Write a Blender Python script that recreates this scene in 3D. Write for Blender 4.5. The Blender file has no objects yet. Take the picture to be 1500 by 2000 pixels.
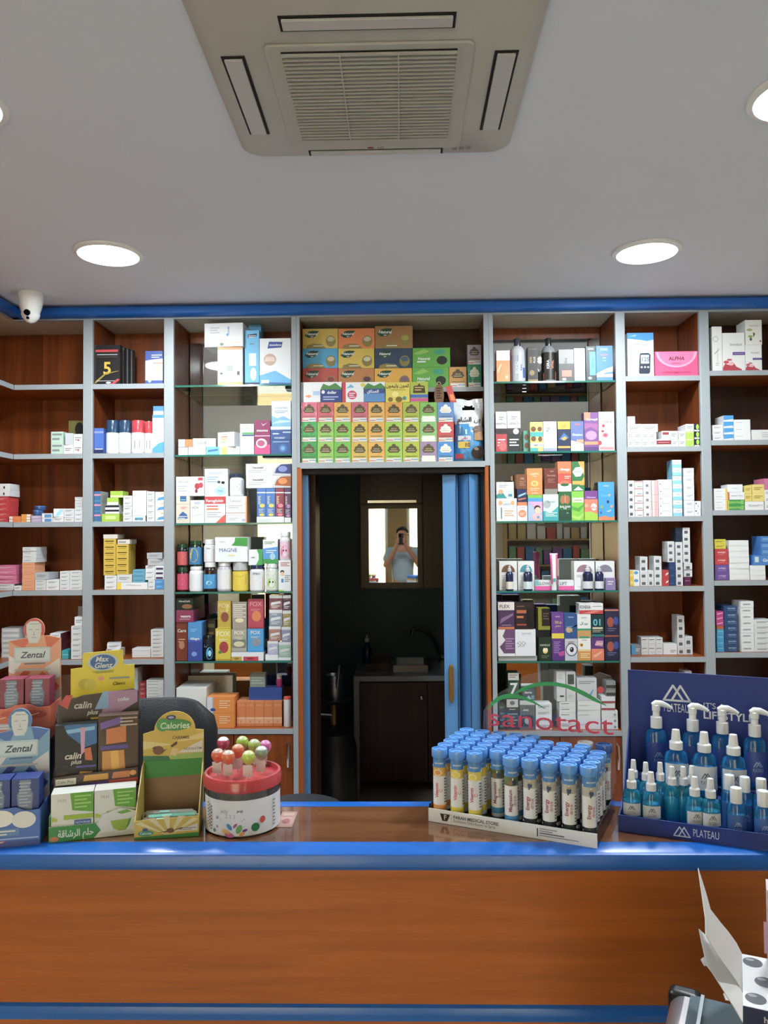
import bpy, math, random
from mathutils import Vector, Matrix
random.seed(7)
SC = bpy.context.scene
COL = SC.collection

# ------------------------------------------------------------------ camera
F = 1500.0                       # focal length in pixels of the 1500 x 2000 frame
CAMZ = 1.65
VPX, VPY, ROLL = 783.0, 1044.0, 0.009
_d = Vector((VPX - 750, VPY - 1000, F)).normalized()
_u = Vector((-math.sin(ROLL), -math.cos(ROLL), 0)); _u = (_u - _d * _u.dot(_d)).normalized()
_x = _d.cross(_u)
cd = bpy.data.cameras.new('camera'); cam = bpy.data.objects.new('camera', cd); COL.objects.link(cam)
cd.sensor_fit = 'VERTICAL'; cd.sensor_height = 36.0; cd.lens = 36.0 * F / 2000.0; cd.clip_start = 0.01; cd.clip_end = 100
R = Vector((_x[0], _d[0], _u[0])); D = Vector((_x[1], _d[1], _u[1])); FW = Vector((_x[2], _d[2], _u[2]))
cam.matrix_world = Matrix(((R.x, -D.x, -FW.x, 0), (R.y, -D.y, -FW.y, 0), (R.z, -D.z, -FW.z, CAMZ), (0, 0, 0, 1)))
SC.camera = cam

# ------------------------------------------------------------------ world, sun, exposure
SC.view_settings.view_transform = 'Standard'; SC.view_settings.look = 'None'; SC.view_settings.gamma = 1.0
SC.view_settings.use_curve_mapping = False
SC.view_settings.exposure = 0.25
LAMP_W = 18.5
w = bpy.data.worlds.new('sky'); SC.world = w; w.use_nodes = True
bg = w.node_tree.nodes['Background']; bg.inputs[0].default_value = (0.78, 0.89, 1.0, 1); bg.inputs[1].default_value = 17.0
sd = bpy.data.lights.new('sun', 'SUN'); sd.energy = 6.0; sd.angle = 0.02; sd.color = (1, .93, .82)
sun = bpy.data.objects.new('sun', sd); COL.objects.link(sun); sun.rotation_euler = (math.radians(-48), 0, math.radians(12))

# ------------------------------------------------------------------ pixel to place
def ray(px, py):
    v = Vector((px - 750, py - 1000, F))
    return Vector((v.dot(_x), v.dot(_d), v.dot(_u)))
def at(px, py, Y):
    r = ray(px, py); k = Y / r.y
    return Vector((r.x * k, Y, CAMZ + r.z * k))
def atz(px, py, z):
    r = ray(px, py); k = (z - CAMZ) / r.z
    return Vector((r.x * k, r.y * k, z))
def onplane(px, py, p, n):
    r = ray(px, py); o = Vector((0, 0, CAMZ)); k = (p - o).dot(n) / r.dot(n)
    return o + r * k

# ------------------------------------------------------------------ colours and materials
def s2l(c):
    c /= 255.0
    return c / 12.92 if c <= .04045 else ((c + .055) / 1.055) ** 2.4
NAMED = dict(w='#e6eaee', pw='#d9dde0', off='#dcd8cc', g='#8e949a', lg='#b9bec4', dg='#4a4e54', k='#141518', bl='#1d62c8', lb='#3aa0e6', sky='#8fcdf0',
             nv='#16295e', r='#c8202c', mr='#6a1630', pk='#e8447e', mg='#c22a82', or_='#ea7a22', y='#f0d020', am='#e0a83a', gr='#2f9a48', dgr='#14452c',
             lm='#a8d03a', te='#2aa7ae', pu='#6a3a8e', li='#b8a6cc', br='#6e3c22', tan='#b98c5c', pe='#eaa072', cr='#ead9a8', mint='#bfe0cf', ol='#6e6a34')
def C(c):
    if isinstance(c, str):
        c = NAMED.get(c, c)
        c = (int(c[1:3], 16), int(c[3:5], 16), int(c[5:7], 16))
    return (s2l(c[0]), s2l(c[1]), s2l(c[2]), 1.0)
def mat(name, col='w', rough=.5, metal=0.0, spec=.5, bump=0.0, bscale=200, coat=0.0, vary=0.0, vscale=6):
    m = bpy.data.materials.new(name); m.use_nodes = True; nt = m.node_tree; p = nt.nodes['Principled BSDF']
    p.inputs['Base Color'].default_value = C(col); p.inputs['Roughness'].default_value = rough; p.inputs['Metallic'].default_value = metal
    p.inputs['Specular IOR Level'].default_value = spec; p.inputs['Coat Weight'].default_value = coat
    tc = nt.nodes.new('ShaderNodeTexCoord')
    if vary:
        n = nt.nodes.new('ShaderNodeTexNoise'); n.inputs['Scale'].default_value = vscale; n.inputs['Detail'].default_value = 4
        nt.links.new(tc.outputs['Object'], n.inputs['Vector'])
        mx = nt.nodes.new('ShaderNodeMix'); mx.data_type = 'RGBA'
        a = C(col); mx.inputs[6].default_value = tuple(v * (1 - vary) for v in a[:3]) + (1,); mx.inputs[7].default_value = tuple(min(1, v * (1 + vary)) for v in a[:3]) + (1,)
        nt.links.new(n.outputs['Fac'], mx.inputs[0]); nt.links.new(mx.outputs[2], p.inputs['Base Color'])
    if bump:
        n = nt.nodes.new('ShaderNodeTexNoise'); n.inputs['Scale'].default_value = bscale; n.inputs['Detail'].default_value = 3
        nt.links.new(tc.outputs['Object'], n.inputs['Vector'])
        b = nt.nodes.new('ShaderNodeBump'); b.inputs['Strength'].default_value = bump; b.inputs['Distance'].default_value = .01
        nt.links.new(n.outputs['Fac'], b.inputs['Height']); nt.links.new(b.outputs[0], p.inputs['Normal'])
    return m
def attr_mat(name, rough, coat=0.0, spec=.5, bump=0.0, bscale=60):
    m = mat(name, 'w', rough, spec=spec, coat=coat, bump=bump, bscale=bscale); nt = m.node_tree
    a = nt.nodes.new('ShaderNodeAttribute'); a.attribute_name = 'Col'
    h = nt.nodes.new('ShaderNodeHueSaturation'); h.inputs['Saturation'].default_value = .9; h.inputs['Value'].default_value = .9
    nt.links.new(a.outputs['Color'], h.inputs['Color']); nt.links.new(h.outputs[0], nt.nodes['Principled BSDF'].inputs['Base Color'])
    return m
def wood(name, c1, c2, axis='x', rough=.38, scale=1.0, coat=0.0):
    m = mat(name, c1, rough, coat=coat); nt = m.node_tree; p = nt.nodes['Principled BSDF']
    tc = nt.nodes.new('ShaderNodeTexCoord'); mp = nt.nodes.new('ShaderNodeMapping')
    st = {'x': (.5, 6, 11), 'z': (9, 6, .45), 'y': (9, .5, 9)}[axis]
    mp.inputs['Scale'].default_value = tuple(v * scale for v in st)
    nt.links.new(tc.outputs['Object'], mp.inputs[0])
    n = nt.nodes.new('ShaderNodeTexNoise'); n.inputs['Scale'].default_value = 2.2; n.inputs['Detail'].default_value = 7; n.inputs['Distortion'].default_value = .7
    nt.links.new(mp.outputs[0], n.inputs['Vector'])
    n2 = nt.nodes.new('ShaderNodeTexNoise'); n2.inputs['Scale'].default_value = 16; n2.inputs['Detail'].default_value = 4
    nt.links.new(mp.outputs[0], n2.inputs['Vector'])
    ad = nt.nodes.new('ShaderNodeMath'); ad.operation = 'MULTIPLY_ADD'; ad.inputs[1].default_value = .35
    nt.links.new(n2.outputs['Fac'], ad.inputs[0]); nt.links.new(n.outputs['Fac'], ad.inputs[2])
    cr = nt.nodes.new('ShaderNodeValToRGB'); cr.color_ramp.elements[0].position = .48; cr.color_ramp.elements[1].position = .84
    cr.color_ramp.elements[0].color = C(c2); cr.color_ramp.elements[1].color = C(c1)
    nt.links.new(ad.outputs[0], cr.inputs[0]); nt.links.new(cr.outputs[0], p.inputs['Base Color'])
    return m
def glassy(name, tint=(1, 1, 1), f0=.05, rough=.01, body=0.0, bodycol='w'):
    # see-through sheet: clear transmission with fresnel reflection, plus an optional faint body colour
    m = bpy.data.materials.new(name); m.use_nodes = True; nt = m.node_tree; nt.nodes.remove(nt.nodes['Principled BSDF'])
    out = nt.nodes['Material Output']; tr = nt.nodes.new('ShaderNodeBsdfTransparent'); tr.inputs[0].default_value = tint + (1,)
    gl = nt.nodes.new('ShaderNodeBsdfGlossy'); gl.inputs['Roughness'].default_value = rough
    fr = nt.nodes.new('ShaderNodeFresnel'); fr.inputs[0].default_value = 1.45
    mx = nt.nodes.new('ShaderNodeMixShader'); nt.links.new(fr.outputs[0], mx.inputs[0])
    if body:
        df = nt.nodes.new('ShaderNodeBsdfPrincipled'); df.inputs['Base Color'].default_value = C(bodycol); df.inputs['Roughness'].default_value = .15
        m2 = nt.nodes.new('ShaderNodeMixShader'); m2.inputs[0].default_value = body
        nt.links.new(tr.outputs[0], m2.inputs[1]); nt.links.new(df.outputs[0], m2.inputs[2]); nt.links.new(m2.outputs[0], mx.inputs[1])
    else:
        nt.links.new(tr.outputs[0], mx.inputs[1])
    nt.links.new(gl.outputs[0], mx.inputs[2]); nt.links.new(mx.outputs[0], out.inputs[0])
    return m
def emit(name, col, s):
    m = bpy.data.materials.new(name); m.use_nodes = True; p = m.node_tree.nodes['Principled BSDF']
    p.inputs['Base Color'].default_value = C('w'); p.inputs['Emission Color'].default_value = tuple(col) + (1,); p.inputs['Emission Strength'].default_value = s
    return m
M = dict(
    carton=attr_mat('printed_carton', .42), plastic=attr_mat('coloured_plastic', .22, coat=.3), wrap=attr_mat('crinkled_film', .2, coat=.6, bump=.35, bscale=45),
    wood=wood('orange_wood', '#86451e', '#622d11', 'z'), woodx=wood('orange_wood_board', '#9a5426', '#783c18', 'x'),
    front=wood('counter_front_wood', '#b0601f', '#9c5218', 'x', rough=.42, scale=1.7), top=wood('counter_top_wood', '#7a5136', '#5e3c26', 'x', rough=.12, coat=.5),
    darkwood=wood('dark_wood', '#3c2018', '#28140e', 'z'), jamb=wood('jamb_wood', '#a85a26', '#8c4516', 'z'),
    grey=mat('grey_laminate', '#9aa2a8', .38, vary=.05), blue=mat('blue_laminate', '#1a62bc', .3, coat=.1, vary=.04),
    paint=mat('ceiling_paint', '#d6dce8', .85, bump=.05, bscale=350, vary=.015), wall=mat('wall_paint', '#c9c4b8', .8, vary=.03), floor=mat('floor_tile', '#d0c8ba', .25, vary=.06),
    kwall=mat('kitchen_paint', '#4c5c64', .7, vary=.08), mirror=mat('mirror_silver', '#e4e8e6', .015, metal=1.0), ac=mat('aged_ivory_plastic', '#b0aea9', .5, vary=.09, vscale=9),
    acdark=mat('dark_plastic_grille_shade', '#171615', .8), aclouver=mat('louver_plastic', '#bcbabc', .45, vary=.06), chrome=mat('chrome', '#c9ccd0', .18, metal=1.0), steel=mat('brushed_steel', '#8c9094', .35, metal=1.0),  # acdark: dark plastic, also the shade painted between the grille slats
    brass=mat('aged_brass', '#8a6a3a', .4, metal=.6), black=mat('black_leatherette', '#23272c', .42, bump=.15, bscale=260), blackp=mat('black_plastic', '#141516', .35),
    white=mat('white_plastic', '#e4e6e6', .3), glass=glassy('clear_glass', (.97, 1, .985)), acrylic=glassy('clear_acrylic', (.985, .99, .99), body=.03),
    gedge=mat('green_glass_edge', '#2f6e62', .15, coat=.5), foldblue=wood('blue_folding_vinyl', '#5a90c6', '#4a80b6', 'z', rough=.45), silver=mat('scuffed_aluminium', '#a7a2a4', .32, metal=.85, vary=.1, vscale=14),
    card=mat('kraft_card', '#9a7048', .8, vary=.06), skin=mat('skin', '#b98468', .5), shirt=mat('grey_shirt_cloth', '#9fb0ba', .85, vary=.05), trousers=mat('dark_trousers', '#2c2f38', .9), hair=mat('dark_hair', '#1a1512', .6),
    lens=mat('lens_glass', '#0a0a0c', .05), navy=mat('navy_card', '#20357e', .6, bump=.08, bscale=500), lamp=emit('lamp_diffuser', (.93, .98, 1.0), 9.0), facade=mat('sunlit_stucco', '#b09468', .9, vary=.06), pave=mat('pavement', '#a39c90', .9, vary=.1),
    bluegel=glassy('blue_gel_plastic', (.5, .82, .97), body=.25, bodycol='#2a94dc'), tealgel=glassy('teal_gel_plastic', (.55, .9, .97), body=.25, bodycol='#35b8d8'), clear=glassy('clear_plastic', (.93, .95, .95), body=.1))

# ------------------------------------------------------------------ mesh collector
class MB:
    def __init__(s): s.v = []; s.f = []; s.c = []
    def poly(s, pts, c='w'):
        i = len(s.v); s.v += [tuple(p) for p in pts]; s.f.append(tuple(range(i, i + len(pts)))); s.c.append(C(c) if not isinstance(c, tuple) or len(c) != 4 else c); return s
    def face(s, idx, c): s.f.append(tuple(idx)); s.c.append(C(c) if not isinstance(c, tuple) or len(c) != 4 else c)
    def box(s, x0, x1, y0, y1, z0, z1, c='w'):
        i = len(s.v); s.v += [(x, y, z) for z in (z0, z1) for y in (y0, y1) for x in (x0, x1)]
        for q in ((0, 1, 5, 4), (1, 3, 7, 5), (3, 2, 6, 7), (2, 0, 4, 6), (4, 5, 7, 6), (2, 3, 1, 0)): s.face([i + k for k in q], c)
        return s
    def prism(s, pts, y0, y1, c='w', cs=None):
        # outline in x,z given counter-clockwise seen from the front (-y), extruded from y0 (front) to y1
        n = len(pts); i = len(s.v); s.v += [(p[0], y0, p[1]) for p in pts] + [(p[0], y1, p[1]) for p in pts]
        s.face([i + k for k in range(n)], c); s.face([i + n + k for k in range(n - 1, -1, -1)], cs or c)
        for k in range(n): s.face([i + k, i + n + k, i + n + (k + 1) % n, i + (k + 1) % n], cs or c)
        return s
    def prismz(s, pts, z0, z1, c='w'):
        n = len(pts); i = len(s.v); s.v += [(p[0], p[1], z0) for p in pts] + [(p[0], p[1], z1) for p in pts]
        s.face([i + k for k in range(n - 1, -1, -1)], c); s.face([i + n + k for k in range(n)], c)
        for k in range(n): s.face([i + k, i + (k + 1) % n, i + n + (k + 1) % n, i + n + k], c)
        return s
    def lathe(s, prof, n=20, o=(0, 0, 0), cols=None, c='w', axis='z', sx=1.0, sy=1.0, cap=True):
        # prof: (radius, height) from bottom to top; cols: one colour per segment
        i = len(s.v); m = len(prof)
        for r, h in prof:
            for k in range(n):
                a = 2 * math.pi * k / n; x, y = r * math.cos(a) * sx, r * math.sin(a) * sy
                p = (x, y, h) if axis == 'z' else ((x, h, y) if axis == 'y' else (h, x, y))
                s.v.append((o[0] + p[0], o[1] + p[1], o[2] + p[2]))
        flip = axis == 'y'
        for j in range(m - 1):
            cc = cols[j] if cols else c
            for k in range(n):
                a, b = i + j * n + k, i + j * n + (k + 1) % n; q = [a, b, b + n, a + n]
                s.face(q[::-1] if flip else q, cc)
        if cap:
            b = [i + k for k in range(n)]; t = [i + (m - 1) * n + k for k in range(n)]
            s.face(b if flip else b[::-1], cols[0] if cols else c); s.face(t[::-1] if flip else t, cols[-1] if cols else c)
        return s
    def tube(s, pts, r, n=8, c='w', cap=True):
        i = len(s.v); P = [Vector(p) for p in pts]; up = Vector((0, 0, 1)); prev = None
        for k, p in enumerate(P):
            t = (P[min(k + 1, len(P) - 1)] - P[max(k - 1, 0)]).normalized()
            if prev is None: a = t.cross(up if abs(t.z) < .9 else Vector((1, 0, 0))).normalized()
            else: a = (prev - t * prev.dot(t)).normalized()
            b = t.cross(a); prev = a; rr = r[k] if isinstance(r, (list, tuple)) else r
            for j in range(n):
                an = 2 * math.pi * j / n; s.v.append(tuple(p + a * (math.cos(an) * rr) + b * (math.sin(an) * rr)))
        for k in range(len(P) - 1):
            for j in range(n):
                a, b = i + k * n + j, i + k * n + (j + 1) % n; s.face([a, b, b + n, a + n], c)
        if cap: s.face([i + j for j in range(n - 1, -1, -1)], c); s.face([i + (len(P) - 1) * n + j for j in range(n)], c)
        return s
    def mesh(s, name):
        me = bpy.data.meshes.new(name); me.from_pydata(s.v, [], s.f)
        ca = me.attributes.new('Col', 'FLOAT_COLOR', 'CORNER'); buf = []
        for f, c in zip(s.f, s.c): buf += list(c) * len(f)
        ca.data.foreach_set('color', buf)
        me.polygons.foreach_set('use_smooth', [True] * len(s.f)); me.set_sharp_from_angle(angle=.62); me.update()
        return me
    def build(s, name, m, parent=None, bevel=0.0, loc=None, seg=2):
        return link(name, s.mesh(name), m, parent, bevel, loc, seg)
def link(name, me, m, parent=None, bevel=0.0, loc=None, seg=2):
    o = bpy.data.objects.new(name, me); COL.objects.link(o)
    if not me.materials: me.materials.append(M[m] if isinstance(m, str) else m)
    if parent is not None: o.parent = parent
    if loc is not None: o.location = loc
    if bevel:
        b = o.modifiers.new('bevel', 'BEVEL'); b.width = bevel; b.segments = seg; b.limit_method = 'ANGLE'; b.angle_limit = .6
    return o
def tag(o, label=None, cat=None, group=None, kind=None):
    if label: o['label'] = label
    if cat: o['category'] = cat
    if group: o['group'] = group
    if kind: o['kind'] = kind
    return o
def thing(name, label, cat, loc=(0, 0, 0), rz=0.0, group=None):
    o = bpy.data.objects.new(name, None); COL.objects.link(o); o.location = loc; o.rotation_euler = (0, 0, rz); o.empty_display_size = .05
    return tag(o, label, cat, group)
def struct(o, label=None): return tag(o, label, None, None, 'structure')
def bx(name, m, x0, x1, y0, y1, z0, z1, parent=None, bevel=0.0, c='w'):
    ox, oy, oz = (x0 + x1) / 2, (y0 + y1) / 2, z0
    if parent is not None: ox = oy = oz = 0
    return MB().box(x0 - ox, x1 - ox, y0 - oy, y1 - oy, z0 - oz, z1 - oz, c).build(name, m, parent, bevel, (ox, oy, oz))

# ------------------------------------------------------------------ lettering: glyph outlines from the built-in font, gathered once
AR = {'ا': 'ﺍﺎﺍﺎ', 'ل': 'ﻝﻞﻟﻠ', 'ش': 'ﺵﺶﺷﺸ', 'م': 'ﻡﻢﻣﻤ', 'ب': 'ﺏﺐﺑﺒ', 'ن': 'ﻥﻦﻧﻨ', 'ح': 'ﺡﺢﺣﺤ', 'ر': 'ﺭﺮﺭﺮ', 'ق': 'ﻕﻖﻗﻘ', 'ة': 'ﺓﺔﺓﺔ', 'ك': 'ﻙﻚﻛﻜ', 'و': 'ﻭﻮﻭﻮ', 'ي': 'ﻱﻲﻳﻴ', 'ع': 'ﻉﻊﻋﻌ', 'ط': 'ﻁﻂﻃﻄ'}
def arab(s):
    out = []
    for i, ch in enumerate(s):
        if ch not in AR: out.append(ch); continue
        pj = i > 0 and s[i - 1] in AR and s[i - 1] not in 'اروة'; nj = i + 1 < len(s) and s[i + 1] in AR and ch not in 'اروة'
        out.append(AR[ch][(1 if pj and not nj else 2 if nj and not pj else 3 if pj and nj else 0)])
    return ''.join(out)[::-1]
CHARS = "ABCDEFGHIJKLMNOPQRSTUVWXYZabcdefghijklmnopqrstuvwxyz0123456789@.:'-+" + ''.join(AR.values())
GLYPH = {}
def make_glyphs():
    tmp = []
    def t(s, off):
        cu = bpy.data.curves.new('glyph', 'FONT'); cu.body = s; cu.size = 1.0; cu.resolution_u = 3; cu.offset = off; cu.fill_mode = 'FRONT'
        o = bpy.data.objects.new('glyph', cu); COL.objects.link(o); tmp.append(o); return o
    rows = [(c, t(c, 0.0), t(c, .022), t('H' + c + 'H', 0)) for c in dict.fromkeys(CHARS)]; hh = t('HH', 0)
    dg = bpy.context.evaluated_depsgraph_get(); dg.update()
    def grab(o):
        e = o.evaluated_get(dg); me = e.to_mesh(); r = ([(v.co.x, v.co.y) for v in me.vertices], [tuple(p.vertices) for p in me.polygons]); e.to_mesh_clear(); return r
    W = max(x for x, y in grab(hh)[0])
    for c, a, b, h in rows:
        adv = max([x for x, y in grab(h)[0]] or [W]) - W
        GLYPH[c] = (grab(a), grab(b), adv)
    for o in tmp:
        cu = o.data; bpy.data.objects.remove(o); bpy.data.curves.remove(cu)
make_glyphs()
def lay(text, bold=True, slant=0.0):
    # flat outline of a line of lettering: list of (points, faces) with cap height about .7, origin at its left end
    x = 0; V = []; Fc = []
    for ch in text:
        if ch == ' ' or ch not in GLYPH: x += .3; continue
        g = GLYPH[ch]; pv, pf = g[1] if bold else g[0]; i = len(V)
        V += [(x + a + slant * b, b) for a, b in pv]; Fc += [tuple(i + k for k in f) for f in pf]; x += g[2]
    return V, Fc, x
def put_text(mb, text, fn, uc, vc, h, maxw, c, bold=True, slant=0.0, vert=False, left=False):
    # fn maps (u, v) in metres on the face to a 3D point; h = cap height in metres
    V, Fc, wd = lay(text, bold, slant)
    if not V: return
    k = h / .7; kx = min(k, maxw / max(wd, .01)); i = len(mb.v)
    for x, y in V:
        a = (x if left else x - wd / 2) * kx; b = (y - .35) * k
        if vert: a, b = -b, a
        mb.v.append(tuple(fn(uc + a, vc + b)))
    for f in Fc: mb.face([i + q for q in f], c)
def paint(mb, ops, W, H, fn, e0=.0004, de=.00007, step=24):
    # fn(u, v, e): u in 0..W, v in 0..H metres on the face, e = how far the ink stands off it
    e = e0
    for op in ops:
        k = op[0]; e += de
        if k == 'r': mb.poly([fn(op[1] * W, op[2] * H, e), fn(op[3] * W, op[2] * H, e), fn(op[3] * W, op[4] * H, e), fn(op[1] * W, op[4] * H, e)], op[5])
        elif k == 'e': mb.poly([fn(op[1] * W + math.cos(a * 6.2832 / step) * op[3] * W, op[2] * H + math.sin(a * 6.2832 / step) * op[4] * H, e) for a in range(step)], op[5])
        elif k == 'p': mb.poly([fn(u * W, v * H, e) for u, v in op[1]], op[2])
        elif k == 't' or k == 'tv':
            kw = op[6] if len(op) > 6 else {}
            put_text(mb, op[1], lambda u, v, e=e: fn(u, v, e), op[2] * W, op[3] * H, op[4] * (W if k == 'tv' else H), kw.get('mw', .95) * (H if k == 'tv' else W), op[5], kw.get('bold', True), kw.get('slant', 0), k == 'tv', kw.get('left', False))
        elif k == 'l':                      # rows of fine print: ('l', u0, v_top, u1, rows, pitch, colour)
            for j in range(op[4]):
                v = op[2] - j * op[5]; u1 = op[3] - (op[3] - op[1]) * (.25 if j % 2 else 0)
                mb.poly([fn(op[1] * W, (v - op[5] * .22) * H, e), fn(u1 * W, (v - op[5] * .22) * H, e), fn(u1 * W, (v + op[5] * .22) * H, e), fn(op[1] * W, (v + op[5] * .22) * H, e)], op[6])
    return mb
# ------------------------------------------------------------------ the room
YF, SD = 3.38, .28                 # front plane and depth of the wall shelving
CEIL = CAMZ + 1.03
XL, XR, YB = -2.02, 2.62, -2.6     # left wall, right wall, shop front
KY = 5.5                           # kitchenette back wall
struct(bx('floor', 'floor', -3.2, 3.4, YB - .1, KY + .1, -.1, 0))
struct(bx('ceiling', 'paint', XL - .1, XR + .1, YB - .1, YF + SD + .14, CEIL, CEIL + .1))
struct(bx('wall_left', 'wall', XL - .1, XL, YB, YF + SD + .12, 0, CEIL))
struct(bx('wall_right', 'wall', XR, XR + .1, YB, YF + SD + .12, 0, CEIL))
def X(px, py=900, Y=YF): return at(px, py, Y).x
DL, DR = X(590, 1100), X(950, 1100)        # doorway
DT = at(770, 911, YF).z
YW = YF + SD + .02
struct(bx('wall_back', 'wall', XL, DL - .02, YW, YW + .1, 0, CEIL)); struct(bx('wall_back', 'wall', DR + .02, XR, YW, YW + .1, 0, CEIL))
struct(bx('wall_back', 'wall', DL - .02, DR + .02, YW, YW + .1, DT + .05, CEIL))
# kitchenette behind the doorway
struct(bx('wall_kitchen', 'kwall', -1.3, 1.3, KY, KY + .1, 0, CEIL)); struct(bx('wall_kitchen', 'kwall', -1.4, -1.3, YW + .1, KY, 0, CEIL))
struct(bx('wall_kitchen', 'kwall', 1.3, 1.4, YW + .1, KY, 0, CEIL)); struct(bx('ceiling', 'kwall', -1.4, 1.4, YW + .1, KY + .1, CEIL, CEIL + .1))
# shop front with glazing behind the photographer, street beyond
struct(bx('wall_front', 'wall', XL, XR, YB - .1, YB, 2.42, CEIL)); struct(bx('wall_front', 'wall', 1.15, XR, YB - .1, YB, 0, 2.42)); struct(bx('wall_front', 'wall', XL, XL + .12, YB - .1, YB, 0, 2.42))
struct(bx('trim_1', 'facade', -.22, .1, YB - .12, YB + .06, 0, 2.42))
for i, (a, b) in enumerate(((XL + .12, -.22), (.1, 1.15))):
    wn = struct(bx('window_%d' % (i + 1), 'glass', a, b, YB - .055, YB - .047, .06, 2.42))
    fr = MB().box(a, a + .05, YB - .08, YB - .02, 0, 2.42).box(b - .05, b, YB - .08, YB - .02, 0, 2.42).box(a + .05, b - .05, YB - .08, YB - .02, 2.37, 2.42).box(a + .05, b - .05, YB - .08, YB - .02, 0, .06)
    o = fr.build('window_frame', 'chrome'); struct(o)
struct(bx('pavement', 'pave', -9, 9, -10, YB - .12, -.12, -.02))
for (a, b, h, lb) in ((-9, -1.6, 7, 'cream stucco house front across the street, in sunlight'), (-1.5, 2.2, 6, 'beige stucco house front seen through the shop window beside the pillar'), (2.3, 9, 7, 'cream stucco house front at the far end of the street')):
    t = thing('house_front', lb, 'building', ((a + b) / 2, -9.2, 0))
    hw = (b - a) / 2; MB().box(-hw, hw, 0, .4, -.02, h).build('wall', 'facade', t)
    for k in range(int((b - a) // 1.6)):
        x = -hw + .9 + k * 1.6
        f = MB().box(x - .4, x + .4, .4, .46, 2.6, 4.0).build('window_surround', 'white', t); MB().box(x - .32, x + .32, .46, .47, 2.7, 3.9).build('pane', 'lens', f)

# crown moulding above the shelving
def crown(name, x0, x1, y0, y1, along):
    z0 = at(783, 608, YF - .04).z; z1 = at(783, 588, YF - .04).z
    mb = MB()
    prof = [(0, z0), (-.03, z0), (-.042, z0 + .008), (-.042, z1 - .01), (-.03, z1), (0, z1)]
    n = len(prof); i = 0
    if along == 'x':
        pts0 = [(x0, YF + a, z) for a, z in prof]; pts1 = [(x1, YF + a, z) for a, z in prof]
    else:
        pts0 = [(x0 - a, y0, z) for a, z in prof]; pts1 = [(x0 - a, y1, z) for a, z in prof]
    mb.v += pts0 + pts1
    for k in range(n): mb.face([k, (k + 1) % n, n + (k + 1) % n, n + k][::1 if along == 'x' else -1], 'w')
    mb.face(list(range(n))[::-1], 'w'); mb.face([n + k for k in range(n)], 'w')
    return struct(mb.build(name, 'blue'))
XC = X(27, 760)                     # inner corner of the left wing
crown('trim_2', XC, XR, 0, 0, 'x'); crown('trim_3', XC, XC, .9, YF, 'y')
ZC0 = at(783, 608, YF - .04).z
struct(bx('trim_4', 'wall', XC, XR, YF, YF + SD, ZC0 + .002, CEIL - .001)); struct(bx('trim_5', 'wall', XL, XC, .9, YF + SD, ZC0 + .002, CEIL - .001))

# ------------------------------------------------------------------ shelving
TH = .022
BAYS = {}
SH = ['top shelf', 'second shelf', 'third shelf', 'fourth shelf', 'fifth shelf', 'bottom shelf']
def bay(key, where, pxl, pxr, tops, glass=False, left=True, right=False, postl=None, postr=None, label='', back='wood'):
    # pxl / pxr: pixel columns of the clear opening; postl / postr: pixel columns of the grey posts beside it
    x0, x1 = X(pxl), X(pxr); xm = (pxl + pxr) / 2
    zt = [at(xm, p, YF).z for p in tops]
    t = thing('shelf_bay', label, 'shelving', ((x0 + x1) / 2, YF, 0)); ox = (x0 + x1) / 2
    zt0 = ZC0; zr = at(xm, 616 + (625 - 616) + (-.0134) * (xm - 170), YF).z
    MB().box(x0 - ox, x1 - ox, 0, .02, zr, zt0).build('top_rail', 'grey', t)
    zb = zt[-1] - .03
    MB().box(x0 - ox, x1 - ox, SD - .012, SD, zb, zt0).build('back_panel', back, t)
    if glass: MB().box(x0 - ox + .001, x1 - ox - .001, SD - .018, SD - .0125, zt[-1] + .002, zr - .045).build('mirror_back', 'mirror', t)
    for ps, do in ((postl, left), (postr, right)):
        if ps and do:
            a, b = X(ps[0]) - ox, X(ps[1]) - ox
            MB().box(a, b, 0, .02, 0, zt0).build('post', 'grey', t, .002)
            MB().box(a + .003, b - .003, .02, SD, 0, zt0).build('side_panel', 'wood', t)
    for i, z in enumerate(zt):
        last = i == len(zt) - 1
        if glass and not last:
            s = MB().box(x0 - ox + .002, x1 - ox - .002, .012, SD - .02, z - .008, z).build('glass_shelf', 'glass', t)
            MB().box(x0 - ox + .002, x1 - ox - .002, .0105, .012, z - .008, z).build('shelf_edge', 'gedge', s)
        else:
            s = MB().box(x0 - ox, x1 - ox, .004, SD - .012, z - TH, z - .0003).build('shelf_board', 'woodx', t)
            MB().box(x0 - ox, x1 - ox, .0, .004, z - TH, z).build('shelf_edge', 'grey', s)
    # cupboard below
    zc = zt[-1] - TH - .004
    dn = 2 if (x1 - x0) > .45 else 1
    for k in range(dn):
        a = x0 - ox + k * (x1 - x0) / dn; b = a + (x1 - x0) / dn
        dd = MB().box(a + .002, b - .002, .004, .022, .08, zc).build('cupboard_door', 'wood', t, .0015)
        hx = b - .03 if k == 0 else a + .03
        if dn == 2: hx = b - .022 if k == 1 else a + .022
        hz = zc - .085
        MB().tube([(hx, .004, hz - .055), (hx, -.012, hz - .05), (hx, -.018, hz), (hx, -.012, hz + .05), (hx, .004, hz + .055)], [.004, .0055, .0065, .0055, .004]).build('handle', 'chrome', dd)
    MB().box(x0 - ox, x1 - ox, .02, SD, 0, .08).build('plinth', 'blackp', t)
    BAYS[key] = dict(where=where, z=zt, x0=x0, x1=x1, items=[])
    return t
P = [(161.5, 180), (320, 339.5), (570, 580), (957, 966), (1206, 1225), (1371, 1390)]
T2 = [749.5, 885, 1018.5, 1152, 1288, 1424]
bay('b1', 'left corner bay', 27, 161.5, [751, 886.5, 1019.5, 1153.5, 1289, 1425], label='open wooden shelf bay in the left corner, second from left post')
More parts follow.
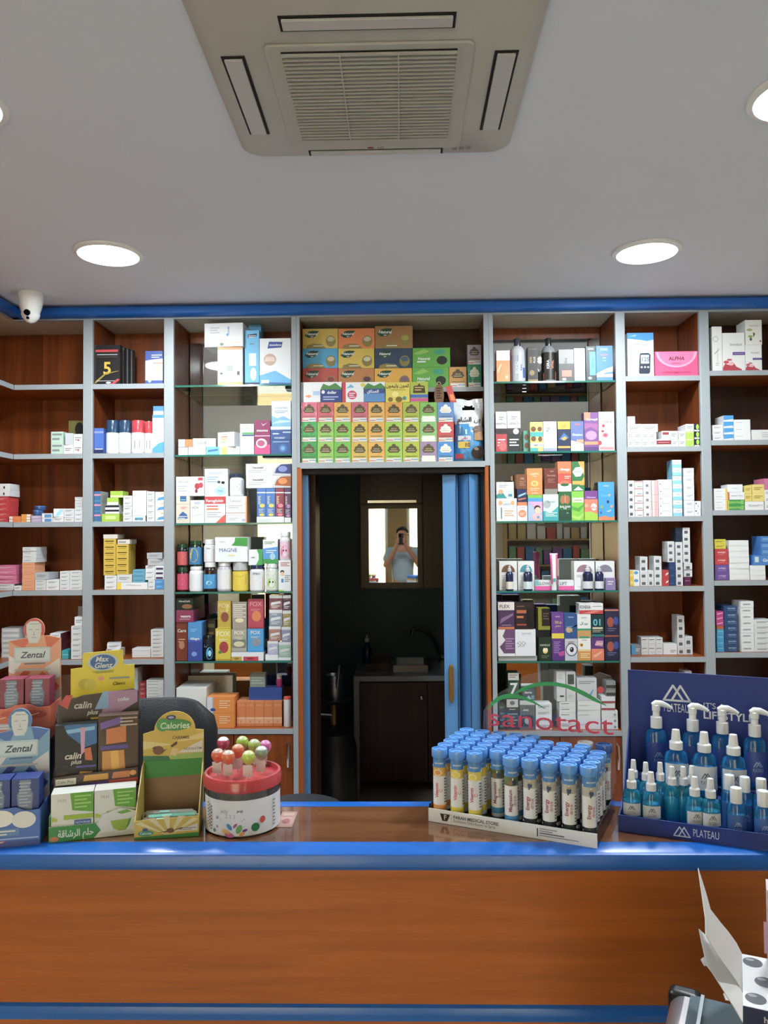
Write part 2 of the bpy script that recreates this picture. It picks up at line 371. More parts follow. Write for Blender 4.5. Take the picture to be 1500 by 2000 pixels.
bay('b2', 'narrow left bay', 180, 320, T2, postl=P[0], postr=None, label='narrow wooden shelf bay between left corner and left mirrored bay')
bay('b3', 'left mirrored bay', 339.5, 570, [750.5, 887, 1021, 1156, 1292, 1424], True, postl=P[1], label='mirror-backed bay with glass shelves left of the doorway')
bay('b5', 'right mirrored bay', 966, 1206, [743, 880.5, 1017, 1154, 1292, 1428], True, postl=P[3], label='mirror-backed bay with glass shelves right of the doorway')
bay('b6', 'narrow right bay', 1225, 1371, [734, 872, 1008.5, 1145, 1283.5, 1420], postl=P[4], label='narrow wooden shelf bay right of the right mirrored bay')
bay('b7', 'far right bay', 1390, 1560, [723, 859, 996, 1133.5, 1274.5, 1412], postl=P[5], right=True, postr=(1560, 1578), label='dark open shelf bay at the right edge of the picture', back='darkwood')
BAYS['b1']['x0'] = -1.9
# tea shelf over the doorway
t = thing('shelf_bay', 'open shelf bay filled with tea boxes above the doorway', 'shelving', (0, YF, 0))
a, b = X(580), X(957)
MB().box(X(570), X(580), 0, .02, 0, ZC0).build('post', 'grey', t, .002); MB().box(X(570) + .002, X(580), .02, SD, 0, ZC0).build('side_panel', 'wood', t)
MB().box(X(580), X(586), 0, .02, DT, ZC0).build('post', 'grey', t); MB().box(X(947.5), X(957), 0, .02, DT, ZC0).build('post', 'grey', t)
MB().box(X(580), X(584), .02, SD, DT, ZC0).build('side_panel', 'wood', t); MB().box(X(950), X(957), .02, SD, DT, ZC0).build('side_panel', 'wood', t)
zr = at(770, 617, YF).z; MB().box(X(586), X(947.5), 0, .02, zr, ZC0).build('top_rail', 'grey', t)
z4 = at(765, 902, YF).z; z4b = at(890, 756, YF + .085).z
MB().box(X(584), X(950), SD - .012, SD, DT, ZC0).build('back_panel', 'darkwood', t)
s = MB().box(X(586), X(947.5), .004, SD - .012, z4 - .022, z4 - .0003).build('shelf_board', 'woodx', t); MB().box(X(586), X(947.5), 0, .004, z4 - .026, z4).build('shelf_edge', 'grey', s)
s = MB().box(X(584), X(950), .089, SD - .012, z4b - .02, z4b - .0003).build('shelf_board', 'woodx', t); MB().box(X(584), X(950), .085, .089, z4b - .02, z4b).build('shelf_edge', 'grey', s)
BAYS['b4'] = dict(where='tea bay above doorway', z=[z4b, z4], x0=X(586), x1=X(947.5), items=[])

# left wing of the shelving, running towards the camera
t = thing('shelf_bay', 'shelf wing turning the left corner at the picture edge', 'shelving', (XC, 2.2, 0))
for z in BAYS['b1']['z']:
    s = MB().box(-.29, -.004, -1.2, YF + SD - 2.2 - .02, z - TH, z - .0003).build('shelf_board', 'woodx', t); MB().box(-.004, 0, -1.2, YF - 2.2 - .0005, z - TH, z).build('shelf_edge', 'grey', s)
MB().box(-.315, -.29, -1.2, YF + SD - 2.2, 0, ZC0).build('back_panel', 'wood', t)
MB().box(-.29, 0, YF + SD - 2.2 - .012, YF + SD - 2.2, 0, ZC0).build('corner_panel', 'wood', t)
MB().box(-.02, 0, -.9, -.86, 0, ZC0).build('post', 'grey', t); MB().box(-.29, -.02, -.9, -.86, 0, ZC0).build('side_panel', 'wood', t)
MB().box(-.02, 0, -.86, YF - 2.2, BAYS['b1']['z'][0] + .305, ZC0).build('top_rail', 'grey', t)

# ------------------------------------------------------------------ doorway: jambs, folding door
def jamb(name, m, px0, px1, y0, y1, z1=DT):
    return struct(bx(name, m, X(px0, 1100, YF + y0), X(px1, 1100, YF + y0), YF + y0, YF + y1, 0, z1))
jamb('trim_6', 'jamb', 580.5, 590, .003, .1); jamb('trim_7', 'jamb', 949.5, 956.5, .003, .1)
jamb('trim_8', 'darkwood', 603, 617, .22, .4)
struct(bx('trim_9', 'acdark', X(590), X(949), YF + .02, YF + .09, DT - .028, DT - .001))
jamb('trim_10', 'foldblue', 592.5, 602.5, .05, .09, DT - .03)
fd = bpy.data.objects.new('door_1', None); COL.objects.link(fd); fd.location = (0, YF + .06, 0); struct(fd, 'blue folding vinyl door pushed to the right side of the doorway')
cols = [866, 893, 897, 918, 936, 940, 949]
ys = [.0, -.012, .03, -.03, -.005, .05, .02]
for k in range(len(cols) - 1):
    a, b = X(cols[k], 1100, YF + .06 + ys[k]), X(cols[k + 1], 1100, YF + .06 + ys[k + 1])
    MB().prismz([(a, ys[k]), (b - .0012, ys[k + 1]), (b - .0012, ys[k + 1] + .012), (a, ys[k] + .012)], .01, DT - .035).build('fold_panel', 'foldblue', fd)
    MB().box(b - .003, b, ys[k + 1] - .003, ys[k + 1] + .006, .01, DT - .035).build('hinge_strip', 'acdark', fd)
hx0, hx1 = X(876.5, 1330, YF + .05), X(886, 1330, YF + .05); hz0, hz1 = at(880, 1372, YF + .05).z, at(880, 1297, YF + .05).z
MB().prism([(hx0, hz0 + .02), (hx0 + .006, hz0), (hx1 - .006, hz0), (hx1, hz0 + .02), (hx1, hz1 - .02), (hx1 - .006, hz1), (hx0 + .006, hz1), (hx0, hz1 - .02)], -.022, -.006).build('handle', 'brass', fd, .003)

# ------------------------------------------------------------------ kitchenette furniture
KC = 4.9; kz = at(780, 1319, KC).z
t = thing('sink_cabinet', 'dark brown sink cabinet with pale worktop in the kitchenette', 'cabinet', (0, KC, 0))
kx = at(702, 1400, KC).x
MB().box(kx, 1.25, .02, .58, .08, kz - .04).build('body', 'darkwood', t)
MB().box(kx - .035, kx, .0, .58, 0, kz - .036).build('side_panel', 'grey', t)
MB().box(kx - .035, 1.25, -.02, .59, kz - .035, kz).build('worktop', 'grey', t, .004)
for k in range(3):
    a = kx + .005 + k * .43; dd = MB().box(a, a + .425, .0, .02, .09, kz - .045).build('door', 'darkwood', t, .002)
    MB().lathe([(.004, -.02), (.011, -.017), (.011, -.008), (.004, 0)], 12, (a + .39, 0, kz - .14), axis='y').build('knob', 'chrome', dd)
sx0, sx1 = at(768, 1310, KC + .12).x, at(836, 1310, KC + .12).x
t2 = thing('sink', 'steel rimmed sink standing proud of the kitchenette worktop', 'sink', ((sx0 + sx1) / 2, KC + .1, kz))
h = (sx1 - sx0) / 2
MB().box(-h, h, 0, .02, .001, .045).box(-h, h, .33, .35, .001, .045).box(-h, -h + .02, .02, .33, .001, .045).box(h - .02, h, .02, .33, .001, .045).build('rim', 'steel', t2); MB().box(-h + .02, h - .02, .02, .33, .001, .006).build('basin', 'steel', t2)
t = thing('faucet', 'dark swan-neck faucet over the sink', 'faucet', (at(864, 1305, KC + .5).x, KC + .5, kz))
fx = [(at(p, q, KC + .5) - Vector((at(864, 1305, KC + .5).x, KC + .5, kz))) for p, q in ((864, 1300), (858, 1275), (848, 1250), (832, 1233), (818, 1227), (806, 1229), (803, 1240))]
MB().tube([(0, 0, .002)] + [(p.x, 0, max(p.z, .02)) for p in fx], .013).build('spout', 'chrome', t); MB().lathe([(.03, 0), (.03, .02), (.018, .03), (.018, .06)], 14).build('base', 'chrome', t)
MB().tube([(.0, -.03, .05), (.05, -.05, .08)], .008).build('lever', 'chrome', t)
t = thing('soap_bottle', 'small dark bottle on the kitchenette worktop', 'bottle', (at(717, 1290, KC + .45).x, KC + .45, kz))
MB().lathe([(.03, .0), (.034, .02), (.034, .1), (.014, .13), (.014, .15)], 14, c='nv').build('body', 'plastic', t); MB().lathe([(.016, .15), (.016, .175), (.006, .18), (.006, .2)], 12, c='w').build('cap', 'plastic', t)
t = thing('dish_rack', 'low dark dish tray beside the sink', 'tray', (at(742, 1305, KC + .25).x, KC + .28, kz))
MB().prismz([(-.09, -.16), (.07, -.16), (.07, .16), (-.09, .16)], .0, .012).build('base', 'blackp', t); MB().box(-.09, .07, .15, .16, .012, .06).box(-.09, .07, -.16, -.15, .012, .05).build('rim', 'blackp', t)
uz1, uz0 = at(780, 900, 5.2).z, at(780, 1150, 5.2).z
t = thing('wall_cabinet', 'dark wall cabinet with a small mirror door in the kitchenette', 'cabinet', (0, 5.2, uz0))
ua = at(703, 1000, 5.2).x; zz = lambda p: at(780, p, 5.2).z - uz0
MB().box(ua, 1.2, .02, .28, 0, uz1 - uz0).build('body', 'darkwood', t)
us = at(826, 1000, 5.2).x
MB().box(ua + .003, us - .003, .0, .02, zz(1149), zz(985)).build('door', 'darkwood', t, .002); MB().box(us + .003, us + .5, .0, .02, zz(1149), zz(902)).build('door', 'darkwood', t, .002)
MB().box(ua + .003, us - .003, .0, .02, zz(983), zz(902)).build('door', 'darkwood', t, .002)
for p in (979, 921): MB().box(at(718, 980, 5.2).x, at(813, 980, 5.2).x, -.012, 0, zz(p + 3), zz(p - 2)).build('trim_strip', 'chrome', t)
MB().box(at(720.5, 1050, 5.2).x, at(815, 1050, 5.2).x, -.006, 0, zz(1137.5), zz(993.5)).build('mirror', 'mirror', t)
# gas bottle with a burner and a coffee pot
gy = 4.3; gx = at(651, 1400, gy).x; gz = at(651, 1362, gy).z
t = thing('gas_cylinder', 'black gas cylinder with a burner on top in the dark kitchenette', 'gas cylinder', (gx, gy, 0))
MB().lathe([(.11, 0), (.115, .03), (.13, .06), (.13, gz - .27), (.11, gz - .19), (.05, gz - .16), (.03, gz - .15)], 24).build('body', 'blackp', t)
MB().tube([(0, 0, gz - .16), (0, 0, gz - .03)], .016).build('valve', 'brass', t); MB().tube([(0, 0, gz - .1), (-.07, -.02, gz - .09)], .012).build('tap', 'blackp', t)
MB().lathe([(.02, gz - .04), (.05, gz - .02), (.1, gz - .008), (.105, gz)], 24).build('burner', 'blackp', t)
t = thing('coffee_pot', 'small dark coffee pot with upright handle on the gas burner', 'pot', (gx + .005, gy, gz))
MB().lathe([(.05, .0), (.052, .01), (.045, .1), (.052, .125), (.05, .127), (.042, .1), (.045, .012), (0.001, .012)], 20, cap=False).build('body', 'steel', t); MB().tube([(.02, -.045, .06), (.03, -.07, .14), (.035, -.075, .19)], .007).build('handle', 'steel', t)

# ------------------------------------------------------------------ counter
ZT = CAMZ - .608
CX0, CX1 = -1.35, 1.45
t = thing('service_counter', 'orange wood service counter with blue edges across the foreground', 'counter', (0, 1.6, 0))
Y0, Y1 = 1.485, 1.778
def yy(y): return y - 1.6
MB().box(CX0, CX1, yy(1.538), yy(1.736), ZT - .03, ZT).build('wood_top', 'top', t)
def bull(name, ya, yb, flip):
    r = .012; pr = [(yb, ZT - .034), (yb, ZT + .0005), (ya + r, ZT + .0005), (ya + r * .3, ZT - r * .3), (ya, ZT - r), (ya, ZT - .026), (ya + .006, ZT - .034)]
    if flip: pr = [(ya + yb - p, z) for p, z in pr][::-1]
    mb = MB(); n = len(pr); mb.v += [(CX0, yy(p), z) for p, z in pr] + [(CX1, yy(p), z) for p, z in pr]
    for k in range(n): mb.face([k, n + k, n + (k + 1) % n, (k + 1) % n], 'w')
    mb.face(list(range(n)), 'w'); mb.face([n + k for k in range(n - 1, -1, -1)], 'w')
    return mb.build(name, 'blue', t)
bull('blue_edge', 1.483, 1.538, False); bull('blue_edge', 1.736, 1.779, True)
zt1, zt0 = at(770, 1963, 1.5).z, at(770, 1996, 1.5).z
MB().box(CX0, CX1, yy(1.503), yy(1.76), 0, ZT - .034).build('front_panel', 'front', t)
MB().prism([(0, 0), (1, 0)], 0, 1) if False else None
mb = MB(); pr = [(1.503, zt0), (1.497, zt0 + .003), (1.494, zt0 + .014), (1.494, zt1 - .014), (1.497, zt1 - .004), (1.503, zt1)]; n = len(pr)
mb.v += [(CX0, yy(p), z) for p, z in pr] + [(CX1, yy(p), z) for p, z in pr]
for k in range(n): mb.face([k, (k + 1) % n, n + (k + 1) % n, n + k], 'w')
mb.build('blue_moulding', 'blue', t)

# ------------------------------------------------------------------ ceiling fittings
def downlight(x, y, lb, on=True):
    t = thing('ceiling_light', lb, 'ceiling light', (x, y, CEIL), 0, 'recessed ceiling lights')
    MB().lathe([(.107, -.012), (.121, -.008), (.124, -.001), (.107, -.001)], 40, cap=False).build('rim', 'white', t)
    MB().lathe([(.107, -.008), (.107, -.002)], 40).build('diffuser', 'lamp', t)
    ld = bpy.data.lights.new('lamp_light', 'AREA'); ld.shape = 'DISK'; ld.size = .21; ld.energy = LAMP_W; ld.color = (.9, .97, 1.0)
    lo = bpy.data.objects.new('lamp_light', ld); COL.objects.link(lo); lo.parent = t; lo.location = (0, 0, -.016)
    return t
p1, p2 = atz(212, 494, CEIL), atz(1263, 490, CEIL)
downlight(p1.x, p1.y, 'round recessed ceiling light above the left mirrored bay'); downlight(p2.x, p2.y, 'round recessed ceiling light above the right mirrored bay')
p3 = atz(1568, 182, CEIL); p4 = atz(-94, 195, CEIL)
downlight(p3.x, p3.y, 'round ceiling light cut off by the right picture edge'); downlight(p4.x, p4.y, 'round ceiling light just off the left picture edge beside the air conditioner')
# cassette air conditioner
ax = -.057; ay1 = atz(735, 305, CEIL - .02).y; AW = .70; ay0 = ay1 - AW
t = thing('air_conditioner', 'square ivory cassette air conditioner in the ceiling', 'air conditioner', (ax, (ay0 + ay1) / 2, CEIL))
hw = AW / 2
def rr(h, r, n=4, hy=None):
    hy = hy or h; out = []
    for cx_, cy_, a0 in ((h - r, hy - r, 0), (-h + r, hy - r, 90), (-h + r, -hy + r, 180), (h - r, -hy + r, 270)):
        out += [(cx_ + r * math.cos(math.radians(a0 + 90 * k / n)), cy_ + r * math.sin(math.radians(a0 + 90 * k / n))) for k in range(n + 1)]
    return out
o_ = rr(hw, .045); i_ = rr(hw - .018, .035); mb = MB(); n = len(o_)
mb.v += [(x, y, -.0005) for x, y in o_] + [(x, y, -.012) for x, y in o_] + [(x, y, -.024) for x, y in i_]
for lv in (0, 1):
    for k in range(n): mb.face([lv * n + k, (lv + 1) * n + k, (lv + 1) * n + (k + 1) % n, lv * n + (k + 1) % n], 'w')
mb.face([2 * n + k for k in range(n - 1, -1, -1)], 'w'); mb.build('panel', 'ac', t)
yl = lambda py: atz(735, py, CEIL - .026).y - (ay0 + ay1) / 2
g0, g1 = yl(82), yl(288); gx = (945 - 520) / 2 / F * (yl(82) + (ay0 + ay1) / 2) * 1.0
MB().prismz([(x, y + (g0 + g1) / 2) for x, y in rr(gx, .015, 3, (g1 - g0) / 2)], -.031, -.0245).build('grille_frame', 'ac', t, .002)
q0, q1 = yl(93), yl(268); qx = gx * .84
MB().box(-qx, qx, q0, q1, -.0322, -.0312).build('grille_back', 'acdark', t)  # near-black sheet paints the shade in the depth between the slats
NS = 26
for k in range(NS):
    y = q0 + (k + .5) * (q1 - q0) / NS; hs = (q1 - q0) / NS
    MB().prism([(-qx, -.038), (qx, -.038), (qx, -.0325), (-qx, -.0325)], y - hs * .18, y + hs * .18).build('slat', 'ac', t)
for x in (-qx / 3, qx / 3): MB().box(x - .0015, x + .0015, q0, q1, -.0392, -.0381).build('grille_rib', 'ac', t)
def slot(x0, x1, y0, y1, name='louver'):
    s = MB().box(x0, x1, y0, y1, -.0262, -.0242).build('air_slot', 'acdark', t)
    m_ = .006; MB().box(x0 + m_, x1 - m_, y0 + m_, y1 - m_ - .004, -.032, -.0264).build(name, 'aclouver', s, .001)
yc = (ay0 + ay1) / 2
sa, sb = yl(28), yl(58); sw = (910 - 552) / 2 / F * (sa + yc); slot(-sw, sw, sa, sb)
sa, sb = yl(289.5), yl(302); sw = (865 - 597) / 2 / F * (sa + yc); slot(-sw, sw, sa, sb)
sa, sb = yl(105), yl(258); sx_ = .5 * (sa + sb) + yc
for sgn, pa, pb in ((-1, 462, 512), (1, 960, 1000)):
    a, b = sorted((sgn * .262, sgn * .312)); slot(a, b, sa, sb)
mb = MB(); e = -.0313
mb.poly([(ax * 0 + math.cos(-k * .3927) * .009 - .012, g1 - .009 + math.sin(-k * .3927) * .005, e) for k in range(16)], '#8a2032')
put_text(mb, 'LG', lambda u, v: (u, g1 - .009 - v, e), .014, 0, .009, .05, '#55504c'); mb.build('maker_badge', 'carton', t)
mb = MB()
for k in range(3): mb.poly([(.2 + k * .018, hw - .05, -.0246), (.2 + k * .018, hw - .035, -.0246), (.212 + k * .018, hw - .035, -.0246), (.212 + k * .018, hw - .05, -.0246)], '#8f8a80')
mb.build('indicator_mark', 'carton', t)
# security camera
cp = atz(60, 573, CEIL); cp.y = min(cp.y, YF - .13); cx_ = at(60, 590, cp.y).x
t = thing('security_camera', 'white turret security camera on the ceiling in the left corner', 'camera', (cx_, cp.y, CEIL))
MB().lathe([(.036, -.085), (.044, -.06), (.05, -.03), (.052, -.001)], 24, c='w').build('base', 'white', t)
MB().lathe([(.001, -.128), (.018, -.122), (.034, -.104), (.038, -.09), (.03, -.07)], 24).build('ball', 'white', t)
MB().lathe([(.012, -.045), (.013, -.036)], 16, (.004, 0, -.092), axis='y').build('lens', 'lens', t); MB().lathe([(.006, -.036), (.006, -.03)], 12, (.004, 0, -.113), axis='y').build('sensor', 'lens', t)
# ------------------------------------------------------------------ goods on the shelves
CUR = dict(ox=0, oy=0, s=1.0, bay=None, sh=0)
def CR(ox, oy, s): CUR.update(ox=ox, oy=oy, s=s)
def ON(bay_, sh): CUR.update(bay=bay_, sh=sh)
def px(x, y): return CUR['ox'] + x / CUR['s'], CUR['oy'] + y / CUR['s']
def suffix():
    b = BAYS[CUR['bay']]
    return ', %s of %s' % (SH[CUR['sh']], b['where']) if CUR['bay'] != 'b4' else ', above doorway'
def spot(x0, y0, x1, y1, sb, d, snap=True, trim=True):
    # front face rectangle seen in the picture -> real position, resting on the shelf or on what stands below
    b = BAYS[CUR['bay']]; Yv = YF + sb
    (a0, b0), (a1, b1) = px(x0, y0), px(x1, y1); am, bm = (a0 + a1) / 2, (b0 + b1) / 2
    X0, X1 = at(a0, bm, Yv).x, at(a1, bm, Yv).x; Z1, Z0 = at(am, b0, Yv).z, at(am, b1, Yv).z
    X0 = max(X0, b['x0'] + .001); X1 = min(X1, b['x1'] - .001)
    if snap:
        cand = [z for z in b['z']]
        for it in b['items']:
            ov = min(X1, it[1]) - max(X0, it[0])
            if ov > .15 * (X1 - X0) and min(Yv + d, it[3]) - max(Yv, it[2]) > .005: cand.append(it[5])
        zs = min(cand, key=lambda z: abs(z - Z0))
        if abs(zs - Z0) < .045:
            if abs(zs - Z0) > .02: print('SNAP %.3f' % (zs - Z0), CUR, x0, y0)
            Z0 = zs + .0004
        else: print('FLOAT?', CUR['bay'], CUR['sh'], x0, y0, x1, y1, 'gap %.3f' % (zs - Z0))
    if trim:
        for it in b['items']:
            if min(Z1, it[5]) - max(Z0, it[4]) > .002 and min(Yv + d, it[3]) - max(Yv, it[2]) > .001:
                if X0 < it[1] and X1 > it[0]:
                    l, r_ = it[1] - X0, X1 - it[0]
                    if l < r_: X0 = it[1] + .0006
                    else: X1 = it[0] - .0006
                    if min(l, r_) > .025: print('TRIM %.3f' % min(l, r_), CUR['bay'], CUR['sh'], x0, y0, x1, y1)
    return X0, X1, Z0, Z1
def keep(X0, X1, Y0_, Y1_, Z0, Z1): BAYS[CUR['bay']]['items'].append((X0, X1, Y0_, Y1_, Z0, Z1))
def carton_mesh(W, d, H, col, side=None):
    mb = MB().box(-W / 2, W / 2, -d / 2, d / 2, 0, H, col)
    if side: mb.c[1] = mb.c[3] = C(side)
    return mb.mesh('carton')
def print_mesh(W, d, H, ops):
    mb = MB(); paint(mb, ops, W, H, lambda u, v, e: (u - W / 2, -d / 2 - e, v)); return mb.mesh('print')
def B(x0, y0, x1, y1, col, label, ops=None, d=.07, sb=.02, name='medicine_box', cat='box', rz=0.0, n=1, m='carton', grp=None, snap=True, trim=True, jit=None, side=None, own=None):
    X0, X1, Z0, Z1 = spot(x0, y0, x1, y1, sb, d, snap, trim)
    W = X1 - X0 - .0006; H = (Z1 - Z0) / n - .0004; objs = []
    if name == 'medicine_box': name = 'pill_box' if n > 1 else 'supplement_box' if CUR['bay'] in ('b3', 'b5') else name
    if W < .004 or H < .003: print('BAD', x0, y0, x1, y1, W, H); return
    me = carton_mesh(W, d, H, col, side); pm = print_mesh(W, d, H, ops) if ops else None
    for k in range(n):
        z = Z0 + k * (H + .0004); j = (.35 if jit is None else jit) if n > 1 else 0
        o = link(name, me, m); o.location = ((X0 + X1) / 2, YF + sb + d / 2 + random.uniform(0, .006) * j, z)
        o.rotation_euler = (0, 0, rz + random.uniform(-.05, .05) * j)
        full = own or (label + suffix())
        if n > 1:
            pos = 'lowest' if k == 0 else 'topmost' if k == n - 1 else ['second', 'third', 'fourth', 'fifth', 'sixth', 'seventh'][n - 2 - k] + '-from-top'
            full = pos + ' ' + full
        tag(o, full, cat, grp or (label + suffix() if n > 1 else None))
        if pm: p = link('print', pm, 'carton', o)
        objs.append(o)
    keep(X0, X1, YF + sb, YF + sb + d, Z0, Z1)
    return objs
def wrapped(mb, ops, r, W, H, z0, sq=1.0, span=1.0):
    # print wrapped round a cylinder facing the room
    paint(mb, ops, W, H, lambda u, v, e: ((r + e) * math.sin((u - W / 2) / r), -(r + e) * math.cos((u - W / 2) / r) * sq, z0 + v))
def BT(x0, y0, x1, y1, body, cap, lab, label, kind='pill', ch=.2, lz=(.12, .68), ops=None, sb=.02, name='supplement_bottle', cat='bottle', grp=None, mbody='plastic', mcap='plastic', sq=1.0, cw=.86, neck=.74):
    W0 = None
    X0, X1, Z0, Z1 = spot(x0, y0, x1, y1, sb, .05)
    r = (X1 - X0) / 2 - .0006; H = Z1 - Z0
    t = thing(name, label + suffix(), cat, ((X0 + X1) / 2, YF + sb + r * sq, Z0), 0, grp)
    hb = H * (1 - ch)
    if kind == 'pill':
        prof = [(r * .9, 0), (r, .004), (r, hb * .82), (r * .96, hb * .89), (r * .82, hb * .96), (r * neck, hb)]
        cp = [(r * cw, hb - H * .01), (r * cw, H * .985), (r * cw * .94, H)]
    elif kind == 'can':                    # cap as wide as the body
        prof = [(r * .94, 0), (r, .004), (r, hb)]
        cp = [(r * .99, hb), (r * .99, H * .97), (r * .92, H)]
    elif kind == 'sham':                   # tall bottle, round shoulders, narrow cap
        prof = [(r * .92, 0), (r, .005), (r, hb * .8), (r * .9, hb * .89), (r * .66, hb * .97), (r * .42, hb)]
        cp = [(r * .42, hb), (r * .42, H * .99), (r * .38, H)]
    elif kind == 'drop':                   # dropper bottle
        prof = [(r * .95, 0), (r, .003), (r, hb * .86), (r * .7, hb * .97), (r * .5, hb)]
        cp = [(r * .52, hb), (r * .52, hb + (H - hb) * .45), (r * .3, hb + (H - hb) * .55), (r * .28, H * .98), (r * .15, H)]
    elif kind == 'tin':
        prof = [(r * .92, 0), (r, .004), (r, hb)]
        cp = [(r * 1.0, hb), (r * 1.0, H * .96), (r * .95, H)]
    b_ = MB().lathe(prof, 22, c=body, sy=sq).build('body', mbody, t)
    MB().lathe(cp, 22, c=cap, sy=sq).build('cap', mcap, t)
    if lab:
        l0, l1 = lz[0] * H, lz[1] * H
        MB().lathe([(r * 1.008, l0), (r * 1.008, l1)], 22, c=lab, cap=False, sy=sq).build('label', 'carton', b_)
        if ops:
            mb = MB(); wrapped(mb, ops, r * 1.009, r * 1.9, l1 - l0, l0, sq); mb.build('label_print', 'carton', b_)
    keep(X0, X1, YF + sb, YF + sb + 2 * r * sq, Z0, Z1)
    return t
def fp(c='g', u0=.14, v=.62, u1=.84, n=2, dv=.2): return ('l', u0, v, u1, n, dv, c)
def end(c='dg'): return [('l', .18, .7, .82, 1, .12, 'g'), ('r', .22, .2, .72, .46, c)]          # bar-code end of a pill box
WB = [fp()]
A1 = (0, 580, 4.412); A2 = (0, 880, 4.412); A3 = (0, 1150, 4.412); B1 = (320, 600, 5.357); B2 = (320, 880, 5.357); B3 = (320, 1140, 5.357)
C1 = (570, 600, 3.75); D1 = (940, 600, 5); D2 = (940, 880, 5); D3 = (940, 1140, 5); E1 = (1200, 580, 5); E2 = (1200, 860, 5); E3 = (1200, 1120, 5)

# --- left corner bay
CR(*A1); ON('b1', 1)
B(590, 1065, 716, 1345, 'ol', 'dark olive carton standing at the back', [('e', .75, .75, .3, .2, 'k')], d=.05, sb=.12)
B(440, 1160, 545, 1350, 'mint', 'pale green carton, stack of two', [('l', .1, .75, .9, 2, .4, 'g')], n=2, d=.07, jit=0)
B(548, 1275, 632, 1350, 'w', 'low white carton with a grey box on it', WB); B(550, 1172, 618, 1275, 'lg', 'grey white carton turned aside on a low carton', None, rz=.35, d=.04)
B(634, 1180, 713, 1350, 'w', 'white red-dotted carton, stack of two', [fp(), ('r', .45, .3, .6, .45, 'r')], n=2, jit=.2)
CR(*A2); ON('b1', 2)
B(-60, 395, 72, 612, 'r', 'red carton, stack of five at picture edge', [fp('#f0a0a0')], n=5, d=.09, sb=.03, jit=.5)
B(-60, 285, 84, 395, 'w', 'white carton lying on red stack', [('r', .62, .2, .7, .6, 'k')], n=2, d=.09, sb=.03)
B(78, 565, 178, 618, 'or_', 'flat orange carton, pile of two', [('r', 0, .1, .3, .9, 'w')], n=2, d=.08)
B(182, 548, 262, 616, '#e89a2a', 'flat amber carton, pile of three', [('r', .6, .1, 1, .9, 'w')], n=3, d=.08)
B(268, 560, 356, 614, 'li', 'flat lilac carton under blue tin, pile of two', [fp('w')], n=2, d=.1, jit=.1)
BT(258, 512, 355, 556, '#1c4f8e', '#2a6ab0', None, 'dark blue round tin, lower of two', 'tin', .25, name='blue_tin', cat='tin')
BT(275, 476, 372, 512, '#1c4f8e', '#2a6ab0', None, 'dark blue round tin, upper of two', 'tin', .25, name='blue_tin', cat='tin')
B(360, 540, 452, 610, 'w', 'white carton with blue band, pile of two', [('r', .25, .08, .9, .75, '#3f8fd0')], n=2)
B(456, 572, 548, 612, 'w', 'low white carton under tilted white pack', WB); B(448, 500, 540, 570, 'pw', 'soft white and blue pack lying tilted', [('p', [(.1, .1), (.5, .1), (.9, .8), (.6, .9)], 'sky')], rz=.3, d=.04)
B(552, 500, 638, 612, 'w', 'plain white carton, pile of three', WB, n=3); B(642, 495, 713, 612, 'w', 'white carton, lower pile beside post', WB, n=3); B(644, 400, 713, 494, 'pw', 'thin white carton, upper pile beside post', [fp('dg', n=1)], n=4)
CR(*A2); ON('b1', 3)
B(-60, 1150, 115, 1215, 'pw', 'white carton under pink stack', WB, n=2, d=.09, sb=.03); B(-60, 990, 140, 1148, '#d86a9a', 'pink carton, stack of four at picture edge', [fp('#f0c0d8')], n=4, d=.09, sb=.03, jit=.8)
B(122, 1165, 185, 1208, 'w', 'single white carton left of peach stack', WB)
B(190, 965, 298, 1208, 'pe', 'peach carton, stack of eight', [('l', .1, .5, .9, 1, .3, '#c87a50')], n=8, d=.1, jit=.3); B(194, 832, 312, 964, 'pw', 'white carton on peach stack, pile of four', [('l', .1, .5, .6, 1, .25, 'g')], n=4, d=.1, jit=.8)
B(301, 1110, 394, 1208, 'pw', 'white carton right of peach stack, pile of three', WB, n=3); B(301, 1052, 420, 1108, 'lg', 'wide pale grey carton topping a low pile', WB, d=.1)
B(397, 1112, 508, 1208, 'w', 'wide white carton, pile of two', WB, n=2); B(516, 1040, 598, 1206, 'w', 'narrow white carton, pile of five', WB, n=5, jit=.1); B(601, 1036, 713, 1206, 'w', 'white carton, pile of five beside post', WB, n=5, jit=.2)
CR(*A3); ON('b1', 4)
B(12, 338, 168, 600, 'lg', 'grey carton behind red standee, stack of six', [('r', .05, .2, .95, .75, 'pw')], n=6, sb=.06, d=.08); B(428, 385, 520, 600, 'w', 'white carton behind yellow display, stack of five', WB, n=5, d=.1, side='mr')
B(532, 530, 588, 600, 'te', 'teal carton behind yellow display', [('r', 0, .45, 1, .55, '#7fd0d4')]); B(612, 320, 708, 600, 'w', 'white carton beside post, stack of six', WB, n=6, jit=.2); B(634, 242, 708, 318, 'w', 'white carton topping the stack beside post', WB, rz=.15)
B(672, 150, 708, 600, 'lg', 'tall narrow grey carton hidden behind post', None, sb=.13, d=.04)

